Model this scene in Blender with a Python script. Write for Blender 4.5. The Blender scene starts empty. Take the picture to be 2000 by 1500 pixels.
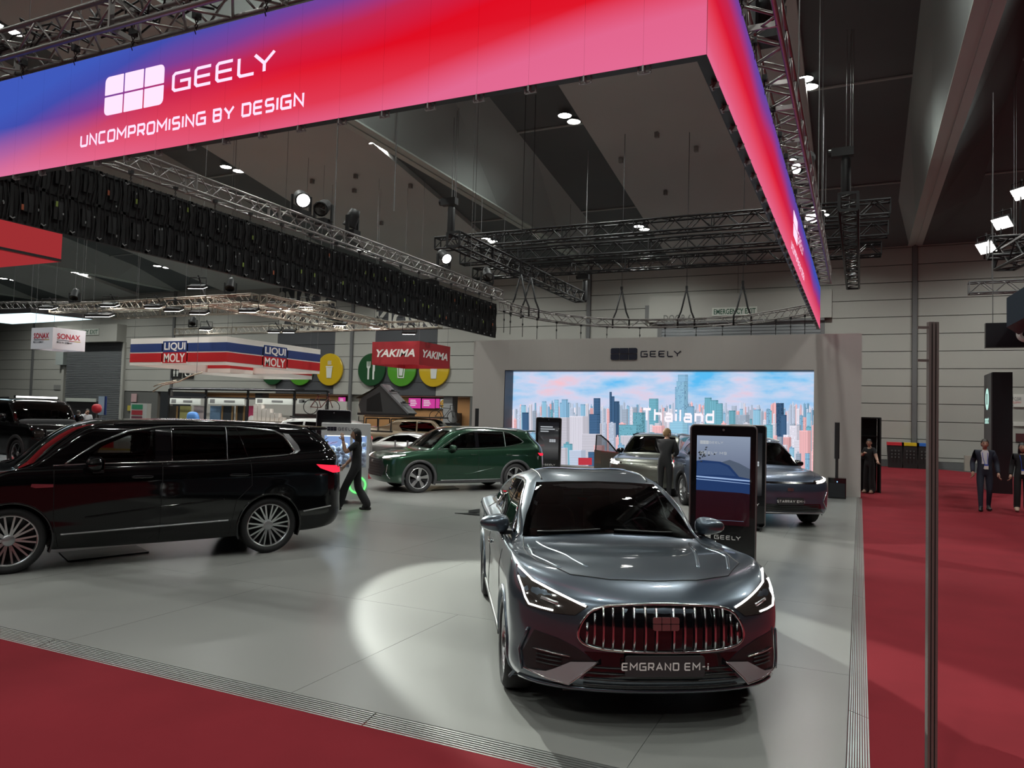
import bpy, bmesh, math, random
import numpy as np
from math import sin, cos, radians, pi, hypot, atan2
from mathutils import Vector, Matrix
from mathutils.bvhtree import BVHTree
from mathutils.geometry import tessellate_polygon

random.seed(7)
scene = bpy.context.scene
COL = scene.collection

# ------------------------------------------------------------------ camera
F = 1470.8; YAW = radians(24.8355); PIT = radians(2.4531); ROL = radians(1.6014); H = 2.0
_fw = Vector((-sin(YAW)*cos(PIT), cos(YAW)*cos(PIT), sin(PIT)))
_rt = Vector((cos(YAW), sin(YAW), 0)); _up = _rt.cross(_fw)
_r2 = _rt*cos(ROL) + _up*sin(ROL); _u2 = _r2.cross(_fw)
CAM = Vector((0, 0, H))
cd = bpy.data.cameras.new('camera'); cam = bpy.data.objects.new('camera', cd); COL.objects.link(cam)
cd.sensor_fit = 'HORIZONTAL'; cd.sensor_width = 36.0; cd.lens = 36.0*F/2000.0
cd.clip_start = 0.05; cd.clip_end = 300
cam.matrix_world = Matrix(((_r2.x, _u2.x, -_fw.x, 0), (_r2.y, _u2.y, -_fw.y, 0), (_r2.z, _u2.z, -_fw.z, H), (0, 0, 0, 1)))
scene.camera = cam

def ray(x, y): return _fw + _r2*((x-1000)/F) - _u2*((y-750)/F)
def G(x, y, z=0.0):                       # pixel -> point on the horizontal plane z
    d = ray(x, y); return CAM + d*((z-H)/d.z)
def PY(x, y, Y): d = ray(x, y); return CAM + d*(Y/d.y)
def PX(x, y, X): d = ray(x, y); return CAM + d*(X/d.x)
def PD(x, y, depth): return CAM + ray(x, y)*depth
def PIXZ(pt, px, py):                     # height of a pixel straight above the ground point pt
    d = ray(px, py); t = (pt[0]*d.x + pt[1]*d.y)/(d.x*d.x + d.y*d.y); return H + d.z*t

# ------------------------------------------------------------------ view + world
vs = scene.view_settings
vs.view_transform = 'Standard'; vs.look = 'None'; vs.exposure = 0.0; vs.gamma = 1.0; vs.use_curve_mapping = False
w = bpy.data.worlds.new('hall_air'); scene.world = w; w.use_nodes = True
w.node_tree.nodes['Background'].inputs[0].default_value = (0.55, 0.6, 0.62, 1)
w.node_tree.nodes['Background'].inputs[1].default_value = 0.03
LIGHT_DOWN = 2250.0; KEY_E = 12000.0; LED_STRENGTH = 1.0; SCREEN_STRENGTH = 1.0

# ------------------------------------------------------------------ helpers
def tag(o, label=None, cat=None, group=None, kind=None):
    if label: o['label'] = label
    if cat: o['category'] = cat
    if group: o['group'] = group
    if kind: o['kind'] = kind
    return o
def thing(name, label, cat, loc=(0, 0, 0), rz=0.0, group=None):
    o = bpy.data.objects.new(name, None); COL.objects.link(o); o.empty_display_size = 0.2
    o.location = loc; o.rotation_euler = (0, 0, rz)
    return tag(o, label, cat, group)
def link(name, me, mat=None, parent=None, loc=None, rot=None, scale=None):
    o = bpy.data.objects.new(name, me); COL.objects.link(o)
    if mat is not None and len(me.materials) == 0: me.materials.append(mat)
    if parent is not None: o.parent = parent
    if loc is not None: o.location = loc
    if rot is not None: o.rotation_euler = rot
    if scale is not None: o.scale = scale
    return o
def mesh(name, V, Fc, smooth=False):
    me = bpy.data.meshes.new(name); me.from_pydata([tuple(v) for v in V], [], Fc)
    if smooth: me.polygons.foreach_set('use_smooth', [True]*len(me.polygons))
    me.update(); return me
def mobj(name, V, Fc, mat, parent=None, smooth=False, **k):
    return link(name, mesh(name, V, Fc, smooth), mat, parent, **k)

class B:
    """collects simple shapes into one mesh"""
    def __init__(s): s.V = []; s.F = []; s.M = []; s.mi = 0
    def add(s, V, Fc):
        n = len(s.V); s.V += [tuple(v) for v in V]; s.F += [tuple(i+n for i in f) for f in Fc]; s.M += [s.mi]*len(Fc); return s
    def box(s, c, d, rz=0.0, m=None):
        x, y, z = d[0]/2, d[1]/2, d[2]/2; ca, sa = cos(rz), sin(rz); V = []
        for sx in (-1, 1):
            for sy in (-1, 1):
                for sz in (-1, 1):
                    p = Vector((sx*x*ca - sy*y*sa, sx*x*sa + sy*y*ca, sz*z))
                    if m is not None: p = m @ p
                    V.append((c[0]+p.x, c[1]+p.y, c[2]+p.z))
        return s.add(V, [(0, 1, 3, 2), (4, 6, 7, 5), (0, 4, 5, 1), (2, 3, 7, 6), (0, 2, 6, 4), (1, 5, 7, 3)])
    def bx(s, x0, x1, y0, y1, z0, z1): return s.box(((x0+x1)/2, (y0+y1)/2, (z0+z1)/2), (abs(x1-x0), abs(y1-y0), abs(z1-z0)))
    def tube(s, pts, r, n=6, closed=False, cap=True):
        pts = [Vector(p) for p in pts]; N = len(pts); rs = r if isinstance(r, (list, tuple)) else [r]*N
        V = []; up = None
        for i in range(N):
            a = pts[i-1] if (i > 0 or closed) else pts[i]; b = pts[(i+1) % N] if (i < N-1 or closed) else pts[i]
            t = (b-a); t = t.normalized() if t.length > 1e-9 else Vector((0, 0, 1))
            if up is None:
                up = Vector((0, 0, 1)) if abs(t.z) < 0.9 else Vector((1, 0, 0))
            s1 = t.cross(up); s1 = s1.normalized() if s1.length > 1e-6 else t.orthogonal().normalized()
            up = s1.cross(t).normalized()
            for k in range(n):
                a2 = 2*pi*k/n; V.append(pts[i] + (s1*cos(a2) + up*sin(a2))*rs[i])
        Fc = []
        for i in range(N if closed else N-1):
            j = (i+1) % N
            for k in range(n):
                l = (k+1) % n; Fc.append((i*n+k, i*n+l, j*n+l, j*n+k))
        if cap and not closed:
            Fc.append(tuple(range(n-1, -1, -1))); Fc.append(tuple((N-1)*n+k for k in range(n)))
        return s.add(V, Fc)
    def cyl(s, p, q, r, n=12, r2=None): return s.tube([p, q], [r, r if r2 is None else r2], n)
    def lathe(s, prof, n=24, c=(0, 0, 0), axis='z', half=None):
        """prof: list of (radius, height)"""
        V = []; Fc = []; m = len(prof)
        for k in range(n):
            a = 2*pi*k/n
            for r, h in prof:
                if axis == 'z': V.append((c[0]+r*cos(a), c[1]+r*sin(a), c[2]+h))
                elif axis == 'y': V.append((c[0]+r*cos(a), c[1]+h, c[2]+r*sin(a)))
                else: V.append((c[0]+h, c[1]+r*cos(a), c[2]+r*sin(a)))
        for k in range(n):
            l = (k+1) % n
            for i in range(m-1): Fc.append((k*m+i, l*m+i, l*m+i+1, k*m+i+1))
        return s.add(V, Fc)
    def prism(s, poly, z0, z1, T=None):
        """poly in 2D; T maps (u,v,w)->3D"""
        T = T or (lambda u, v, w: (u, v, w)); n = len(poly)
        V = [T(u, v, z0) for u, v in poly] + [T(u, v, z1) for u, v in poly]
        tr = tessellate_polygon([[Vector((u, v, 0)) for u, v in poly]])
        Fc = [tuple(t) for t in tr] + [tuple(n+i for i in reversed(t)) for t in tr]
        Fc += [(i, (i+1) % n, n+(i+1) % n, n+i) for i in range(n)]
        return s.add(V, Fc)
    def mesh(s, name, smooth=False): return mesh(name, s.V, s.F, smooth)
    def build(s, name, mat, parent=None, smooth=False, autosmooth=False, **k):
        me = s.mesh(name, smooth)
        if isinstance(mat, (list, tuple)):
            for m in mat: me.materials.append(m)
            me.polygons.foreach_set('material_index', s.M); mat = None
        if autosmooth:
            bm = bmesh.new(); bm.from_mesh(me); bmesh.ops.recalc_face_normals(bm, faces=bm.faces[:])
            for f in bm.faces: f.smooth = True
            for e in bm.edges:
                if len(e.link_faces) == 2 and e.calc_face_angle(0) > radians(38): e.smooth = False
            bm.to_mesh(me); bm.free()
        return link(name, me, mat, parent, **k)

def rrect(w, h, r, n=5, cx=0.0, cy=0.0):
    out = []
    for (sx, sy, a0) in ((1, 1, 0), (-1, 1, 90), (-1, -1, 180), (1, -1, 270)):
        for i in range(n+1):
            a = radians(a0 + 90*i/n); out.append((cx+sx*(w/2-r)+r*cos(a), cy+sy*(h/2-r)+r*sin(a)))
    return out

# ------------------------------------------------------------------ materials
MATS = {}
def mat(name, col=(0.5, 0.5, 0.5), rough=0.5, metal=0.0, emit=0.0, coat=0.0, spec=0.5, noise=0.0, nscale=8.0, bump=0.0, ecol=None, trans=0.0, sheen=0.0):
    if name in MATS: return MATS[name]
    m = bpy.data.materials.new(name); m.use_nodes = True; nt = m.node_tree; p = nt.nodes['Principled BSDF']
    p.inputs['Base Color'].default_value = (*col, 1); p.inputs['Roughness'].default_value = rough; p.inputs['Metallic'].default_value = metal
    p.inputs['Specular IOR Level'].default_value = spec
    if coat: p.inputs['Coat Weight'].default_value = coat; p.inputs['Coat Roughness'].default_value = 0.03
    if emit:
        p.inputs['Emission Color'].default_value = (*(ecol or col), 1); p.inputs['Emission Strength'].default_value = emit
    if trans: p.inputs['Transmission Weight'].default_value = trans
    if noise or bump:
        tc = nt.nodes.new('ShaderNodeTexCoord'); n = nt.nodes.new('ShaderNodeTexNoise'); n.inputs['Scale'].default_value = nscale; n.inputs['Detail'].default_value = 4
        nt.links.new(tc.outputs['Object'], n.inputs['Vector'])
        if noise:
            mx = nt.nodes.new('ShaderNodeMix'); mx.data_type = 'RGBA'
            mx.inputs[6].default_value = (*[c*(1-noise) for c in col], 1); mx.inputs[7].default_value = (*[min(1, c*(1+noise)) for c in col], 1)
            nt.links.new(n.outputs['Fac'], mx.inputs[0]); nt.links.new(mx.outputs[2], p.inputs['Base Color'])
        if bump:
            b = nt.nodes.new('ShaderNodeBump'); b.inputs['Strength'].default_value = bump; b.inputs['Distance'].default_value = 0.01
            nt.links.new(n.outputs['Fac'], b.inputs['Height']); nt.links.new(b.outputs['Normal'], p.inputs['Normal'])
    MATS[name] = m; return m
def emat(name, col, strength=1.0):
    if name in MATS: return MATS[name]
    m = bpy.data.materials.new(name); m.use_nodes = True; nt = m.node_tree; nt.nodes.clear()
    e = nt.nodes.new('ShaderNodeEmission'); e.inputs[0].default_value = (*col, 1); e.inputs[1].default_value = strength
    o = nt.nodes.new('ShaderNodeOutputMaterial'); nt.links.new(e.outputs[0], o.inputs[0]); MATS[name] = m; return m
def glass(name, tint=(0.1, 0.11, 0.11), rough=0.0, refl=0.035):
    if name in MATS: return MATS[name]
    m = bpy.data.materials.new(name); m.use_nodes = True; nt = m.node_tree; nt.nodes.clear()
    t = nt.nodes.new('ShaderNodeBsdfTransparent'); t.inputs[0].default_value = (*tint, 1)
    g = nt.nodes.new('ShaderNodeBsdfGlossy'); g.inputs['Roughness'].default_value = rough; g.inputs[0].default_value = (1, 1, 1, 1)
    lw = nt.nodes.new('ShaderNodeFresnel'); lw.inputs[0].default_value = 1.5
    mx = nt.nodes.new('ShaderNodeMixShader'); o = nt.nodes.new('ShaderNodeOutputMaterial')
    nt.links.new(lw.outputs[0], mx.inputs[0]); nt.links.new(t.outputs[0], mx.inputs[1]); nt.links.new(g.outputs[0], mx.inputs[2]); nt.links.new(mx.outputs[0], o.inputs[0])
    MATS[name] = m; return m
ORD = ('first', 'second', 'third', 'fourth', 'fifth', 'sixth', 'seventh', 'eighth', 'ninth', 'tenth', 'eleventh', 'twelfth')
def srgb(r, g, b):
    f = lambda c: (c/255/12.92) if c <= 10 else ((c/255+0.055)/1.055)**2.4
    return (f(r), f(g), f(b))

# ------------------------------------------------------------------ lettering
def stroke_w(poly, t, closed=False):
    """2D polyline -> quads with mitred joints"""
    P = [Vector((a, b)) for a, b in poly]; n = len(P); L = []; R = []
    for i in range(n):
        d1 = (P[i]-P[i-1]) if (i > 0 or closed) else (P[1]-P[0]); d2 = (P[(i+1) % n]-P[i]) if (i < n-1 or closed) else (P[-1]-P[-2])
        d1 = d1.normalized(); d2 = d2.normalized(); n1 = Vector((-d1.y, d1.x)); n2 = Vector((-d2.y, d2.x)); m = n1+n2
        m = m.normalized() if m.length > 1e-6 else n1
        k = t/2/max(0.5, m.dot(n1)); L.append(P[i]+m*k); R.append(P[i]-m*k)
    V = L+R; Fc = [(i, (i+1) % n, n+(i+1) % n, n+i) for i in range(n if closed else n-1)]
    return [(v.x, v.y) for v in V], Fc
c_ = 0.12
GL = {  # squared stroke letters on a unit box, (x scaled by width) ; value: (width, strokes)
 'G': (1.1, [[(1, 1), (c_, 1), (0, 1-c_), (0, c_), (c_, 0), (1, 0), (1, .5), (.42, .5)]]),
 'E': (1.0, [[(1, 1), (c_, 1), (0, 1-c_), (0, c_), (c_, 0), (1, 0)], [(0, .5), (.95, .5)]]),
 'L': (0.95, [[(0, 1), (0, c_), (c_, 0), (1, 0)]]),
 'Y': (1.15, [[(0, 1), (.5, .45), (1, 1)], [(.5, .45), (.5, 0)]]),
 'U': (1.0, [[(0, 1), (0, c_), (c_, 0), (1-c_, 0), (1, c_), (1, 1)]]),
 'N': (1.0, [[(0, 0), (0, 1), (1, 0), (1, 1)]]),
 'C': (0.95, [[(1, 1), (c_, 1), (0, 1-c_), (0, c_), (c_, 0), (1, 0)]]),
 'O': (1.0, [[(c_, 1), (0, 1-c_), (0, c_), (c_, 0), (1-c_, 0), (1, c_), (1, 1-c_), (1-c_, 1), (c_, 1)]]),
 'M': (1.2, [[(0, 0), (0, 1), (.5, .4), (1, 1), (1, 0)]]),
 'P': (0.95, [[(0, 0), (0, 1), (1-c_, 1), (1, 1-c_), (1, .5), (1-c_, .4), (0, .4)]]),
 'R': (0.95, [[(0, 0), (0, 1), (1-c_, 1), (1, 1-c_), (1, .55), (1-c_, .42), (0, .42)], [(.5, .42), (1, 0)]]),
 'I': (0.0, [[(0, 0), (0, 1)]]),
 'S': (0.95, [[(1, 1), (c_, 1), (0, 1-c_), (0, .6), (c_, .5), (1-c_, .5), (1, .4), (1, c_), (1-c_, 0), (0, 0)]]),
 'B': (0.95, [[(0, 0), (0, 1), (1-c_, 1), (1, 1-c_), (1, .6), (1-c_, .52), (0, .52)], [(1-c_, .52), (1, .42), (1, c_), (1-c_, 0), (0, 0)]]),
 'D': (1.0, [[(0, 0), (0, 1), (1-c_, 1), (1, 1-c_), (1, c_), (1-c_, 0), (0, 0)]]),
 'A': (1.1, [[(0, 0), (.5, 1), (1, 0)], [(.2, .3), (.8, .3)]]),
 'T': (1.0, [[(0, 1), (1, 1)], [(.5, 1), (.5, 0)]]),
 'Q': (1.0, [[(c_, 1), (0, 1-c_), (0, c_), (c_, 0), (1-c_, 0), (1, c_), (1, 1-c_), (1-c_, 1), (c_, 1)], [(.6, .3), (1, -.1)]]),
 'X': (1.0, [[(0, 0), (1, 1)], [(0, 1), (1, 0)]]), 'K': (0.95, [[(0, 0), (0, 1)], [(1, 1), (0, .45)], [(.25, .58), (1, 0)]]),
 '-': (0.62, [[(0, .5), (1, .5)]]), 'i': (0.0, [[(0, 0), (0, .66)], [(0, .84), (0, 1)]]),
 'h': (0.85, [[(0, 0), (0, 1)], [(0, .62), (1-c_, .62), (1, .62-c_), (1, 0)]]),
 'a': (0.85, [[(.05, .62), (1-c_, .62), (1, .62-c_), (1, 0), (c_, 0), (0, c_), (0, .25), (c_, .34), (1, .34)]]),
 'l': (0.1, [[(0, 1), (0, c_), (1, 0)]]),
 'n': (0.85, [[(0, 0), (0, .62), (1-c_, .62), (1, .62-c_), (1, 0)]]),
 'd': (0.85, [[(1, 1), (1, 0), (c_, 0), (0, c_), (0, .62-c_), (c_, .62), (1, .62)]]),
 '9': (0.95, [[(1, .5), (c_, .5), (0, .6), (0, 1-c_), (c_, 1), (1-c_, 1), (1, 1-c_), (1, c_), (1-c_, 0), (0, 0)]]),
}
def stroke_text(text, h, t, asp=0.8, gap=0.35, slant=0.0):
    """-> (verts2d, faces, width) with height h and stroke t; origin lower left"""
    V = []; Fc = []; x = t/2; hh = h-t; prev = ''
    for ch in text:
        if ch == ' ': x += h*asp*0.55; continue
        wd, st = GL[ch]; w = wd*h*asp - t if wd else 0.0; w = max(w, 0)
        if ch == 'Y' and prev == 'L': x -= h*asp*.3
        prev = ch
        for s in st:
            v, f = stroke_w([(x+px*w+slant*py*h, t/2+py*hh) for px, py in s], t); n = len(V); V += v; Fc += [tuple(i+n for i in q) for q in f]
        x += w + t + gap*h*asp*0.6
    return V, Fc, x - gap*h*asp*0.6 - t/2
def flat(name, V2, Fc, o, ux, uy, mat, parent=None, off=0.0, thick=0.0):
    """place flat 2D figure in 3D; o origin, ux/uy unit vectors"""
    o = Vector(o); ux = Vector(ux); uy = Vector(uy); nz = ux.cross(uy)
    V = [o + ux*a + uy*b + nz*off for a, b in V2]
    return mobj(name, V, Fc, mat, parent)
def font_text(text, size, bold=0.0, sx=1.0, align='CENTER', shear=0.0):
    c = bpy.data.curves.new('lettering', 'FONT'); c.body = text; c.size = size; c.align_x = align; c.align_y = 'CENTER'; c.offset = bold; c.shear = shear; c.resolution_u = 3
    ob = bpy.data.objects.new('lettering', c); COL.objects.link(ob)
    dg = bpy.context.evaluated_depsgraph_get(); me = ob.evaluated_get(dg).to_mesh()
    V = [(v.co.x*sx, v.co.y) for v in me.vertices]; Fc = [tuple(p.vertices) for p in me.polygons]
    ob.evaluated_get(dg).to_mesh_clear(); bpy.data.objects.remove(ob); bpy.data.curves.remove(c)
    return V, Fc
def geely_logo(h, gap=0.05, r=0.12, W=2.25):
    """six rounded blocks; returns list of polys"""
    out = []; w = W*h; cw = (w-2*gap*h)/3; chh = (h-gap*h)/2
    for i in range(3):
        for j in range(2):
            x0 = i*(cw+gap*h); y0 = j*(chh+gap*h); P = []
            for (cx, cy, k) in ((x0, y0, 0), (x0+cw, y0, 1), (x0+cw, y0+chh, 2), (x0, y0+chh, 3)):
                rad = r*h if ((i, j, k) in ((0, 0, 0), (2, 0, 1), (2, 1, 2), (0, 1, 3))) else 0.02*h
                a0 = (180, 270, 0, 90)[k]; ox = cx + (rad if k in (0, 3) else -rad); oy = cy + (rad if k in (0, 1) else -rad)
                for q in range(5):
                    a = radians(a0+90*q/4); P.append((ox+rad*cos(a), oy+rad*sin(a)))
            out.append(P)
    return out
def polys2d(polys):
    V = []; Fc = []
    for P in polys:
        n = len(V); V += P; Fc.append(tuple(range(n, n+len(P))))
    return V, Fc
# ------------------------------------------------------------------ vehicles
def cint(kn, x):
    """monotone-ish cubic through knots [(x,v)], x may be array"""
    kn = sorted(kn); X = np.array([k[0] for k in kn], float); Vv = np.array([k[1] for k in kn], float)
    if len(X) == 1: return np.full_like(np.asarray(x, float), Vv[0])
    d = np.diff(Vv)/np.diff(X); m = np.zeros(len(X)); m[0] = d[0]; m[-1] = d[-1]
    for i in range(1, len(X)-1): m[i] = 0 if d[i-1]*d[i] <= 0 else 2*d[i-1]*d[i]/(d[i-1]+d[i])
    x = np.clip(np.asarray(x, float), X[0], X[-1]); i = np.clip(np.searchsorted(X, x)-1, 0, len(X)-2)
    h = X[i+1]-X[i]; t = (x-X[i])/h
    return (2*t**3-3*t**2+1)*Vv[i]+(t**3-2*t**2+t)*h*m[i]+(-2*t**3+3*t**2)*Vv[i+1]+(t**3-t**2)*h*m[i+1]
def loop_pts(s, NF=22, NS=110, NR=18):
    xf, xr, w = s['xf'], s['xr'], s['w']; lf = s.get('lf', .5); lr = s.get('lr', .35); nf = s.get('nf', 2.5); nr = s.get('nr', 2.8)
    a = np.linspace(0, pi/2, NF+1)[:-1]; yf = w*np.sin(a)**(2/nf); xx = xf-lf*(1-np.cos(a)**(2/nf))
    xs = np.linspace(xf-lf, xr+lr, NS); ys = np.full(NS, w)
    b = np.linspace(pi/2, 0, NR+1)[1:]; yr = w*np.sin(b)**(2/nr); xb = xr+lr*(1-np.maximum(np.cos(b), 0)**(2/nr))
    x = np.concatenate([xx, xs, xb]); y = np.concatenate([yf, ys, yr])
    if 'wp' in s: y = y*cint(s['wp'], x)
    z = cint(s['z'], x)
    return np.stack([x, y, z], 1)
def shell(loops, nsub=5):
    P = np.array([loop_pts(l) for l in loops]); n, C, _ = P.shape; rows = []
    hh = np.linalg.norm(np.diff(P, axis=0), axis=2)+1e-4
    def tang(i, side):
        if i == 0: return (P[1]-P[0])/hh[0][:, None]
        if i == n-1: return (P[-1]-P[-2])/hh[-1][:, None]
        if loops[i].get('sharp'):
            k = i if side > 0 else i-1; return (P[k+1]-P[k])/hh[k][:, None]
        d0 = (P[i]-P[i-1])/hh[i-1][:, None]; d1 = (P[i+1]-P[i])/hh[i][:, None]
        return (d0*hh[i][:, None]+d1*hh[i-1][:, None])/(hh[i]+hh[i-1])[:, None]
    for i in range(n-1):
        m0 = tang(i, 1)*hh[i][:, None]; m1 = tang(i+1, -1)*hh[i][:, None]
        ns = max(3, int(nsub*min(3.0, max(0.6, float(np.median(hh[i]))/0.12))))
        for k in range(ns):
            t = k/ns; rows.append((2*t**3-3*t**2+1)*P[i]+(t**3-2*t**2+t)*m0+(-2*t**3+3*t**2)*P[i+1]+(t**3-t**2)*m1)
    rows.append(P[-1]); R = np.array(rows); R[:, 0, 1] = 0; R[:, -1, 1] = 0; R[-1, :, 1] = 0
    nr_ = R.shape[0]; ring = np.concatenate([R, (R*np.array([1, -1, 1]))[:, -2:0:-1]], 1); M = ring.shape[1]
    V = ring.reshape(-1, 3); Fc = []
    for r in range(nr_-1):
        for c in range(M):
            d = (c+1) % M; Fc.append((r*M+c, r*M+d, (r+1)*M+d, (r+1)*M+c))
    bm = bmesh.new(); vs_ = [bm.verts.new(v) for v in V]
    for f in Fc: bm.faces.new([vs_[i] for i in f])
    bmesh.ops.remove_doubles(bm, verts=bm.verts[:], dist=0.0006)
    bmesh.ops.dissolve_degenerate(bm, dist=0.0005, edges=bm.edges[:])
    bm.normal_update()
    top = max(bm.faces, key=lambda f: f.calc_center_median().z)
    if top.normal.z < 0: bmesh.ops.reverse_faces(bm, faces=bm.faces[:])
    bm.normal_update(); return bm
def inpoly(p, poly):
    x, y = p; n = len(poly); c = False; j = n-1
    for i in range(n):
        xi, yi = poly[i]; xj, yj = poly[j]
        if (yi > y) != (yj > y) and x < (xj-xi)*(y-yi)/(yj-yi)+xi: c = not c
        j = i
    return c
def resample(pts, step, closed=False):
    P = [Vector((a, b)) for a, b in pts]; out = []; n = len(P)
    for i in range(n if closed else n-1):
        a, b = P[i], P[(i+1) % n]; k = max(1, int((b-a).length/step))
        for q in range(k): out.append(a.lerp(b, q/k))
    if not closed: out.append(P[-1])
    return [(p.x, p.y) for p in out]
def chaikin(pts, it=2, closed=True):
    for _ in range(it):
        out = []; n = len(pts)
        for i in range(n if closed else n-1):
            a = pts[i]; b = pts[(i+1) % n]
            out += [(a[0]*.75+b[0]*.25, a[1]*.75+b[1]*.25), (a[0]*.25+b[0]*.75, a[1]*.25+b[1]*.75)]
        if not closed: out = [pts[0]]+out[1:-1]+[pts[-1]]
        pts = out
    return pts
def area2(p): return sum(p[i-1][0]*p[i][1]-p[i][0]*p[i-1][1] for i in range(len(p)))/2
def inset(poly, d):
    n = len(poly); s = 1 if area2(poly) > 0 else -1; out = []
    for i in range(n):
        a, b, c = Vector(poly[i-1]), Vector(poly[i]), Vector(poly[(i+1) % n]); d1 = (b-a).normalized(); d2 = (c-b).normalized()
        n1 = Vector((-d1.y, d1.x))*s; n2 = Vector((-d2.y, d2.x))*s; m = n1+n2
        m = m.normalized() if m.length > 1e-6 else n1
        q = b+m*(d/max(0.45, m.dot(n1))); out.append((q.x, q.y))
    return out
def blob(c, r, e=1.0, nu=16, nv=10, f=None):
    """superellipsoid"""
    V = []; Fc = []; sp = lambda t: math.copysign(abs(t)**e, t)
    for j in range(nv+1):
        ph = -pi/2+pi*j/nv
        for i in range(nu):
            th = 2*pi*i/nu; p = [c[0]+r[0]*sp(cos(ph))*sp(cos(th)), c[1]+r[1]*sp(cos(ph))*sp(sin(th)), c[2]+r[2]*sp(sin(ph))]
            V.append(f(p) if f else p)
    for j in range(nv):
        for i in range(nu):
            k = (i+1) % nu; Fc.append((j*nu+i, j*nu+k, (j+1)*nu+k, (j+1)*nu+i))
    return V, Fc

M_TYRE = mat('tyre_rubber', (.012, .012, .013), .75, bump=.3, nscale=60)
M_BLKP = mat('black_plastic', (.012, .012, .013), .45)
M_BLKG = mat('gloss_black', (.004, .004, .005), .12, coat=.6)
M_CHROME = mat('chrome', (.62, .63, .64), .14, 1.0)
M_SATIN = mat('satin_silver', (.5, .51, .52), .38, .9); M_BLADE = mat('blade_silver', (.32, .32, .33), .4, .25)
M_RIMD = mat('rim_dark', (.02, .02, .022), .3, .6)
M_RIMS = mat('rim_silver', (.62, .63, .64), .25, 1.0)
M_CLAD = mat('grey_cladding', (.035, .036, .038), .55)
M_SEAM = mat('panel_gap', (.002, .002, .002), .8)
M_GLASS = glass('car_glass', (.36, .38, .38)); M_GLASSD = glass('privacy_glass', (.03, .032, .034))
M_SEATK = mat('seat_leather_dark', (.05, .045, .042), .6); M_SEATG = mat('seat_leather_grey', (.16, .16, .16), .6)
M_INT = mat('cabin_dark', (.02, .02, .022), .7)
M_DRL = emat('lamp_white', (1, .98, .93), 5.0); M_RED = emat('lamp_red', (1, .02, .05), 1.6)
M_REDL = mat('red_lens', (.25, .005, .01), .15, coat=.5); M_LENS = mat('dark_lens', (.03, .025, .022), .08, coat=1.0)
M_PLATE = mat('plate_charcoal', (.03, .03, .032), .5); M_WHITE = mat('white_print', (.75, .75, .72), .5)
M_BADGE = mat('badge_metal', (.34, .2, .2), .3, .8)
def paint(name, col, metal=.55, rough=.33, coat=1.0): return mat('paint_'+name, col, rough, metal, coat=coat)

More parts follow.
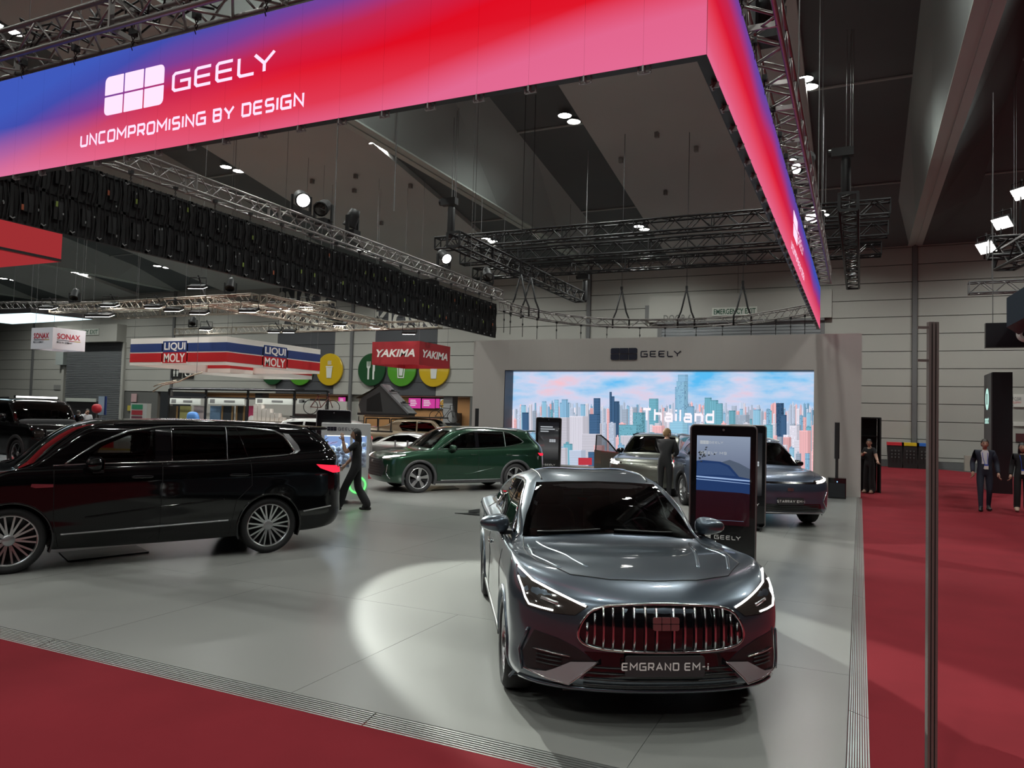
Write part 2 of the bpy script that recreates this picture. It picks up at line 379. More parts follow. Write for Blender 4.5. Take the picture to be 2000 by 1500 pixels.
class Car:
    def __init__(s, name, label, cat, pos, heading, loops, axles, R, track, paint, arch=None, group=None, nsub=5):
        s.e = thing(name, label, cat, (pos[0], pos[1], pos[2] if len(pos) > 2 else 0), heading, group); s.paint = paint; s.R = R; s.axles = axles; s.track = track; s.arch = arch or R+.045
        s.bm = shell(loops, nsub); s.bvh = BVHTree.FromBMesh(s.bm); s.holes = []; s.panels = []
        s.zmin = min(v.co.z for v in s.bm.verts)
    # --- projecting
    def hit(s, a, b, pl):
        if pl[0] == 'y': o = Vector((a, 3*(1 if pl[1] == '+' else -1), b)); d = Vector((0, -1 if pl[1] == '+' else 1, 0))
        elif pl[0] == 'x': o = Vector((6*(1 if pl[1] == '+' else -1), a, b)); d = Vector((-1 if pl[1] == '+' else 1, 0, 0))
        else: o = Vector((a, b, 5)); d = Vector((0, 0, -1))
        p, n, i, _ = s.bvh.ray_cast(o, d)
        if p is None:
            q = o+d*(2.0 if pl[0] == 'y' else 3.7 if pl[0] == 'x' else 3.5); p, n, i, _ = s.bvh.find_nearest(q)
        if n.dot(d) > 0: n = -n
        return p, n
    def patch(s, name, poly, pl, mt, off=.004, parent=None, step=.06, thick=0.0, smooth=True):
        bm = bmesh.new(); vs_ = [bm.verts.new((a, b, 0)) for a, b in poly]; bm.faces.new(vs_)
        xs = [p[0] for p in poly]; ys = [p[1] for p in poly]
        for ax, lo, hi in ((0, min(xs), max(xs)), (1, min(ys), max(ys))):
            k = max(1, int((hi-lo)/step))
            for q in range(1, k):
                t = lo+(hi-lo)*q/k
                bmesh.ops.bisect_plane(bm, geom=bm.verts[:]+bm.edges[:]+bm.faces[:], plane_co=(t, 0, 0) if ax == 0 else (0, t, 0), plane_no=(1, 0, 0) if ax == 0 else (0, 1, 0))
        bmesh.ops.triangulate(bm, faces=[f for f in bm.faces if len(f.verts) > 4])
        dirn = None
        for v in bm.verts:
            p, n = s.hit(v.co.x, v.co.y, pl); v.co = p+n*off; dirn = n
        bm.normal_update()
        av = Vector((0, 0, 0))
        for f in bm.faces: av += f.normal
        want = Vector((0, 1 if pl[1:] == '+' else -1, 0)) if pl[0] == 'y' else Vector((1 if pl[1:] == '+' else -1, 0, 0)) if pl[0] == 'x' else Vector((0, 0, 1))
        if av.dot(want) < 0: bmesh.ops.reverse_faces(bm, faces=bm.faces[:])
        if thick:
            r = bmesh.ops.extrude_face_region(bm, geom=bm.faces[:]); 
            for v in [g for g in r['geom'] if isinstance(g, bmesh.types.BMVert)]: v.co += want*thick
        for f in bm.faces: f.smooth = smooth and not thick
        me = bpy.data.meshes.new(name); bm.to_mesh(me); bm.free()
        return link(name, me, mt, parent or s.e)
    def ring(s, name, poly, pl, mt, d, off=.003, parent=None, step=.05, depth=0.0):
        """band between poly and poly inset by d"""
        q0 = resample(poly, step, True); q1 = []
        n = len(q0); cp = inset(q0, d); V = []; Fc = []
        for k in range(3):
            for i in range(n):
                a = q0[i][0]*(1-k/2)+cp[i][0]*k/2; b = q0[i][1]*(1-k/2)+cp[i][1]*k/2
                p, nn = s.hit(a, b, pl); V.append(p+nn*(off+(.5 if k == 1 else 0)*depth))
        for k in range(2):
            for i in range(n): j = (i+1) % n; Fc.append((k*n+i, k*n+j, (k+1)*n+j, (k+1)*n+i))
        return mobj(name, V, Fc, mt, parent or s.e, True)
    def line(s, name, pts, pl, r, mt, off=.0, parent=None, closed=False, step=.05, n=5):
        V = [s.hit(a, b, pl) for a, b in resample(pts, step, closed)]
        b_ = B(); b_.tube([p+nn*off for p, nn in V], r, n, closed); return b_.build(name, mt, parent or s.e, True)
    def both(s, fn, name, poly, *a, **k): return [fn(name, poly, 'y+', *a, **k), fn(name, poly, 'y-', *a, **k)]
    def window(s, name, poly, pl, mt=None, frit=.03, chrome=0, hole=True, parent=None):
        if hole: s.holes.append((inset(poly, frit*.75), pl))
        g = s.patch(name, poly, pl, mt or M_GLASS, .006, parent)
        s.ring('window_frit', poly, pl, M_BLKG, frit, .004, g)
        if chrome: s.line('chrome_trim', poly, pl, chrome, M_CHROME, .004, g, True)
        return g
    def finish(s, panels=(), lipmat=None, lip=.02, liplen=None, bottom=None):
        """cut wheel arches + holes, split the shell into panels"""
        bm = s.bm; norm = {}
        bm.verts.ensure_lookup_table(); bm.normal_update()
        A = s.arch
        for v in bm.verts:
            if abs(v.co.y) > .5:
                for ax in s.axles:
                    dx, dz = v.co.x-ax, v.co.z-s.R
                    r = hypot(dx, dz)
                    if abs(r-A) < .018 and r > 0: v.co.x = ax+dx/r*A; v.co.z = s.R+dz/r*A
        kill = []
        for f in bm.faces:
            c = f.calc_center_median()
            if abs(c.y) > .45:
                for ax in s.axles:
                    if hypot(c.x-ax, c.z-s.R) < A: kill.append(f); break
        ks = set(kill)
        for f in bm.faces:
            if f in ks: continue
            c = f.calc_center_median(); n = f.normal
            for poly, pl in s.holes:
                if pl[0] == 'y':
                    if (c.y > 0) == (pl[1] == '+') and abs(c.y) > .3 and abs(n.y) > .12 and inpoly((c.x, c.z), poly): ks.add(f); break
                elif pl[0] == 'x':
                    if n.x*(1 if pl[1] == '+' else -1) > .12 and inpoly((c.y, c.z), poly): ks.add(f); break
                elif n.z > .1 and inpoly((c.x, c.y), poly): ks.add(f); break
        names = []
        groups = {}
        for f in bm.faces:
            if f in ks: continue
            c = f.calc_center_median(); nm = ('body', 0)
            for (pn, poly, pl) in panels:
                if pl[0] == 'y':
                    ok = (c.y > 0) == (pl[1] == '+') and abs(f.normal.z) < .93 and inpoly((c.x, c.z), poly)
                elif pl == 'z': ok = f.normal.z > .35 and inpoly((c.x, c.y), poly)
                elif pl == 'x+': ok = f.normal.x > .2 and inpoly((c.y, c.z), poly)
                else: ok = f.normal.x < -.2 and inpoly((c.y, c.z), poly)
                if ok: nm = (pn, pl); break
            groups.setdefault(nm, []).append(f)
        out = {}
        for (pn, pl), fs in groups.items():
            idx = {}; V = []; N = []; Fc = []
            for f in fs:
                t = []
                for v in f.verts:
                    if v not in idx: idx[v] = len(V); V.append(v.co.copy()); N.append(v.normal.copy())
                    t.append(idx[v])
                Fc.append(t)
            me = mesh(pn, V, Fc, True); me.normals_split_custom_set_from_vertices(N)
            out[(pn, pl)] = link(pn, me, s.paint, s.e)
        # lips and wheel wells
        lm = lipmat or s.paint; w_ = lip
        for ax in s.axles:
            for sg in (1, -1):
                pl = 'y+' if sg > 0 else 'y-'; V = []; Fc = []; n = 33
                for k in range(n):
                    a = radians(-22+224*k/(n-1)); 
                    rows = []
                    for rr, yo in ((A+w_, .0), (A+w_*.9, .012), (A-.002, .012), (A-.004, -.02), (A-.004, -.1)):
                        p, nn = s.hit(ax+(A+w_ if yo == 0 else max(rr, A+.004))*cos(a), max(s.zmin+.02, s.R+max(rr, A+.004)*sin(a)), pl)
                        V.append((ax+rr*cos(a), p.y+sg*yo, s.R+rr*sin(a)))
                for k in range(n-1):
                    for q in range(4): Fc.append((k*5+q, (k+1)*5+q, (k+1)*5+q+1, k*5+q+1))
                mobj('wheel_arch_trim', V, Fc, lm, s.e, True)
                b_ = B(); yo = s.track-.09
                arc = [(A*1.01*cos(radians(t)), A*1.01*sin(radians(t))) for t in range(-20, 201, 20)]
                V = []; Fc = []
                for (cx, cz) in arc: V += [(ax+cx, sg*(yo+.05), s.R+cz), (ax+cx, sg*.45, s.R+cz)]
                for k in range(len(arc)-1): Fc.append((2*k, 2*k+1, 2*k+3, 2*k+2))
                m = len(V); V += [(ax, sg*.45, s.R)]; 
                for k in range(len(arc)-1): Fc.append((2*k+1, m, 2*k+3))
                mobj('wheel_well', V, Fc, M_BLKP, s.e)
        # floor pan
        xs = [v.co.x for v in bm.verts]; zz = s.zmin+.02; f0, r0 = s.axles[0]-A-.02, s.axles[1]+A+.02
        b_ = B(); b_.bx(r0, f0, -.62, .62, zz, zz+.16); b_.bx(s.axles[1]-A, r0, -.44, .44, zz+.04, zz+.3); b_.bx(f0, s.axles[0]+A, -.44, .44, zz+.04, zz+.3)
        b_.bx(min(xs)+.25, s.axles[1]-A, -.6, .6, zz+.04, zz+.16); b_.bx(s.axles[0]+A, max(xs)-.25, -.6, .6, zz, zz+.14)
        b_.build('underbody', M_BLKP, s.e); s.bm.free(); return out
    # --- details
    def wheels(s, style, width=.235, rim=None, steer=0.0):
        R = s.R; rr = rim or R*.73; half = width/2
        tb = B(); tb.lathe([(rr, -half*.8), (rr+.02, -half*.96), (R-.035, -half), (R-.006, -half*.82), (R, -half*.55), (R, half*.55), (R-.006, half*.82), (R-.035, half), (rr+.02, half*.96), (rr, half*.8)], 48, axis='y')
        tyre = tb.mesh('wheel', True)
        rb = B(); rb.lathe([(rr+.004, half*.78), (rr-.008, half*.85), (rr-.02, half*.8), (rr-.03, half*.3), (rr-.05, -half*.6)], 40, axis='y'); rimm = rb.mesh('rim', True)
        bk = B(); bk.lathe([(rr-.03, 0), (.14, -.01), (.13, -.04), (0.001, -.04)], 32, axis='y'); back = bk.mesh('brake', True)
        hb = B(); hb.lathe([(.001, half*.66), (.055, half*.65), (.07, half*.55), (.072, half*.2)], 20, axis='y'); hub = hb.mesh('hub_cap', True)
        y1 = half*.72; spk = []
        def bar(a, w0, w1, r0, r1, yA, yB, th=.03, twist=0.0):
            b_ = B(); V = []
            for (r_, w_, y_) in ((r0, w0, yA), (r1, w1, yB)):
                aa = a+(twist if r_ == r1 else 0); c, d = cos(aa), sin(aa)
                for sx, yy in ((-1, y_), (1, y_), (1, y_-th), (-1, y_-th)): V.append((r_*c-sx*w_/2*d, yy, r_*d+sx*w_/2*c))
            b_.add(V, [(0, 1, 2, 3), (7, 6, 5, 4), (0, 4, 5, 1), (1, 5, 6, 2), (2, 6, 7, 3), (3, 7, 4, 0)]); return b_
        if style == 'pairs':        # ten pairs of thin machined spokes
            for k in range(10):
                a = 2*pi*k/10
                b1 = bar(a-.05, .026, .02, .06, rr-.012, y1*.8, y1, .02, -.085); b1.F and spk.append((b1, M_RIMS)); spk.append((bar(a+.05, .026, .02, .06, rr-.012, y1*.8, y1, .02, .085), M_RIMS))
        elif style == 'blade5':
            for k in range(5):
                a = 2*pi*k/5+.3
                spk.append((bar(a, .05, .1, .05, rr-.01, y1*.9, y1, .03, .16), M_RIMS)); spk.append((bar(a+.34, .07, .13, .06, rr-.015, y1*.55, y1*.7, .02, .2), M_RIMD))
        elif style == 'multi':
            for k in range(12):
                a = 2*pi*k/12; spk.append((bar(a, .02, .034, .06, rr-.01, y1*.75, y1, .02, .1 if k % 2 else -.1), M_RIMS))
        else:
            for k in range(6):
                a = 2*pi*k/6; spk.append((bar(a, .07, .05, .05, rr-.01, y1*.8, y1, .04), M_RIMS if style == 'six' else M_RIMD))
        sm = [(b_.mesh('spoke'), m) for b_, m in spk]; fill = M_RIMD
        for ax in s.axles:
            for sg in (1, -1):
                wo = link('wheel', tyre, M_TYRE, s.e, (ax, sg*(s.track-half), R), (0, 0, (0 if sg > 0 else pi)+(steer if ax > 0 else 0)))
                link('rim', rimm, M_RIMS, wo); link('brake_disc', back, M_RIMD, wo); link('hub_cap', hub, M_SATIN, wo)
                for me, m in sm: link('spoke', me, m, wo)
    def mirror(s, x, y, z, mt, r=(.09, .13, .075)):
        for sg in (1, -1):
            V, Fc = blob((0, 0, 0), r, .8, f=lambda p: (p[0]*(1.25 if p[0] > 0 else .7), p[1], p[2]*(1-.25*(p[1]*sg/r[1]))))
            o = mobj('door_mirror', V, Fc, mt, s.e, True, loc=(x, sg*(y+r[1]*.7), z))
            b_ = B(); b_.box((-.03, -sg*r[1]*.9, -r[2]*1.0), (.12, r[1]*1.1, .03)); b_.build('mirror_arm', M_BLKP, o)
            g = B(); g.box((-r[0]*.7, 0, 0), (.006, r[1]*1.5, r[2]*1.35)); g.build('mirror_glass', M_BLKG, o)
    def handles(s, xs, z, mt, w=.2):
        for x in xs:
            for sg in (1, -1):
                p, n = s.hit(x, z, 'y+' if sg > 0 else 'y-'); b_ = B(); V, Fc = blob((x, p.y+sg*.012, z), (w/2, .018, .02), .6); b_.add(V, Fc); b_.build('door_handle', mt, s.e, True)
    def seats(s, rows, y, z, mt, hw=.25, hz=.62):
        for (x, n) in rows:
            for yy in ((y, -y) if n == 2 else (y, 0, -y)):
                b_ = B(); V, Fc = blob((x+.1, yy, z), (.27, hw, .09), .5); b_.add(V, Fc)
                V, Fc = blob((x-.16, yy, z+hz*.5), (.09, hw*.95, hz*.52), .5, f=lambda p: (p[0]-(p[2]-z)*.22, p[1], p[2])); b_.add(V, Fc)
                o = b_.build('seat', mt, s.e, True)
                b_ = B(); V, Fc = blob((x-.17-hz*.27, yy, z+hz*1.16), (.06, .13, .1), .6); b_.add(V, Fc); b_.build('headrest', mt, o, True)
    def dash(s, x, y, z, wheel_side=1, mt=None):
        b_ = B(); V, Fc = blob((x, 0, z), (.26, y, .15), .4); b_.add(V, Fc); o = b_.build('dashboard', mt or M_INT, s.e, True)
        b_ = B(); c = Vector((x-.36, wheel_side*.38, z+.06)); pts = []
        for k in range(24):
            a = 2*pi*k/24; pts.append(c+Vector((.07*sin(a), .18*cos(a), .165*sin(a))))
        b_.tube(pts, .015, 6, True); b_.cyl(c+Vector((.0, -.17, 0)), c+Vector((0, .17, 0)), .018, 6); b_.cyl(c, c+Vector((.2, 0, -.06)), .03, 6); b_.build('steering_wheel', M_INT, o, True)
    def plate(s, text, x, z, w, h, front=True, tilt=0.0, mt=None, size=.052, asp=.8):
        sg = 1 if front else -1; b_ = B(); b_.prism(rrect(w, h, .018), -.008, .008, lambda u, v, q: (x+sg*q+v*tilt, u*sg, z+v)); o = b_.build('show_plate', mt or M_PLATE, s.e)
        V, Fc, tw = stroke_text(text, size, size*.17, asp, .4)
        flat('lettering', [(a-tw/2, b-size/2) for a, b in V], Fc, (x+sg*.0095, 0, z), (0, sg, 0), (tilt*0, 0, 1), M_WHITE, o)
        return o
    def logo(s, h, x, y, z, nrm, mt, W=2.1, parent=None):
        V2, Fc = polys2d(geely_logo(h, .06, .16, W)); ux = Vector((-nrm[1], nrm[0], 0)).normalized(); n = Vector(nrm).normalized(); uy = n.cross(ux)
        b_ = B()
        for P in geely_logo(h, .06, .16, W): b_.prism(P, 0, .01, lambda a, c, q: Vector((x, y, z))+ux*(a-W*h/2)+uy*(c-h/2)+n*q)
        return b_.build('badge', mt, parent or s.e)

def suv_loops(p):
    xf, xr, w, Hh, zb, zh, zc = p['xf'], p['xr'], p['w'], p['H'], p['zb'], p['zh'], p['zc']
    xc, xt, xrr = p['xc'], p['xt'], p['xrr']; zbr = p.get('zbr', zb+.06); lf = p.get('lf', .48); nf = p.get('nf', 2.7); zs = p.get('zs', .25); rt = p.get('roofw', .69)
    lr = p.get('lr', .38); tail = p.get('tail', .1); hs = p.get('hs', 0); box = p.get('box', 0.0)
    return [
     dict(xf=xf-.3, xr=xr+.3, w=w*.8, z=[(xr, zs+.06), (xf, zs+.04)], lf=lf, nf=nf),
     dict(xf=xf-.07, xr=xr+.06, w=w*.955, z=[(xr, zs+.12), (xr+.7, zs+.02), (0, zs-.02), (xf-.5, zs), (xf, zs+.03)], lf=lf, nf=nf, lr=lr),
     dict(xf=xf-.01, xr=xr+.0, w=w*.985, z=[(xr, zs+.22), (0, zs+.08), (xf, zs+.13)], lf=lf, nf=nf, lr=lr),
     dict(xf=xf, xr=xr, w=w*.995, z=[(xr, zb*.56), (0, zb*.48), (xf, zb*.52)], lf=lf, nf=nf, lr=lr),
     dict(xf=xf, xr=xr+.01, w=w, z=[(xr, zb*.78), (0, zb*.72), (xf, zh-.18)], lf=lf, nf=nf, lr=lr),
     dict(xf=xf-.035, xr=xr+.03, w=w*.99, z=[(xr, zb-.06), (0, zb-.13), (xc, zb-.14), (xf-.4, zh-.03), (xf, zh-.07)], lf=lf, nf=nf, lr=lr),
     dict(xf=xf-.12, xr=xr+.05, w=w*.965, z=[(xr, zbr-.05), (0, zb-.05), (xc, zb-.07), (xf-.5, zh+.02), (xf-.1, zh)], lf=lf*.95, nf=nf, lr=lr),
     dict(xf=xc+(xf-xc)*.5, xr=xr+.07, w=w*.925, z=[(xr, zbr), (0, zb-.01), (xc-.3, zb-.03), (xc, zc-.06), (xc+(xf-xc)*.5, zh+(zc-zh)*.62+hs)], lf=.35+box, nf=2.6, lr=lr*.95),
     dict(xf=xc, xr=xr+.1, w=w*.88, z=[(xr, zbr+.05), (0, zb+.015), (xc-.25, zb-.005), (xc, zc)], lf=.27, nf=2.4, lr=lr*.9),
     dict(xf=(xc+xt)/2+.03, xr=xr+.1+tail*1.2, w=w*(.88+rt)/2+.022*w, z=[(xr, (zbr+Hh)/2-.01), (0, (zb+Hh-.1)/2+.02), (xc, (zc+Hh-.07)/2+.01)], lf=.27, nf=2.4, lr=lr*.8),
     dict(xf=xt, xr=xrr, w=w*rt, z=[(xrr, Hh-.1), (-.5, Hh-.085), (xt, Hh-.075)], lf=.24, nf=2.4, lr=.3),
     dict(xf=xt-.14, xr=xrr+.12, w=w*rt*.8, z=[(xrr, Hh-.055), (-.5, Hh-.02), (xt, Hh-.035)], lf=.2, nf=2.4, lr=.25),
     dict(xf=xt-.3, xr=xrr+.3, w=0.0, z=[(xrr, Hh-.03), (-.5, Hh), (xt, Hh-.012)], lf=.1, lr=.1)]
# ------------------------------------------------------------------ hall structure
YW = 43.6                                   # inner face of the far wall
def zc(Y): return 12.3 + 0.156*(37.8-Y) if Y > 5 else 17.4
M_CARPET = mat('red_carpet', (.16, .014, .02), .95, noise=.25, nscale=1.3, spec=.1)
M_HALLF = mat('hall_concrete', (.06, .06, .062), .6, noise=.3, nscale=.8)
M_STAND = mat('stand_floor_vinyl', (.215, .218, .205), .3, noise=.05, nscale=.5)
M_ALU = mat('ribbed_aluminium', (.5, .52, .5), .35, .85)
M_WALLP = mat('wall_panel', (.33, .325, .295), .75, noise=.05, nscale=.4)
M_WALLD = mat('wall_panel_dark', (.052, .054, .06), .7)
M_PIPE = mat('downpipe_grey', (.12, .12, .12), .5)
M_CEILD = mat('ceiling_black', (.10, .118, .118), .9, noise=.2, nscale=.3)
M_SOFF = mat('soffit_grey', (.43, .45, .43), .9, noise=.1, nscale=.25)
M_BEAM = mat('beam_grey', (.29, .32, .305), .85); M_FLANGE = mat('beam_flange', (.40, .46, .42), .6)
M_STEEL = mat('shutter_steel', (.30, .31, .32), .4, .7)
def struct(b_, name, m, parent=None):
    o = b_.build(name, m, parent)
    if parent is None: o['kind'] = 'structure'
    return o
b_ = B(); b_.bx(-75, 45, -50, 52, -.2, -.045); struct(b_, 'floor', M_HALLF)
b_ = B(); b_.prism([(-14.5, -50), (45, -50), (45, 36), (6.6, 38.8), (3.2, YW-.3), (-2, YW-.3), (-2, 25), (-14.5, 25)], -.045, -.03); struct(b_, 'floor_carpet', M_CARPET)
# raised pale floor of the stand
b_ = B(); b_.bx(-13.4, -.06, 4.29, 24.2, -.045, -.006); stand = struct(b_, 'floor_stand', mat('stand_gap', (.12, .12, .115), .6))
pw, pl_ = 2.44, 1.22
x = -13.4
tiles = {}
rowi = 0; yy = 4.29
while yy < 24.2:
    y1 = min(yy+pl_*2, 24.2); xx = -13.4-(1.2 if rowi % 2 else 0)
    while xx < -.06:
        a, c = max(xx, -13.4), min(xx+pw*1.0, -.06)
        if c-a > .05:
            k = (round(c-a, 2), round(y1-yy, 2))
            if k not in tiles:
                t = B(); t.bx(0, k[0]-.004, 0, k[1]-.004, -.006, 0); tiles[k] = t.mesh('floor_panel')
            link('floor_panel', tiles[k], M_STAND, stand, (a+.002, yy+.002, 0))
        xx += pw
    yy = y1; rowi += 1
def ribbed(name, x0, x1, y0, y1, axis, label):
    b_ = B(); n = 9; w0, w1 = (y0, y1) if axis == 'x' else (x0, x1)
    for i in range(n):
        a = w0+(w1-w0)*i/n; c = w0+(w1-w0)*(i+.68)/n; h = (-.032+.034*i/n) if axis == 'x' else (.002-.034*i/n)
        if axis == 'x': b_.bx(x0, x1, a, c, -.045, h)
        else: b_.bx(a, c, y0, y1, -.045, h)
    if axis == 'x': b_.bx(x0, x1, y0, y1, -.046, -.038)
    else: b_.bx(x0, x1, y0, y1, -.046, -.038)
    o = b_.build(name, M_ALU); o['kind'] = 'structure'; return o
for i, (a, c) in enumerate(((-13.4, -10.2), (-10.19, -6.2), (-6.19, -2.92), (-2.91, .07))): ribbed('trim_%d' % (i+1), a, c, 4.11, 4.29, 'x', '')
for i, (a, c) in enumerate(((4.3, 5.9), (5.91, 9.9), (9.91, 13.9), (13.91, 17.9), (17.91, 23.36))): ribbed('trim_%d' % (i+5), -.055, .075, a, c, 'y', '')
# far wall: panels between downpipes, opening for the food kiosks
b_ = B(); b_.bx(-75, -52, YW+.05, YW+.3, 0, 12.4); b_.bx(-52, -23.2, YW+.05, YW+.3, 3.2, 12.4); b_.bx(-23.2, 45, YW+.05, YW+.3, 0, 12.4)
wall = struct(b_, 'wall_back', mat('wall_joint', (.1, .1, .095), .8))
PITCH = 17.65; PX0 = 2.52
rowsz = [3.21+.9*k for k in range(-4, 11)]
pan_m = {}
def wpanel(x0, x1, z0, z1, m=M_WALLP, y=YW):
    k = (round(x1-x0, 2), round(z1-z0, 2), m.name)
    if k not in pan_m:
        t = B(); t.bx(.015, k[0]-.015, 0, .05, .018, k[1]-.018); pan_m[k] = t.mesh('wall_panel'); pan_m[k].materials.append(m)
    link('wall_panel', pan_m[k], None, wall, (x0, y, z0))
KD = [(-39.6, -34.3), (-30.8, -25.8)]
for i in range(-5, 2):
    xa, xb = PX0+PITCH*i, PX0+PITCH*(i+1)
    cuts = sorted({xa+.12, xb-.12, *[c for p in KD for c in p if xa < c < xb], *([xa+PITCH/2] if i not in (-3, -2) else [])})
    for c0, c1 in zip(cuts[:-1], cuts[1:]):
        if c1-c0 < .2: continue
        dark = any(abs(c0-p[0]) < .01 for p in KD)
        for z0 in rowsz:
            z1 = min(z0+.9, 12.3)
            if z1-max(z0, .3) < .1: continue
            if c0 < -23 and c1 > -51 and z0 < 3.0: continue
            wpanel(c0, c1, max(z0, .3), z1, M_WALLD if dark else M_WALLP)
    p = B(); p.bx(xa-.11, xa+.11, YW-.1, YW+.1, 0, 11.5); o = p.build('downpipe', M_PIPE, wall)
b_ = B(); b_.bx(-23, 30, YW-.04, YW+.05, -.04, .3); struct(b_, 'baseboard_back', M_PIPE)
for nm, bb in (('wall_left', (-75.3, -75, -50, 52, 0, 18)), ('wall_right', (45, 45.3, -50, 52, 0, 18)), ('wall_front', (-75, 45, -50.3, -50, 0, 18))):
    b_ = B(); b_.bx(*bb); struct(b_, nm, M_WALLD)
# ceiling: dark sloping deck, paler soffits, deep beams with pale bottom flanges
ys = [52, 43.7, 38, 30, 20, 10, 4, -50]
def strip(b_, x0, x1, f0, f1):
    V = []; Fc = []
    for Y in ys: V += [(x0, Y, f0(Y)), (x1, Y, f1(Y))]
    for k in range(len(ys)-1): Fc.append((2*k, 2*k+1, 2*k+3, 2*k+2))
    b_.add(V, Fc)
b_ = B(); strip(b_, -75, 45, zc, zc); strip(b_, -75, 45, lambda Y: zc(Y)+.3, lambda Y: zc(Y)+.3); ceil = struct(b_, 'ceiling', M_CEILD)
for i in range(-4, 3):
    Xb = PX0+PITCH*i
    b_ = B(); strip(b_, Xb-.3, Xb-1.0, lambda Y: 11.42, lambda Y: max(zc(Y), 11.43)); b_.build('beam', M_BEAM, ceil)
    b_ = B(); strip(b_, Xb+.3, Xb+2.1, lambda Y: 11.42, lambda Y: max(zc(Y), 11.43)); b_.build('beam', M_CEILD if Xb > 0 else M_BEAM, ceil)  # beams at right: this face takes the ceiling black to stand for its shade
    b_ = B(); b_.bx(Xb-.33, Xb-.05, -50, 43.6, 11.36, 11.42); b_.bx(Xb+.05, Xb+.33, -50, 43.6, 11.36, 11.42); b_.bx(Xb-.05, Xb+.05, -50, 43.6, 11.40, 11.42); b_.build('beam_flange', M_FLANGE, ceil)
    b_ = B(); off = .25
    strip(b_, Xb+5.1, Xb+PITCH-4.3, lambda Y: zc(Y)-off, lambda Y: zc(Y)-off); strip(b_, Xb+5.1, Xb+5.1, lambda Y: zc(Y)-off, lambda Y: zc(Y)); strip(b_, Xb+PITCH-4.3, Xb+PITCH-4.3, lambda Y: zc(Y)-off, lambda Y: zc(Y))
    b_.build('soffit', M_SOFF, ceil)
    for Y in (14, 20, 28, 36):                       # thin joint battens across the dark slots
        b_ = B(); z = zc(Y)-.03; b_.bx(Xb-4.3, Xb-1.0, Y-.06, Y+.06, z-.03, z+.02); b_.bx(Xb+2.1, Xb+5.1, Y-.06, Y+.06, z-.03, z+.02); b_.build('batten', M_BEAM, ceil)
# small sprinkler / detector boxes on the soffits
for (px, py) in ((610, 350), (695, 340), (692, 368), (802, 359), (1283, 258), (1360, 286), (1213, 308), (1300, 372), (745, 432)):
    d = ray(px, py); t = (12.3+.156*37.8-.25-H)/(d.z+.156*d.y); p = CAM+d*t
    b_ = B(); b_.box((p.x, p.y, p.z-.12), (.16, .16, .2)); b_.cyl((p.x, p.y, p.z-.02), (p.x, p.y, p.z+.1), .03, 6); o = b_.build('ceiling_detector', mat('detector_grey', (.2, .19, .18), .6))
    tag(o, 'small grey detector box fixed under the grey ceiling panel', 'detector', 'detectors on the ceiling panels')
# downlights in pairs
M_LAMP = emat('downlight_glow', (1, .97, .9), 30.0)
M_LAMPH = mat('lamp_housing', (.03, .03, .03), .5)
dl = B(); dl.lathe([(.001, .0), (.25, .0), (.26, .02)], 20); DLm = dl.mesh('lamp_glass')
dh = B(); dh.lathe([(.265, -.02), (.28, .02), (.24, .04), (.06, .05), (.05, .06), (.001, .06)], 20); DHm = dh.mesh('lamp_housing', True)
for Y in (37.9, 26.95, 16.0, 5.1, -5.8, -16.7):
    for k in range(-5, 2):
        for dx in (4.5, -4.2):
            Xl = PX0+PITCH*k+(4.55 if dx > 0 else PITCH-4.35-PITCH)
            Xl = PX0+PITCH*k+(4.6 if dx > 0 else -4.3)
            if Xl > 12 or Xl < (-72 if Y > 20 else -40): continue
            z = zc(Y)-.22
            lab = 'pair of round white downlights high above the front of the hall' if Y < 20 else 'pair of round white downlights, %s from the right in the %s ceiling row' % (ORD[int((8-Xl)/8.8)], 'nearer' if Y < 30 else 'farther')
            t = thing('downlight_pair', lab, 'light', (Xl, Y, z), 0, 'paired hall downlights')
            for j in (0, 1):
                link('lamp_glass', DLm, M_LAMP, t, (.12*j, .7*j, -.01)); link('lamp_housing', DHm, M_LAMPH, t, (.12*j, .7*j, 0))
            l = bpy.data.lights.new('downlight', 'SPOT'); l.energy = LIGHT_DOWN; l.spot_size = radians(150); l.spot_blend = .8; l.shadow_soft_size = .2; l.color = (.96, 1, .955)
            lo = bpy.data.objects.new('downlight', l); COL.objects.link(lo); lo.parent = t; lo.location = (.06, .35, -.05)
# roller doors
def shutter(name, x0, x1, z0, z1, y, n):
    b_ = B(); V = []; Fc = []; h = (z1-z0)/n
    for k in range(n):
        z = z0+h*k
        for (dz, dy) in ((0, 0), (.2, -.05), (.7, -.05), (.9, 0)): V += [(x0, y+dy, z+dz*h), (x1, y+dy, z+dz*h)]
    for k in range(len(V)//2-1): Fc.append((2*k, 2*k+1, 2*k+3, 2*k+2))
    b_.add(V, Fc); o = b_.build(name, M_STEEL); o['kind'] = 'structure'; return o
d1 = shutter('door_1', -10.6, -1.9, 0, 7.65, YW-.12, 44)
b_ = B(); b_.bx(-10.8, -1.75, YW-.35, YW, 7.6, 7.72); b_.bx(-10.8, -10.55, YW-.2, YW, 0, 7.6); b_.bx(-1.95, -1.75, YW-.2, YW, 0, 7.6); b_.build('door_frame', M_PIPE, d1)
b_ = B(); b_.bx(-11.3, -1.4, YW-.3, YW-.02, 7.74, 9.25); b_.build('shutter_housing', M_WALLP, d1)
b_ = B(); b_.bx(-11.55, -11.3, YW-.25, YW, 7.95, 8.75); b_.build('motor_box', M_PIPE, d1)
d2 = shutter('door_2', -63.2, -56.2, 0, 7.25, YW-.12, 48)
b_ = B(); b_.bx(-63.6, -56.0, YW-.9, YW, 7.3, 8.75); b_.build('shutter_housing', M_WALLP, d2)
b_ = B(); b_.bx(-64.2, -63.2, YW-.5, YW, 5.4, 6.5); b_.build('motor_box', M_BEAM, d2)
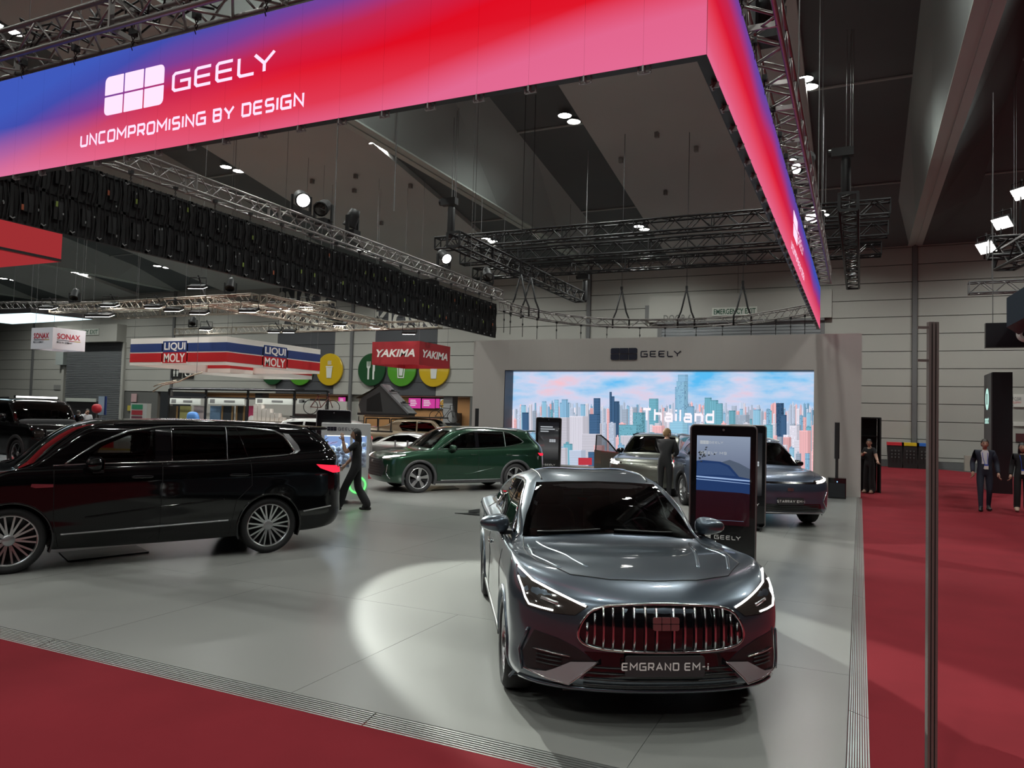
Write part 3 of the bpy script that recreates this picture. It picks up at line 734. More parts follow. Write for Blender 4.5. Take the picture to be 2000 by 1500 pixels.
b_ = B(); b_.bx(-63.75, -63.45, YW-.2, YW, 0, 7.3); b_.bx(-56.2, -55.9, YW-.2, YW, 0, 7.3); b_.build('door_frame', M_WALLP, d2)
# lettering on the far wall
M_INKD = mat('stencil_ink', (.12, .12, .115), .8); M_GREENINK = mat('green_ink', (.01, .07, .035), .7); M_PALEINK = mat('pale_ink', (.5, .49, .44), .8); M_SIGNW = mat('sign_white', (.5, .52, .47), .6)
def wtext(text, px0, px1, pyc, hpx, m, name='lettering', y=YW-.03, bold=0.0, parent=None, shear=0):
    a = PY(px0, pyc, y); c = PY(px1, pyc, y); d = PY((px0+px1)/2, pyc+hpx/2, y); u = PY((px0+px1)/2, pyc-hpx/2, y); hh = u.z-d.z
    V, Fc = font_text(text, 1.0, bold, shear=shear); xs = [v[0] for v in V]; yy = [v[1] for v in V]; sx = (c.x-a.x)/(max(xs)-min(xs)); sy = hh/(max(yy)-min(yy))
    V = [((v[0]-min(xs))*sx, (v[1]-min(yy))*sy) for v in V]
    return flat(name, V, Fc, (a.x, y, d.z), (1, 0, 0), (0, 0, 1), m, parent)
o = wtext('DOOR 6', 1296, 1350, 622, 15, M_INKD, y=YW-.32, bold=.012); o.parent = d1
p0 = PY(1391, 608, YW-.34); p1 = PY(1479, 608, YW-.34); zt, zb_ = PY(1435, 600, YW-.34).z, PY(1435, 616, YW-.34).z
b_ = B(); b_.bx(p0.x, p1.x, YW-.37, YW-.32, zb_, zt); es = b_.build('exit_sign', M_SIGNW); tag(es, 'pale sign with green letters EMERGENCY EXIT above the door behind the screen', 'sign')
o = wtext('EMERGENCY EXIT', 1394, 1476, 608, 10.5, M_GREENINK, y=YW-.375, bold=.02); o.parent = es
p0 = PY(128, 650, YW-.92); p1 = PY(193, 648, YW-.92); zt, zb_ = PY(160, 643, YW-.92).z, PY(160, 655, YW-.92).z
b_ = B(); b_.bx(p0.x, p1.x, YW-.96, YW-.9, zb_, zt); es = b_.build('exit_sign', M_SIGNW); tag(es, 'pale exit sign on shutter housing, half hidden by the white hanging cube', 'sign')
o = wtext('EMERGENCY EXIT', 131, 191, 649, 8.5, M_GREENINK, y=YW-.965, bold=.02); o.parent = es
o = wtext('SNACK', 543, 648, 590, 46, M_PALEINK, bold=.03); o.parent = wall
o = wtext('KIOSK', 545, 648, 630, 38, M_PALEINK, bold=.03); o.parent = wall
o = wtext('KIOSK', 733, 848, 625, 38, M_PALEINK, bold=.03); o.parent = wall
for px, nm in ((1457, '2'), (1437, '1')): pass
# round food signs
M_ICON = mat('icon_pale', (.55, .56, .52), .6)
def disc(px, py, rpx, col, icon, label):
    c = PY(px, py, YW-.12); r = (PY(px, py-rpx, YW-.12).z-PY(px, py+rpx, YW-.12).z)/2
    b_ = B(); b_.lathe([(.001, -.06), (r-.03, -.06), (r, -.03), (r, .06)], 40, (c.x, YW-.12, c.z), 'y'); o = b_.build('round_sign', mat('disc_'+label.split()[0]+label.split()[1], col, .35, coat=.4)); tag(o, label, 'sign')
    T = lambda u, v, q: (c.x+u*r, YW-.19-q, c.z+v*r)
    if icon == 'fork':
        for k, (nm, poly) in enumerate((('fork_icon', [(-.32, .5), (-.32, .15), (-.25, .05), (-.25, -.6), (-.13, -.6), (-.13, .05), (-.06, .15), (-.06, .5), (-.1, .5), (-.12, .2), (-.17, .2), (-.17, .5), (-.21, .5), (-.21, .2), (-.26, .2), (-.28, .5)]), ('knife_icon', [(.12, .3), (.12, -.6), (.24, -.6), (.24, -.1), (.28, -.1), (.28, .3)]))):
            t = B(); t.prism(poly, 0, .02, T); t.build(nm, M_ICON, o)
    elif icon == 'glass':
        for k, (nm, poly) in enumerate((('glass_icon', [(-.3, .2), (-.24, -.5), (.2, -.5), (.26, .2), (.19, .2), (.14, -.43), (-.18, -.43), (-.23, .2)]), ('drink_icon', [(-.16, .1), (-.13, -.36), (.09, -.36), (.12, .1)]))):
            t = B(); t.prism(poly, 0, .02, T); t.build(nm, M_ICON, o)
    else:
        for nm, poly in (('cup_icon', [(-.22, .12), (-.16, -.52), (.18, -.52), (.24, .12)]), ('cup_lid_icon', [(-.26, .14), (-.26, .22), (.28, .22), (.28, .14)])):
            t = B(); t.prism(poly, 0, .02, T); t.build(nm, M_ICON, o)
        for k in range(3):
            t = B(); t.prism([(-.12+.1*k, .3), (-.09+.1*k, .36), (-.12+.1*k, .43), (-.09+.1*k, .55), (-.05+.1*k, .55), (-.08+.1*k, .43), (-.05+.1*k, .36), (-.08+.1*k, .3)], 0, .02, T); t.build('steam_icon', M_ICON, o)
DG, LG, YL = (.012, .06, .02), (.07, .26, .02), (.5, .33, .01)
disc(533, 722, 30, DG, 'fork', 'dark green cutlery disc behind the striped blue and red sign'); disc(587, 722, 31, LG, 'glass', 'light green drink disc behind the striped blue and red sign'); disc(644, 722, 31.5, YL, 'cup', 'yellow coffee disc at the right end of the striped sign')
disc(726, 722, 32, DG, 'fork', 'dark green cutlery disc at the left of the red hanging sign'); disc(785, 722, 33, LG, 'glass', 'light green drink disc behind the roof tent and red hanging sign'); disc(848, 722, 34, YL, 'cup', 'yellow coffee disc under the red hanging sign')
# food kiosk recess behind the far wall
M_KIOSKW = mat('kiosk_wall', (.42, .27, .15), .7, noise=.1, nscale=.5)
b_ = B(); b_.bx(-52, -23.2, 48.6, 48.9, 0, 3.4); struct(b_, 'wall_kiosk', M_KIOSKW)
b_ = B(); b_.bx(-52, -23.2, YW+.3, 48.9, 3.25, 3.35); struct(b_, 'ceiling_kiosk', mat('kiosk_ceiling', (.5, .4, .28), .7))
for (xx, m) in ((-32.6, M_WALLP), (-25.0, mat('kiosk_column', (.3, .3, .3), .6)), (-41.5, M_WALLD)):
    b_ = B(); b_.bx(xx-.35, xx+.35, YW+.3, YW+1.0, 0, 3.25); o = b_.build('kiosk_column', m); o['kind'] = 'structure'
M_MENU = emat('menu_magenta', (.72, .06, .38), .75); M_MENUW = emat('menu_white', (.9, .7, .8), .7)
def menu(px0, px1, py0, py1, label, m=M_MENU, lines=True):
    y = 48.3; a = PY(px0, py1, y); c = PY(px1, py0, y); b_ = B(); b_.bx(a.x-.02, c.x+.02, y, y+.298, a.z-.06, c.z+.06); o = b_.build('menu_board', M_BLKPX); tag(o, label, 'menu board', 'lit menu boards of the food kiosk' if m is M_MENU else None)
    t = B(); t.bx(a.x, c.x, y-.02, y, a.z, c.z); t.build('menu_screen', m, o)
    if lines:
        for k in range(4):
            zz = c.z-(c.z-a.z)*(.2+.17*k); w_ = (c.x-a.x)*(.55+.2*((k*7) % 3)/3)
            t = B(); t.bx(a.x+.15, a.x+.15+w_*.8, y-.03, y-.02, zz-.04, zz+.03); t.build('menu_line', M_MENUW, o)
M_BLKPX = mat('board_frame', (.01, .01, .01), .5)
menu(661, 675, 776, 793, 'magenta menu board left of the grey column'); menu(720, 735, 777, 794, 'magenta menu board seen through the roof tent opening'); menu(798, 822, 778, 797, 'magenta menu board just right of the roof tent'); menu(824, 850, 779, 797, 'magenta menu board with price list left of the salad picture'); menu(851, 859, 779, 797, 'narrow magenta menu panel beside the salad picture', lines=False)
menu(860, 879, 780, 798, 'menu picture of a salad bowl on white', emat('menu_picture', (.55, .62, .58), .7), False)
b_ = B(); rnd = random.Random(3)
for k in range(40):
    p = PY(867+rnd.gauss(0, 3.2), 790+rnd.gauss(0, 3.4), 48.26); b_.box((p.x, 48.26, p.z), (.14, .01, .12), 0)
o = b_.build('salad_print', emat('salad', (.45, .25, .04), .6)); tag(o, 'printed salad leaves on the menu picture', 'print', kind='stuff')
M_FRIDGE = mat('fridge_dark', (.02, .02, .03), .3); M_FRL = emat('fridge_light', (.5, .5, 1), 2.0)
for (px0, px1, lb) in ((868, 892, 'dark drinks fridge with violet lit header beside the grey column'), (650, 676, 'dark drinks fridge with lit header left of the white display box')):
    a = PY(px0, 806, 47.6); c = PY(px1, 806, 47.6); b_ = B(); b_.bx(a.x, c.x, 47.6, 48.4, 0, a.z); o = b_.build('drinks_fridge', M_FRIDGE); tag(o, lb, 'fridge')
    t = B(); t.bx(a.x, c.x, 47.55, 47.6, a.z-.22, a.z); t.build('fridge_header', M_FRL, o)
    for k in range(4):
        t = B(); t.bx(a.x+.1, c.x-.1, 47.57, 47.6, .5+.4*k, .62+.4*k); t.build('shelf', mat('fridge_shelf', (.2, .2, .3), .5), o)
l = bpy.data.lights.new('kiosk_fill', 'AREA'); l.shape = 'RECTANGLE'; l.size = 26; l.size_y = 2; l.energy = 420; l.color = (1, .8, .55); lo = bpy.data.objects.new('kiosk_fill', l); COL.objects.link(lo); lo.location = (-37.5, 46.5, 3.2)  # added area light with no fixture, stands in for the kiosk lamps
# ------------------------------------------------------------------ the stand: LED ring, trusses, screen wall
LX, RX, NY, FY, LZ0, LZ1 = -12.25, -1.11, 5.85, 24.3, 4.87, 6.13
def led_mat(name, axis):
    m = bpy.data.materials.new(name); m.use_nodes = True; nt = m.node_tree; nt.nodes.clear(); N = nt.nodes.new; L = nt.links.new
    g = N('ShaderNodeNewGeometry'); s = N('ShaderNodeSeparateXYZ'); L(g.outputs['Position'], s.inputs[0])
    def mr(sock, a, b, c=0.0, d=1.0):
        r = N('ShaderNodeMapRange'); r.inputs[1].default_value = a; r.inputs[2].default_value = b; r.inputs[3].default_value = c; r.inputs[4].default_value = d; L(sock, r.inputs[0]); return r.outputs[0]
    def ma(op, a, b):
        r = N('ShaderNodeMath'); r.operation = op
        for i, v in enumerate((a, b)):
            if isinstance(v, (int, float)): r.inputs[i].default_value = v
            else: L(v, r.inputs[i])
        return r.outputs[0]
    v = mr(s.outputs['Z'], LZ0, LZ1)
    n = N('ShaderNodeTexNoise'); n.inputs['Scale'].default_value = .35; n.inputs['Detail'].default_value = 1; L(g.outputs['Position'], n.inputs['Vector'])
    nz = ma('MULTIPLY', ma('SUBTRACT', n.outputs['Fac'], .5), .2)
    if axis == 'x': t = ma('ADD', ma('ADD', ma('MULTIPLY', v, .65), ma('SUBTRACT', -.284, ma('MULTIPLY', s.outputs['X'], .0715))), ma('ADD', nz, mr(s.outputs['X'], -7.0, -11.0, 0, .16)))
    else: t = ma('ADD', ma('ADD', ma('MULTIPLY', v, .65), ma('ADD', .014, ma('MULTIPLY', s.outputs['Y'], .0117))), nz)
    r = N('ShaderNodeValToRGB'); L(t, r.inputs[0]); e = r.color_ramp.elements
    for k, (p, c) in enumerate(((0.0, (.76, .12, .25)), (.17, (.74, .008, .022)), (.36, (.74, .004, .016)), (.55, (.55, .02, .08)), (.7, (.20, .05, .30)), (.86, (.055, .075, .42)), (1.0, (.05, .10, .50)))):
        el = e[k] if k < 2 else e.new(p); el.position = p; el.color = (*c, 1)
    pk = N('ShaderNodeMix'); pk.data_type = 'RGBA'; pk.inputs[7].default_value = (.80, .22, .42, 1); L(r.outputs[0], pk.inputs[6]); L(ma('MULTIPLY', mr(v, .5, -.05, 0, .85), mr(s.outputs['X'], -9.5, -5.0, 1.0, .3) if axis == 'x' else .75), pk.inputs[0])
    em = N('ShaderNodeEmission'); em.inputs[1].default_value = LED_STRENGTH; L(pk.outputs[2], em.inputs[0]); o = N('ShaderNodeOutputMaterial'); L(em.outputs[0], o.inputs[0]); return m
M_LEDN, M_LEDR = led_mat('led_front_picture', 'x'), led_mat('led_side_picture', 'y')
M_CAB = mat('cabinet_black', (.008, .008, .009), .55); M_LATCH = mat('latch_grey', (.32, .33, .33), .5, .4); M_TAGG = mat('tag_green', (.22, .3, .05), .6); M_TAGO = mat('tag_orange', (.4, .1, .04), .6)
ring = thing('led_ring', 'hanging LED banner ring glowing blue to red above the cars', 'led banner', (-6.7, 15, LZ0))
O = Vector((-6.7, 15, LZ0)); Hh = LZ1-LZ0
def cab_mesh(w_, face, fm):
    b_ = B(); b_.mi = 0
    if face == 'n': b_.bx(0, w_-.001, 0, .09, 0, Hh); b_.mi = 1; b_.add([(0, -.002, 0), (w_-.001, -.002, 0), (w_-.001, -.002, Hh), (0, -.002, Hh)], [(0, 1, 2, 3)])
    else: b_.bx(-.09, 0, 0, w_-.001, 0, Hh); b_.mi = 1; b_.add([(.002, 0, 0), (.002, w_-.001, 0), (.002, w_-.001, Hh), (.002, 0, Hh)], [(0, 1, 2, 3)])
    me = b_.mesh('led_cabinet'); me.materials.append(M_CAB); me.materials.append(fm); me.polygons.foreach_set('material_index', b_.M); return me
nN = 22; wN = (RX-LX)/nN; nR = 36; wR = (FY-NY)/nR
mn, mr_ = cab_mesh(wN, 'n', M_LEDN), cab_mesh(wR, 'r', M_LEDR)
bk = B(); bk.box((0, .02, -.025), (.014, .06, .05)); bk.box((0, .05, -.045), (.11, .014, .014)); bk.box((.05, .04, -.025), (.01, .01, .05)); bk.box((-.05, .04, -.025), (.01, .01, .05)); bkm = bk.mesh('joint_bracket')
for i in range(nN):
    o = link('led_cabinet', mn, None, ring, (LX+wN*i-O.x, NY-O.y, 0))
    if i: link('joint_bracket', bkm, M_LATCH, o, (0, 0, 0))
for i in range(nR):
    o = link('led_cabinet', mr_, None, ring, (RX-O.x, NY+wR*i-O.y, 0))
    if i: link('joint_bracket', bkm, M_LATCH, o, (0, 0, 0), (0, 0, radians(90)))
lb = B(); lb.bx(-.05, 0, 0, .5, 0, Hh); lb.bx(0, .03, 0, .03, 0, Hh); lb.bx(0, .03, .47, .5, 0, Hh)
for z in (0, .61, 1.2): lb.bx(0, .03, 0, .5, z, z+.05)
lb.bx(0, .06, .17, .33, .2, .5); lb.bx(0, .06, .17, .33, .8, 1.1)
for y in (.1, .24, .36, .42): lb.tube([(.05, y, .0), (.07, y+.02, .3), (.05, y-.02, .65), (.08, y+.015, .95), (.05, y, 1.25)], .012, 5)
lbm = lb.mesh('led_cabinet')
lt = B()
for z, s_ in ((.03, 1), (1.2, -1)): lt.box((.07, .02, z+.02*s_), (.012, .05, .014), 0, Matrix.Rotation(.6, 3, 'X')); lt.box((.07, -.02, z+.02*s_), (.012, .05, .014), 0, Matrix.Rotation(-.6, 3, 'X'))
ltm = lt.mesh('corner_latch'); rnd = random.Random(5)
nL = 38
for i in range(nL):
    o = link('led_cabinet', lbm, M_CAB, ring, (LX-O.x, NY+.5*i-O.y, 0))
    link('corner_latch', ltm, M_LATCH, o)
    if rnd.random() < .75:
        t = B(); t.box((.09, rnd.uniform(.1, .4), rnd.choice((.25, .45, .9, 1.05))), (.01, .035, .09)); t.build('cable_tag', M_TAGG if rnd.random() < .65 else M_TAGO, o)
    t = B(); t.box((.1, rnd.uniform(.1, .4), rnd.uniform(.1, 1.1)), (.01, .02, .03)); t.box((.1, rnd.uniform(.1, .4), rnd.uniform(.1, 1.1)), (.01, .015, .04)); t.build('plug', M_LATCH, o)['kind'] = 'stuff'

M_TRUSS = mat('truss_aluminium', (.30, .285, .275), .42, .8); M_TRUSSB = mat('truss_black', (.012, .012, .013), .5, .3); M_TRUSSW = mat('truss_warm_lit', (.42, .38, .32), .4, .8)  # booth truss aluminium tinted with the warm light that falls on it
TR = {}
def rod(name, p, q, r, n=6):
    b_ = B(); b_.cyl(p, q, r, n); return b_.mesh(name, True)
def truss(name, label, A, Bp, s, m, cat='truss', group=None, r=None, detail=True, pitch=None, gussets=0):
    A = Vector(A); Bp = Vector(Bp); d = Bp-A; L = d.length; rz = atan2(d.y, d.x); t = thing(name, label, cat, A, rz, group); t.rotation_euler = (0, -math.asin(d.z/L), rz)
    r = r or s*.085; h = s/2; p = pitch or s; n = max(1, int(round(L/p))); p = L/n
    ch = rod('chord', (0, 0, 0), (L, 0, 0), r, 8)
    for y in (-h, h):
        for z in (-h, h): link('chord', ch, m, t, (0, y, z))
    dv = [rod('brace', (0, 0, -h), (p, 0, h), r*.5), rod('brace', (0, 0, h), (p, 0, -h), r*.5)]; dh = [rod('brace', (0, -h, 0), (p, h, 0), r*.5), rod('brace', (0, h, 0), (p, -h, 0), r*.5)]
    if detail:
        for k in range(n):
            for y in (-h, h): link('brace', dv[k % 2], m, t, (p*k, y, 0))
            for z in (-h, h): link('brace', dh[k % 2], m, t, (p*k, 0, z))
    else:
        b_ = B()
        for k in range(n):
            z0, z1 = (-h, h) if k % 2 == 0 else (h, -h)
            for y in (-h, h): b_.tube([(p*k, y, z0), (p*k+p, y, z1)], r*.5, 4, cap=False)
            for z in (-h, h): b_.tube([(p*k, z0, z), (p*k+p, z1, z)], r*.5, 4, cap=False)
        b_.build('bracing', m, t, True)['kind'] = 'stuff'
    b_ = B()
    for xx in (0, L)+tuple(L*(k+1)/(gussets+1) for k in range(gussets)):
        b_.box((xx, 0, h), (.03, s, r*2)); b_.box((xx, 0, -h), (.03, s, r*2)); b_.box((xx, h, 0), (.03, r*2, s)); b_.box((xx, -h, 0), (.03, r*2, s))
    b_.build('joint_frame', m, t)['kind'] = 'stuff'
    for f in (.12, .88):
        q = A+d*f; b_ = B(); b_.cyl((L*f, 0, h), (L*f, 0, zc(q.y)-A.z), .01, 4); b_.build('suspension_cable', M_PIPE, t)
    return t
truss('box_truss', 'silver box truss above the front of the LED ring, upper left', (LX-.15, NY+.02, 6.49), (RX+.15, NY+.02, 6.49), .36, M_TRUSS, gussets=4)
truss('box_truss', 'silver box truss running above the black back of the LED ring', (LX+.02, NY+.2, 6.48), (LX+.02, 25.05, 6.48), .32, M_TRUSS, gussets=7)
truss('box_truss', 'silver box truss along the outside right edge of the LED ring', (RX+.1, NY+.2, 6.49), (RX+.1, 24.6, 6.49), .36, M_TRUSS, gussets=7)
# chains from truss to LED
chain = B()
for k in range(3): chain.tube([(.0, 0, -.03-.06*k), (.02 if k % 2 else 0, 0 if k % 2 else .02, -.05-.06*k), (0, 0, -.09-.06*k), (-.02 if k % 2 else 0, 0 if k % 2 else -.02, -.05-.06*k)], .008, 4, True)
chain.box((0, 0, 0), (.06, .08, .07)); chm = chain.mesh('shackle_chain')
for i in range(19): o = link('shackle_chain', chm, M_CAB, ring, (LX+.02-O.x, NY+.6+i*1.0-O.y, 1.43))
for i in range(11): o = link('shackle_chain', chm, M_CAB, ring, (LX+.6+i*1.0-O.x, NY-O.y, 1.43))
for i in range(18): o = link('shackle_chain', chm, M_CAB, ring, (RX+.0-O.x, NY+.8+i*1.0-O.y, 1.43))
cb = B(); rnd = random.Random(9)
for k in range(16):
    x0 = -11.8+rnd.uniform(0, 7); pts = [(x0+.25*j, NY+.1+rnd.uniform(-.15, .35), 6.62+rnd.uniform(-.12, .25)) for j in range(8)]; cb.tube(pts, .014, 5)
tag(cb.build('cable_bundle', M_CAB, None, True), 'loose black cables lying over the upper left silver truss', 'cables', kind='stuff')
# curved truss behind the screen wall
pts = [G(*q, 5.8) for q in ((982, 597), (1010, 606), (1080, 620), (1160, 629), (1250, 632), (1350, 631), (1450, 625), (1530, 614), (1592, 603))]
pts = [Vector((p.x, p.y, 5.8)) for p in pts]
def crv(P, n=10):
    out = []
    for i in range(len(P)-1):
        a, b, c, d = P[max(0, i-1)], P[i], P[i+1], P[min(len(P)-1, i+2)]
        for k in range(n):
            t = k/n; out.append(.5*((2*b)+(c-a)*t+(2*a-5*b+4*c-d)*t*t+(3*b-a-3*c+d)*t**3))
    return out+[P[-1]]
C_ = crv(pts); t = thing('curved_truss', 'curved silver truss sagging in view above the screen wall', 'truss', (C_[0].x, C_[0].y, 5.8)); o0 = C_[0].copy()
off = []
for i, p in enumerate(C_):
    d = (C_[min(i+1, len(C_)-1)]-C_[max(i-1, 0)]).normalized(); off.append(Vector((-d.y, d.x, 0)))
ch = [[], [], [], []]
for p, s_ in zip(C_, off):
    for k, (a, z) in enumerate(((-.15, -.15), (.15, -.15), (.15, .15), (-.15, .15))): ch[k].append(p-o0+s_*a+Vector((0, 0, z)))
for k in range(4): b_ = B(); b_.tube(ch[k], .024, 6); b_.build('chord', M_TRUSS, t, True)
st = 2
for i in range(0, len(C_)-st, st):
    b_ = B(); j = i+st; k = (i//st) % 2
    for a, c in ((0, 3), (1, 2), (0, 1), (3, 2)): b_.tube([ch[a if k else c][i], ch[c if k else a][j]], .012, 5, cap=False)
    b_.build('brace', M_TRUSS, t, True)['kind'] = 'stuff'
for f in (.03, .09, .15, .21, .27, .34, .42, .5, .57, .64, .71, .78, .85, .91, .96):
    i = int(f*(len(C_)-1)); p = C_[i]-o0+Vector((0, 0, -.17)); b_ = B(); b_.cyl(p, p+Vector((0, 0, -.75)), .012, 5); b_.box(p, (.07, .07, .09)); b_.box(p+Vector((0, 0, -.3)), (.04, .04, .07)); b_.build('hanging_rod', M_CAB, t)
def sling(px, py0, py1, ptop, label):
    p = min(C_, key=lambda q: abs(PIXX(q)-px)); b_ = B(); top = Vector((p.x, p.y, p.z+1.35))
    e = thing('lifting_sling', label, 'sling', top, 0, 'slings holding the curved truss')
    for s_ in (-.3, .3):
        q = B(); q.tube([(0, 0, 0), (s_*.6, s_*.3, -.9), (s_, s_*.4, -1.2), (s_, s_*.4, -1.55)], .035, 5); q.build('strap', M_CAB, e, True)
    q = B(); q.cyl((0, 0, 0), (0, 0, zc(p.y)-.3-top.z), .012, 5); q.box((0, 0, .05), (.08, .08, .12)); q.build('chain', M_CAB, e)
def PIXX(q): 
    v = Vector(q)-CAM; return 1000+F*v.dot(_r2)/v.dot(_fw)
for i_, px in enumerate((1018, 1036, 1209, 1343, 1450)): sling(px, 0, 0, 0, 'black lifting strap on the curved truss, %s from the left' % ORD[i_])
# black trusses overhead
def yz(px, py, z): return G(px, py, z)
truss('black_truss', 'black truss running back toward the far wall, left of the stand', (-13.2, 23.2, 8.25), (-13.2, 36.5, 8.25), .5, M_TRUSSB, detail=False, gussets=4)
truss('black_truss', 'black cross truss nearest the far wall, its end clear at right', (-18, 34, 9.25), (.75, 34, 9.25), .5, M_TRUSSB, detail=False, gussets=6)
truss('black_truss', 'upper black cross truss passing behind the LED corner', (-17, 28.5, 9.5), (.9, 28.5, 9.5), .5, M_TRUSSB, detail=False, gussets=5)
truss('black_truss', 'middle black cross truss between the other two', (-17, 30.8, 9.3), (.9, 30.8, 9.3), .5, M_TRUSSB, detail=False, gussets=5)
a = G(1657, 400, 8.4); c = G(1664, 566, 8.2)
truss('black_truss', 'black truss seen end on, hanging right of the LED ring', (a.x, a.y, 8.5), (a.x+.02, min(c.y, 40), 8.5), .5, M_TRUSSB, detail=False, gussets=2)
# chain hoists
def hoist(px, py0, py1, z1, label, ztop=13.6):
    p = G(px, py1, z1); e = thing('chain_hoist', label, 'hoist', p)
    b_ = B(); b_.lathe([(.001, 1.2), (.12, 1.2), (.14, 1.1), (.14, .1), (.1, 0), (.001, 0)], 14); b_.build('chain_bag', M_CAB, e, True)
    b_ = B(); b_.box((-.1, 0, 1.38), (.62, .26, .26)); b_.cyl((-.42, 0, 1.38), (-.5, 0, 1.38), .12, 10); b_.build('motor', M_CAB, e)
    for dx in (0, .12, .18): b_ = B(); b_.cyl((dx, 0, 1.4), (dx, 0, zc(p.y)-.3-p.z), .012, 5); b_.build('chain', M_PIPE, e)
hoist(880, 395, 465, 8.6, 'black motor hoist above the spotlight on the left truss')
hoist(1652, 310, 385, 8.9, 'black motor hoist above the end-on truss at right')
hoist(1142, 545, 590, 8.3, 'black chain bag hanging at the far end of the black truss')
for (px, py, z0, z1) in ((1147, 370, 9.8, 13.8), (658, 300, 6.7, 14.5), (1561, 60, 6.7, 14.6), (1600, 200, 6.7, 14.6), (775, 250, 8.8, 14.5)):
    p = G(px, py, (z0+z1)/2); b_ = B(); b_.cyl((p.x, p.y, z0), (p.x, p.y, zc(p.y)), .016, 5); o = b_.build('hanging_cable', M_PIPE); tag(o, 'thin steel cable dropping from the dark ceiling', 'cable', 'thin ceiling cables')
# spotlights standing on the left truss
M_LENSON = emat('spot_lens', (1, .98, .95), 14.0)
def fixture(name, label, p, aim=None, lit=False, energy=0, spot=30, soft=.09, blend=.12, scale=1.0, group=None, col=(1, .97, .93)):
    p = Vector(p); e = thing(name, label, 'spotlight', p, 0, group); b_ = B(); b_.box((0, 0, .06), (.34, .3, .13)); b_.build('base', M_CAB, e)
    d = (Vector(aim)-p-Vector((0, 0, .5))).normalized() if aim is not None else Vector((.2, -.3, -.6)).normalized()
    rot = d.to_track_quat('Z', 'Y').to_matrix(); c = Vector((0, 0, .45))
    b_ = B(); pr = [(.001, -.26), (.12, -.25), (.16, -.1), (.17, .16), (.19, .2), (.19, .24), (.16, .245)]; b_.lathe(pr, 16); b_.V = [tuple(c+rot @ Vector(v)) for v in b_.V]; h_ = b_.build('lamp_head', M_CAB, e, True)
    b_ = B(); b_.lathe([(.001, .232), (.155, .232)], 16); b_.V = [tuple(c+rot @ Vector(v)) for v in b_.V]; b_.build('lens', M_LENSON if lit else M_LENS, h_)
    ang = atan2(d.y, d.x)+pi/2
    for s_ in (-1, 1):
        b_ = B(); b_.box((s_*.22*cos(ang), s_*.22*sin(ang), .28), (.05, .1, .42), ang); b_.build('yoke_arm', M_CAB, e)
    if energy:
        l = bpy.data.lights.new('spot_beam', 'SPOT'); l.energy = energy; l.spot_size = radians(spot); l.spot_blend = blend; l.shadow_soft_size = soft; l.color = col
        lo = bpy.data.objects.new('spot_beam', l); COL.objects.link(lo); lo.parent = e; lo.location = c+d*.27; lo.rotation_euler = d.to_track_quat('-Z', 'Y').to_euler()
    return e
TOPZ = 6.66
sp1 = G(625, 418, TOPZ); sp2 = G(655, 436, TOPZ); sp3 = G(705, 458, TOPZ); sp4 = G(893, 525, TOPZ); sp5 = G(925, 560, TOPZ)
fix = lambda p: (LX+.02, p.y, TOPZ)
fixture('stage_spotlight', 'lit stage spotlight with white lens on the left truss, nearest of its row', fix(sp1), (-2.3, 6.95, .0), True, KEY_E, 18.5, col=(.95, 1, .92))
fixture('stage_spotlight', 'unlit black spotlight beside the lit one on the left truss', fix(sp2), (-8, 3, 0))
fixture('stage_spotlight', 'unlit round moving head further along the left truss', fix(sp3), (-14, 16, 3))
fixture('stage_spotlight', 'lit stage spotlight near the far end of the left truss', fix(sp4), (-2.6, 15.5, 0), True, KEY_E*.5, 24, .09, .3)
fixture('stage_spotlight', 'black moving head at the far end of the left truss', fix(sp5), (-9, 20, 2))
for (x, y, aim, en, sz, lb) in ((RX+.05, 9.5, (-9.4, 16.9, .3), 4500, 24, 'spotlight on the right truss aimed at the green suv'), (RX+.05, 15.5, (-8.6, 7.2, .3), 700, 30, 'spotlight on the right truss aimed at the black suv'), (-6, NY, (-2.2, 17.5, .3), 600, 30, 'spotlight on the front truss aimed at the blue suv'),
                        (-3.5, NY+.02, (-6.6, 20.0, .3), 900, 26, 'spotlight on the front truss aimed at the olive car'), (RX+.05, 19.5, (-2.3, 7.0, .3), 350, 24, 'spotlight on the right truss aimed at the sedan')):
    fixture('stage_spotlight', lb, (x, y, TOPZ+.02), aim, True, en, sz, .12, .5)
# ---------------- screen wall
WY = 23.36; WX0, WX1, WZ = -12.32, .035, 4.62; OX0, OX1, OZ0, OZ1 = -11.1, -1.21, .42, 3.58
M_FAB = mat('stretched_fabric', (.36, .335, .31), .6, noise=.05, nscale=.6, bump=.25); M_RET = mat('recess_navy', (.02, .022, .035), .4)
def fabric():
    m = M_FAB; nt = m.node_tree; tc = [n for n in nt.nodes if n.type == 'TEX_COORD'][0]; nz = [n for n in nt.nodes if n.type == 'TEX_NOISE'][0]
    mp = nt.nodes.new('ShaderNodeMapping'); mp.inputs['Scale'].default_value = (3.0, 1, .35); mp.inputs['Rotation'].default_value = (0, .35, 0); nt.links.new(tc.outputs['Object'], mp.inputs[0]); nt.links.new(mp.outputs[0], nz.inputs['Vector'])
    bp = [n for n in nt.nodes if n.type == 'BUMP'][0]; bp.inputs['Distance'].default_value = .12; bp.inputs['Strength'].default_value = .3
fabric()
sw = thing('screen_wall', 'tall beige stand wall framing the large city picture screen', 'display wall', ((WX0+WX1)/2, WY, 0)); so = Vector(((WX0+WX1)/2, WY, 0))
for nm, (x0, x1, z0, z1) in (('side_panel', (WX0, OX0, 0, WZ)), ('side_panel', (OX1, WX1, 0, WZ)), ('header_panel', (OX0, OX1, OZ1, WZ)), ('plinth_panel', (OX0, OX1, 0, OZ0))):
    b_ = B(); b_.bx(x0-so.x, x1-so.x, 0, .85, z0, z1); b_.build(nm, M_FAB, sw)
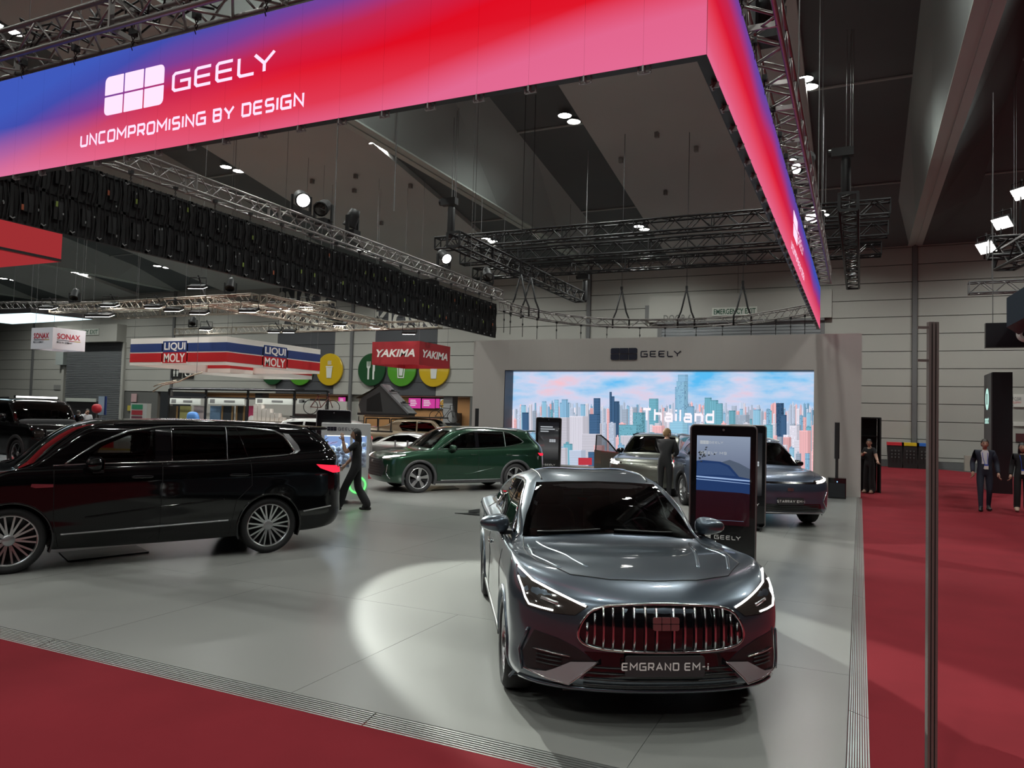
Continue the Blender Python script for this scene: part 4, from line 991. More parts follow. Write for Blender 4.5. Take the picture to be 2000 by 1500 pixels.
b_ = B(); b_.bx(OX0-so.x, OX0+.02-so.x, .01, .8, OZ0, OZ1); b_.build('recess_return', M_RET, sw)
b_ = B(); b_.bx(OX0-so.x, OX1-so.x, .02, .8, OZ1-.02, OZ1); b_.build('recess_head', M_RET, sw)
p = PY(1193, 703, WY); q = PY(1245, 680, WY); lh = PY(1219, 680, WY).z-PY(1219, 703, WY).z
M_NAVY = mat('logo_navy', (.012, .014, .028), .4)
for P in geely_logo(lh, .06, .14, (q.x-p.x)/lh): t = B(); t.prism(P, 0, .03, lambda u, v, w_: (p.x+u-so.x, -w_-.002, p.z+v)); t.build('logo_block', M_NAVY, sw)
p = PY(1251, 697.5, WY); q = PY(1331, 684.5, WY); h_ = q.z-p.z; V, Fc, tw = stroke_text('GEELY', h_, h_*.16, 1.0, .5); k = (q.x-p.x)/tw
flat('lettering', [(a*k, c) for a, c in V], Fc, (p.x-so.x, -.012, p.z), (1, 0, 0), (0, 0, 1), M_NAVY, sw)
# ---------------- city picture on the screen
SY = 24.0
scr = thing('led_screen', 'large LED screen showing a city skyline lettered Thailand', 'screen', ((OX0+OX1)/2, SY+.1, OZ0)); sc0 = Vector(((OX0+OX1)/2, SY+.1, OZ0))
b_ = B(); b_.bx(OX0-sc0.x, OX1+.1-sc0.x, -.06, .06, -.02, OZ1-OZ0+.05); b_.build('screen_body', M_CAB, scr)
def sky_mat():
    m = bpy.data.materials.new('screen_sky'); m.use_nodes = True; nt = m.node_tree; nt.nodes.clear(); N = nt.nodes.new; L = nt.links.new
    tc = N('ShaderNodeTexCoord'); mp = N('ShaderNodeMapping'); mp.inputs['Scale'].default_value = (.45, 1, 1.5); L(tc.outputs['Object'], mp.inputs[0])
    n = N('ShaderNodeTexNoise'); n.inputs['Scale'].default_value = 1.0; n.inputs['Detail'].default_value = 5; n.inputs['Roughness'].default_value = .55; L(mp.outputs[0], n.inputs['Vector'])
    r = N('ShaderNodeValToRGB'); L(n.outputs['Fac'], r.inputs[0]); e = r.color_ramp.elements
    for k, (p, c) in enumerate(((.36, (.10, .50, .90)), (.47, (.38, .62, .88)), (.56, (.62, .66, .86)), (.68, (.90, .55, .62)))):
        el = e[k] if k < 2 else e.new(p); el.position = p; el.color = (*c, 1)
    s = N('ShaderNodeSeparateXYZ'); L(tc.outputs['Object'], s.inputs[0]); mr = N('ShaderNodeMapRange'); mr.inputs[1].default_value = 1.4; mr.inputs[2].default_value = 2.7; mr.inputs[3].default_value = .85; mr.inputs[4].default_value = .0; L(s.outputs['Z'], mr.inputs[0])
    mx = N('ShaderNodeMix'); mx.data_type = 'RGBA'; mx.inputs[7].default_value = (.64, .66, .84, 1); L(r.outputs[0], mx.inputs[6]); L(mr.outputs[0], mx.inputs[0])
    em = N('ShaderNodeEmission'); em.inputs[1].default_value = SCREEN_STRENGTH; L(mx.outputs[2], em.inputs[0]); o = N('ShaderNodeOutputMaterial'); L(em.outputs[0], o.inputs[0]); return m
sky = mobj('picture_sky', [(OX0-sc0.x, -.065, 0), (OX1+.1-sc0.x, -.065, 0), (OX1+.1-sc0.x, -.065, OZ1-OZ0+.05), (OX0-sc0.x, -.065, OZ1-OZ0+.05)], [(0, 1, 2, 3)], sky_mat(), scr)
def colmat():
    m = bpy.data.materials.new('screen_buildings'); m.use_nodes = True; nt = m.node_tree; nt.nodes.clear(); a = nt.nodes.new('ShaderNodeAttribute'); a.attribute_name = 'Col'
    em = nt.nodes.new('ShaderNodeEmission'); em.inputs[1].default_value = SCREEN_STRENGTH; nt.links.new(a.outputs['Color'], em.inputs[0]); o = nt.nodes.new('ShaderNodeOutputMaterial'); nt.links.new(em.outputs[0], o.inputs[0]); return m
QV, QF, QC = [], [], []; depth_ = [0]
def sp_(px, py, dy=0.0):
    p = PY(px, py, SY+.03); return (p.x-sc0.x, -.067-dy, p.z-sc0.z)
def quad(x0, x1, y0, y1, c, lay):
    lo = OX0-sc0.x; hi = OX1+.1-sc0.x; n = len(QV); P = [sp_(x0, y1, lay), sp_(x1, y1, lay), sp_(x1, y0, lay), sp_(x0, y0, lay)]
    P = [(min(max(a, lo), hi), b, max(0, min(d, OZ1-OZ0))) for a, b, d in P]; QV.extend(P); QF.append((n, n+1, n+2, n+3)); QC.append(c)
rnd = random.Random(21); PAL = {'w': (.78, .76, .86), 'p': (.90, .50, .52), 'b': (.20, .38, .55), 'n': (.035, .085, .17), 't': (.13, .34, .43), 'g': (.42, .50, .62), 'l': (.56, .64, .80)}
def tower(x0, x1, y0, key, lay, win='v', y1=930, cap=True):
    c = PAL[key]; j = rnd.uniform(.85, 1.15); c = tuple(min(1, v*j) for v in c); quad(x0, x1, y0, y1, c, lay)
    dk = tuple(v*.55 for v in c) if key in 'wplg' else tuple(min(1, v*1.9+.02) for v in c); w_ = x1-x0
    if cap and rnd.random() < .5: quad(x0+w_*.25, x0+w_*.6, y0-rnd.uniform(1, 4), y0, c, lay)
    quad(x0+w_*.72, x1, y0, y1, tuple(v*.7 for v in c), lay+.00005)
    if win == 'v' and w_ > 3:
        n = max(2, int(w_/2.2))
        for k in range(n): xx = x0+w_*(k+.35)/n; quad(xx, xx+w_*.32/n, y0+2, y1, dk, lay+.0001)
    elif win == 'h' and w_ > 3:
        y = y0+2
        while y < min(y1, y0+90): quad(x0+.6, x1-.6, y, y+.9, dk, lay+.0001); y += 2.4
    elif win == 'd':
        y = y0+2.5
        while y < min(y1, y0+90):
            n = max(2, int(w_/2.6))
            for k in range(n):
                if rnd.random() < .8: xx = x0+w_*(k+.3)/n; quad(xx, xx+w_*.45/n, y, y+1.2, dk, lay+.0001)
            y += 2.8
lay = .001
for x in np.arange(990, 1600, 3.2): tower(x, x+rnd.uniform(2.5, 5), rnd.uniform(786, 806), rnd.choice('llgwbp'), lay, 'n')
lay = .003
for x in np.arange(990, 1600, 6.5): tower(x, x+rnd.uniform(4, 8), rnd.uniform(790, 826), rnd.choice('wwpgbtlgl'), lay, rnd.choice('vhd')); lay += .0003
lay = .034
D = lambda X: 960+X/3.125; E_ = lambda Y: 700+Y/3.125
for (a, c, y, k, wn) in ((183, 212, 285, 'b', 'v'), (230, 250, 280, 'w', 'v'), (310, 337, 262, 'b', 'v'), (385, 412, 252, 'b', 'h'), (418, 478, 270, 'b', 'v'), (430, 468, 250, 'b', 'v'), (545, 578, 280, 'b', 'v'), (575, 595, 275, 'w', 'v'), (625, 666, 243, 'n', 'h'), (722, 736, 205, 'n', 'h'), (733, 782, 262, 'n', 'v'), (735, 752, 232, 'n', 'v'),
                        (800, 836, 308, 'g', 'h'), (865, 940, 330, 't', 'd'), (963, 1020, 246, 't', 'h'), (1122, 1198, 175, 'b', 'd'), (1140, 1200, 100, 'b', 'h'), (1130, 1196, 140, 'b', 'd'), (1195, 1238, 292, 'b', 'v'), (1302, 1345, 240, 't', 'v'), (1335, 1385, 255, 't', 'v'), (1370, 1413, 275, 't', 'h'), (1450, 1490, 318, 't', 'v'), (1490, 1576, 344, 'g', 'd'), (1598, 1643, 312, 'b', 'v'), (1738, 1785, 273, 'n', 'd'), (1766, 1802, 345, 'n', 'v'), (1925, 1950, 330, 'b', 'v')):
    tower(D(a), D(c), E_(y), k, lay, wn, cap=False); lay += .0003
lay = .045
for x in np.arange(992, 1600, 11): tower(x+rnd.uniform(-3, 3), x+rnd.uniform(7, 14), rnd.uniform(826, 858), rnd.choice('wwppgbtl'), lay, rnd.choice('vhd')); lay += .0003
lay = .065
for (a, c, y, k, wn) in ((480, 592, 352, 'w', 'v'), (190, 232, 330, 'n', 'v'), (600, 665, 340, 'n', 'h'), (415, 480, 360, 'w', 'h'), (780, 928, 405, 't', 'd'), (790, 920, 470, 'w', 'v'), (985, 1060, 410, 'p', 'v'), (1090, 1200, 380, 'b', 'h'), (1665, 1718, 405, 't', 'h'), (1722, 1745, 470, 'p', 'v'), (1820, 1880, 410, 'w', 'd'), (1845, 1945, 500, 'w', 'h'), (1780, 1830, 480, 'p', 'v'), (1600, 1660, 440, 'p', 'd'), (1880, 1950, 440, 'p', 'v')):
    tower(D(a), D(c), E_(y), k, lay, wn, cap=False); lay += .0003
lay = .072
for x in np.arange(1000, 1600, 15): tower(x+rnd.uniform(-4, 4), x+rnd.uniform(10, 18), rnd.uniform(866, 893), rnd.choice('wwpgbt'), lay, rnd.choice('vhd')); lay += .0003
lay = .088
for (a, c, y, k, wn) in ((555, 676, 460, 'w', 'h'), (480, 580, 560, 'l', 'h'), (630, 695, 530, 'p', 'v'), (130, 200, 440, 'w', 'v'), (415, 470, 545, 'w', 'h'), (595, 640, 570, 'n', 'h')):
    tower(D(a), D(c), E_(y), k, lay, wn, cap=False); lay += .0003
quad(D(535), D(618), E_(606), E_(650), (.5, .04, .06), .093)
me = mesh('picture_buildings', QV, QF); at_ = me.color_attributes.new('Col', 'FLOAT_COLOR', 'CORNER'); arr = np.repeat(np.array([(*c, 1.0) for c in QC]), 4, axis=0).ravel(); at_.data.foreach_set('color', arr)
link('picture_buildings', me, colmat(), scr)['kind'] = 'stuff'
p = PY(1255, 823, SY); q = PY(1396, 797, SY); h_ = q.z-p.z
V, Fc, tw = stroke_text('Thailand', h_*.92, h_*.92*.185, 1.05, .42); k = (q.x-p.x)/tw
flat('lettering', [(a*k, c) for a, c in V], Fc, (p.x-sc0.x, -.175, p.z-sc0.z), (1, 0, 0), (0, 0, 1), emat('screen_white', (.95, .86, .92), 1.1*SCREEN_STRENGTH), scr)
def mir(poly): return [(-a, b) for a, b in poly]
# ---- grey sedan in the foreground
def grey_sedan():
    P = paint('slate', (.088, .112, .138), .75, .3)
    e = -2.52
    LP = [
     dict(xf=2.10, xr=-2.3, w=.72, z=[(0, .24)], lf=.5),
     dict(xf=2.31, xr=e+.06, w=.905, z=[(-2.5, .30), (-1, .22), (1, .21), (2.2, .265), (2.4, .27)], lf=.62, nf=2.5),
     dict(xf=2.365, xr=e, w=.935, z=[(-2.5, .42), (0, .29), (2.0, .31), (2.4, .325)], lf=.64, nf=2.45),
     dict(xf=2.37, xr=e, w=.945, z=[(-2.5, .6), (0, .48), (2.4, .48)], lf=.64, nf=2.4),
     dict(xf=2.385, xr=e, w=.952, z=[(-2.5, .78), (0, .67), (2.4, .67)], lf=.64, nf=2.35, wp=[(-2.5, 1), (-1.3, 1), (0, .985), (1.4, 1), (2.4, 1)]),
     dict(xf=2.345, xr=e+.03, w=.948, z=[(-2.5, .92), (-1.2, .86), (.4, .82), (1.6, .84), (2.1, .83), (2.4, .81)], lf=.64, nf=2.3),
     dict(xf=2.25, xr=e+.07, w=.925, z=[(-2.5, 1.01), (-1.3, .955), (0, .93), (1.0, .935), (1.7, .935), (2.05, .905), (2.3, .868)], lf=.6, nf=2.25),
     dict(xf=1.66, xr=e+.12, w=.868, z=[(-2.5, 1.045), (-1.5, .99), (0, .965), (.9, .965), (1.3, .985), (1.7, .978)], lf=.5, nf=2.3),
     dict(xf=.90, xr=-2.08, w=.815, z=[(-2.2, 1.07), (-1.6, 1.03), (-.5, .99), (.6, .985), (.9, 1.03)], lf=.26, nf=2.3, lr=.3),
     dict(xf=.57, xr=-1.6, w=.725, z=[(-1.6, 1.27), (-.5, 1.21), (.4, 1.23), (.6, 1.25)], lf=.27, nf=2.3, lr=.3),
     dict(xf=.22, xr=-1.1, w=.595, z=[(-1.1, 1.40), (-.4, 1.425), (.1, 1.405), (.25, 1.41)], lf=.25, nf=2.3, lr=.25),
     dict(xf=.06, xr=-.95, w=.5, z=[(-1, 1.435), (-.4, 1.468), (.1, 1.448)], lf=.2, nf=2.3, lr=.2),
     dict(xf=-.12, xr=-.8, w=0, z=[(-.9, 1.455), (-.4, 1.492), (0, 1.475)], lf=.1, lr=.1)]
    c = Car('sedan', 'slate grey sedan with tall slatted oval grille, nearest car on the pale floor', 'car', (-2.3, 6.86), radians(-60), LP, (1.42, -1.42), .338, .948, P, arch=.385, nsub=6)
    # glass
    ws = [(-.745, 1.0), (-.4, 1.035), (0, 1.048), (.4, 1.035), (.745, 1.0), (.69, 1.15), (.555, 1.395), (.3, 1.412), (0, 1.418), (-.3, 1.412), (-.555, 1.395), (-.69, 1.15)]
    g = c.window('windscreen', ws, 'x+', M_GLASS, .05)
    c.line('wiper', [(-.62, 1.03), (-.1, 1.062)], 'x+', .009, M_BLKP, .018, g); c.line('wiper', [(.02, 1.06), (.52, 1.04)], 'x+', .009, M_BLKP, .018, g)
    c.window('rear_window', [(-.62, 1.1), (.62, 1.1), (.5, 1.36), (-.5, 1.36)], 'x-', M_GLASSD, .04)
    for pl in ('y+', 'y-'):
        f = [(.66, 1.01), (.34, 1.21), (.06, 1.335), (-.12, 1.37), (-.27, 1.38), (-.27, 1.012)]
        r = [(-.34, 1.012), (-.34, 1.38), (-.75, 1.362), (-1.1, 1.29), (-1.42, 1.15), (-1.56, 1.085), (-1.2, 1.03)]
        c.window('side_window', f, pl, M_GLASS, .022); c.window('side_window', r, pl, M_GLASSD, .022)
        c.line('window_chrome', [(.76, .985), (.36, 1.225), (.06, 1.352), (-.12, 1.387), (-.34, 1.397), (-.76, 1.378), (-1.12, 1.303), (-1.44, 1.163), (-1.62, 1.075)], pl, .008, M_CHROME, .002)
        c.line('belt_chrome', [(.80, .975), (-1.2, 1.01), (-1.62, 1.075)], pl, .009, M_CHROME, .003)
        for s_ in ([(.95, .30), (1.02, .6), (.98, .93)], [(-.30, .27), (-.30, 1.0)], [(-1.0, .3), (-1.12, .6), (-1.38, .78), (-1.45, 1.03)]): c.line('door_seam', s_, pl, .004, M_SEAM, .0)
        c.line('sill_trim', [(.98, .265), (-.98, .27)], pl, .022, M_BLKP, .0)
    # front
    gr = chaikin([(-.445, .80), (-.2, .822), (.2, .822), (.445, .80), (.525, .70), (.545, .60), (.44, .548), (0, .535), (-.44, .548), (-.545, .60), (-.525, .70)], 2)
    gp = c.patch('grille', gr, 'x+', M_BLKG, .005)
    c.line('grille_surround', gr, 'x+', .011, M_CHROME, .01, gp, True)
    for y in (.055, .125, .195, .262, .325, .384, .437, .482):
        for sg in (-1, 1):
            zt = .805-.012*(y/.44)**2-(.03 if y > .4 else 0)-(.05 if y > .46 else 0); zb_ = .553+.01*(y/.4)**2+(.02 if y > .42 else 0)
            if y < .1: zt = .80
            c.line('grille_bar', [(sg*y, zt), (sg*y*1.005, zb_)], 'x+', .0085, M_CHROME, .02, gp, n=6)
    pf, nf_ = c.hit(0, .72, 'x+'); c.logo(.082, pf.x+.025, 0, .722, (1, 0, .06), M_BADGE, 2.05, gp)
    for sg in (1, -1):
        m_ = (lambda q: q) if sg < 0 else mir
        hl = c.patch('headlight', m_([(-.892, .965), (-.885, .87), (-.845, .752), (-.68, .742), (-.56, .744), (-.475, .80), (-.6, .845), (-.78, .905)]), 'x+', M_LENS, .005)
        c.line('daylight_strip', m_([(-.877, .955), (-.80, .902), (-.49, .80)]), 'x+', .0072, M_DRL, .007, hl); c.line('daylight_strip', m_([(-.884, .905), (-.85, .80), (-.83, .768), (-.69, .757)]), 'x+', .006, M_DRL, .007, hl)
        b_ = B(); p, n = c.hit(-sg*-.7*-1, .80, 'x+'); 
        c.line('lamp_projector', m_([(-.76, .82), (-.70, .81), (-.66, .80)]), 'x+', .014, M_SATIN, -.004, hl)
        vt = c.patch('bumper_vent', m_([(-.80, .615), (-.862, .45), (-.84, .345), (-.58, .318), (-.42, .46), (-.55, .545), (-.66, .59)]), 'x+', M_BLKP, .004)
        c.patch('vent_blade', m_([(-.84, .355), (-.70, .332), (-.585, .318), (-.415, .468), (-.575, .452), (-.68, .392), (-.72, .372)]), 'x+', M_BLADE, .016, vt)
        c.line('blade_chrome', m_([(-.845, .358), (-.70, .33), (-.585, .316), (-.41, .47)]), 'x+', .006, M_CHROME, .016, vt)
        c.line('vent_chrome', m_([(-.80, .50), (-.58, .485)]), 'x+', .006, M_CHROME, .012, vt)
        for z in (.415, .44, .465): c.line('vent_slat', m_([(-.78, z), (-.63, z)]), 'x+', .006, M_BLKP, .01, vt)
        c.line('arch_edge', m_([(-.83, .62), (-.875, .46), (-.86, .34)]), 'x+', .01, P, .012)
    lo = c.patch('lower_intake', [(-.56, .30), (.56, .30), (.42, .45), (.5, .525), (-.5, .525), (-.42, .45)], 'x+', M_BLKG, .003)
    for z in (.325, .36, .395, .43): c.line('intake_slat', [(-.5, z), (.5, z)], 'x+', .006, M_BLKP, .008, lo)
    c.line('front_splitter', [(-.87, .28), (-.5, .288), (.5, .288), (.87, .28)], 'x+', .014, P, .008)
    c.plate('EMGRAND EM-i', 2.40, .458, .51, .128, size=.05, asp=.84)
    # top
    hood = [(.86, -.6), (.86, .6), (.80, .74), (1.35, .79), (1.75, .735), (2.02, .55), (2.1, .3), (2.12, 0), (2.1, -.3), (2.02, -.55), (1.75, -.735), (1.35, -.79), (.80, -.74)]
    c.line('hood_seam', hood[2:], 'z', .0035, M_SEAM, .001)
    for sg in (1, -1): c.line('hood_crease', [(.93, sg*.64), (1.3, sg*.56), (1.85, sg*.40)], 'z', .016, P, -.009, n=8); c.line('hood_crease', [(1.0, sg*.72), (1.5, sg*.74), (1.9, sg*.6)], 'z', .014, P, -.008, n=8)
    sr = c.patch('sunroof', [(-.3, -.36), (-.34, 0), (-.3, .36), (-.4, .42), (-1.02, .4), (-1.02, -.4), (-.4, -.42)], 'z', M_BLKG, .004)
    for sg in (1, -1): c.line('roof_strip', [(.08, sg*.5), (-.4, sg*.51), (-1.0, sg*.49)], 'z', .008, M_BLKP, .002)
    c.mirror(.50, .87, 1.07, P); c.handles((-.12, -1.2), .82, M_CHROME)
    for sg in (1, -1): c.patch('tail_light', [(-2.46, .9), (-2.2, .93), (-2.22, .98), (-2.46, .99)], 'y+' if sg > 0 else 'y-', M_REDL, .006)
    c.patch('tail_light', [(-.8, .9), (.8, .9), (.8, .96), (-.8, .96)], 'x-', M_REDL, .006)
    c.seats(((.05, 2), (-.85, 2)), .36, .52, M_SEATK); c.dash(.62, .66, .88)
    b_ = B(); b_.box((.12, 0, 1.34), (.06, .24, .07)); b_.build('rear_view_mirror', M_INT, c.e)
    c.finish([('hood', hood, 'z'), ('front_door', [(.96, .28), (1.02, .95), (.7, 1.0), (-.29, 1.0), (-.30, .28)], 'y+'), ('front_door', [(.96, .28), (1.02, .95), (.7, 1.0), (-.29, 1.0), (-.30, .28)], 'y-'),
      ('rear_door', [(-.31, .28), (-.30, 1.0), (-1.45, 1.05), (-1.38, .78), (-1.12, .6), (-1.0, .28)], 'y+'), ('rear_door', [(-.31, .28), (-.30, 1.0), (-1.45, 1.05), (-1.38, .78), (-1.12, .6), (-1.0, .28)], 'y-'),
      ('front_bumper', [(-.93, .2), (.93, .2), (.93, .74), (-.93, .74)], 'x+'), ('trunk_lid', [(-.8, .8), (.8, .8), (.8, 1.1), (-.8, 1.1)], 'x-')])
    c.wheels('pairs', .225, .245)
    return c
# ---- large black people mover SUV on the left
def black_suv():
    P = paint('black', (.003, .003, .0035), .0, .05, 0.0)
    c = Car('large_suv', 'long glossy black three-row suv with chrome window line, at left of the pale floor', 'car', (-8.24-.866*.965+.0, 6.90+.5*.965), radians(-119.7),
        suv_loops(dict(xf=2.45, xr=-2.72, w=1.0, H=1.815, zb=1.265, zbr=1.36, zh=1.04, zc=1.21, xc=1.52, xt=.82, xrr=-2.28, zs=.27, roofw=.74, tail=.12, lr=.45)), (1.515, -1.515), .385, .985, P, arch=.432)
    dlo = [(.98, 1.265), (.62, 1.53), (.28, 1.675), (-.1, 1.73), (-.6, 1.745), (-1.1, 1.74), (-1.6, 1.69), (-1.72, 1.63), (-1.86, 1.43), (-1.87, 1.39), (-1.80, 1.36)]
    for pl in ('y+', 'y-'):
        f = [(.86, 1.285), (.58, 1.5), (.27, 1.645), (-.02, 1.70), (-.02, 1.285)]
        m = [(-.24, 1.29), (-.24, 1.72), (-.6, 1.725), (-.91, 1.72), (-.92, 1.30)]
        r = [(-.96, 1.302), (-.95, 1.72), (-1.1, 1.718), (-1.6, 1.665), (-1.7, 1.61), (-1.83, 1.43), (-1.83, 1.40), (-1.77, 1.375)]
        c.window('side_window', f, pl, M_GLASS, .018); c.window('side_window', m, pl, M_GLASSD, .018); g = c.window('side_window', r, pl, M_GLASSD, .018)
        c.line('window_seam', [(-1.07, 1.72), (-1.22, 1.31)], pl, .006, M_BLKG, .007, g)
        c.patch('pillar_cover', [(-.03, 1.285), (-.03, 1.70), (-.23, 1.72), (-.23, 1.29)], pl, M_BLKG, .006)
        c.line('pillar_chrome', [(-.235, 1.28), (-.225, 1.725)], pl, .006, M_CHROME, .008); c.line('pillar_chrome', [(-.935, 1.3), (-.93, 1.73)], pl, .005, M_SATIN, .008)
        c.line('window_chrome', dlo, pl, .013, M_CHROME, .006); c.line('belt_chrome', [(1.1, 1.245), (.6, 1.262), (-.9, 1.287), (-1.80, 1.36)], pl, .012, M_CHROME, .008)
        c.patch('rear_pillar_chrome', [(-1.72, 1.66), (-1.87, 1.44), (-1.87, 1.40), (-1.80, 1.36), (-1.9, 1.375), (-1.96, 1.42), (-1.93, 1.49), (-1.8, 1.65)], pl, M_SATIN, .009)
        c.line('sill_trim', [(1.0, .43), (-.95, .49)], pl, .012, M_SATIN, .008); c.line('bumper_trim', [(-1.99, .56), (-2.4, .62)], pl, .011, M_SATIN, .008)
        c.patch('tail_light', [(-2.16, 1.225), (-2.5, 1.2), (-2.58, 1.1), (-2.42, 1.1), (-2.22, 1.17)], pl, M_RED, .01)
        c.patch('side_badge', [(1.10, 1.0), (1.10, 1.035), (1.32, 1.045), (1.33, 1.01), (1.28, .995)], pl, M_CHROME, .01)
        for s_ in ([(1.02, .28), (1.08, .6), (1.1, 1.24)], [(-.1, .28), (-.11, 1.26)], [(-.97, .3), (-1.05, .75), (-1.25, .95), (-1.23, 1.29)]): c.line('door_seam', s_, pl, .004, M_SEAM, .001)
        c.line('door_crease', [(.75, .62), (.1, .69), (-.9, .78)], pl, .012, P, -.003)
        c.line('roof_rail', [(.45, 1.752), (-.4, 1.765), (-1.7, 1.74)], pl, .018, M_BLKG, .01)
    c.window('windscreen', [(-.86, 1.215), (0, 1.255), (.86, 1.215), (.8, 1.4), (.69, 1.69), (0, 1.735), (-.69, 1.69), (-.8, 1.4)], 'x+', M_GLASS, .05)
    c.patch('rear_window', [(-.76, 1.36), (.76, 1.36), (.66, 1.66), (-.66, 1.66)], 'x-', M_BLKG, .005)
    b_ = B(); V, Fc = blob((-2.3, 0, 1.735), (.2, .7, .03), .5); b_.add(V, Fc); b_.build('roof_spoiler', P, c.e, True)
    c.patch('tail_light', [(-.95, 1.1), (.95, 1.1), (.95, 1.17), (-.95, 1.17)], 'x-', M_RED, .008)
    gp = c.patch('grille', [(-.6, .5), (.6, .5), (.7, .95), (-.7, .95)], 'x+', M_BLKG, .006)
    for k in range(12): c.line('grille_bar', [(-.55+.1*k, .52), (-.6+.109*k, .93)], 'x+', .008, M_CHROME, .015, gp)
    for sg in (1, -1): hl = c.patch('headlight', [(sg*.72, .93), (sg*.95, .95), (sg*.95, 1.0), (sg*.72, .99)], 'x+', M_DRL, .006)
    c.mirror(.66, .99, 1.27, P, (.1, .13, .095)); c.handles((.13, -1.07), 1.1, M_BLKG, .26)
    c.seats(((.05, 2), (-.85, 2)), .42, .72, M_SEATG, .27, .68); c.dash(.95, .8, 1.1, 1)
    for sg in (1, -1): c.line('hood_seam', [(1.45, sg*.7), (2.0, sg*.78), (2.25, sg*.6)], 'z', .004, M_SEAM, .001)
    fd = [(1.02, .28), (1.08, .6), (1.1, 1.26), (-.1, 1.28), (-.1, .28)]; rd = [(-.11, .28), (-.11, 1.28), (-1.23, 1.3), (-1.25, .95), (-1.05, .75), (-.97, .28)]
    c.finish([('hood', [(1.5, -.7), (1.5, .7), (2.0, .78), (2.3, .55), (2.3, -.55), (2.0, -.78)], 'z')]+[(n, p, pl) for n, p in (('front_door', fd), ('rear_door', rd)) for pl in ('y+', 'y-')]+[('tailgate', [(-.8, .7), (.8, .7), (.75, 1.75), (-.75, 1.75)], 'x-')], M_BLKG, .02)
    c.wheels('pairs', .26, .30)
    return c
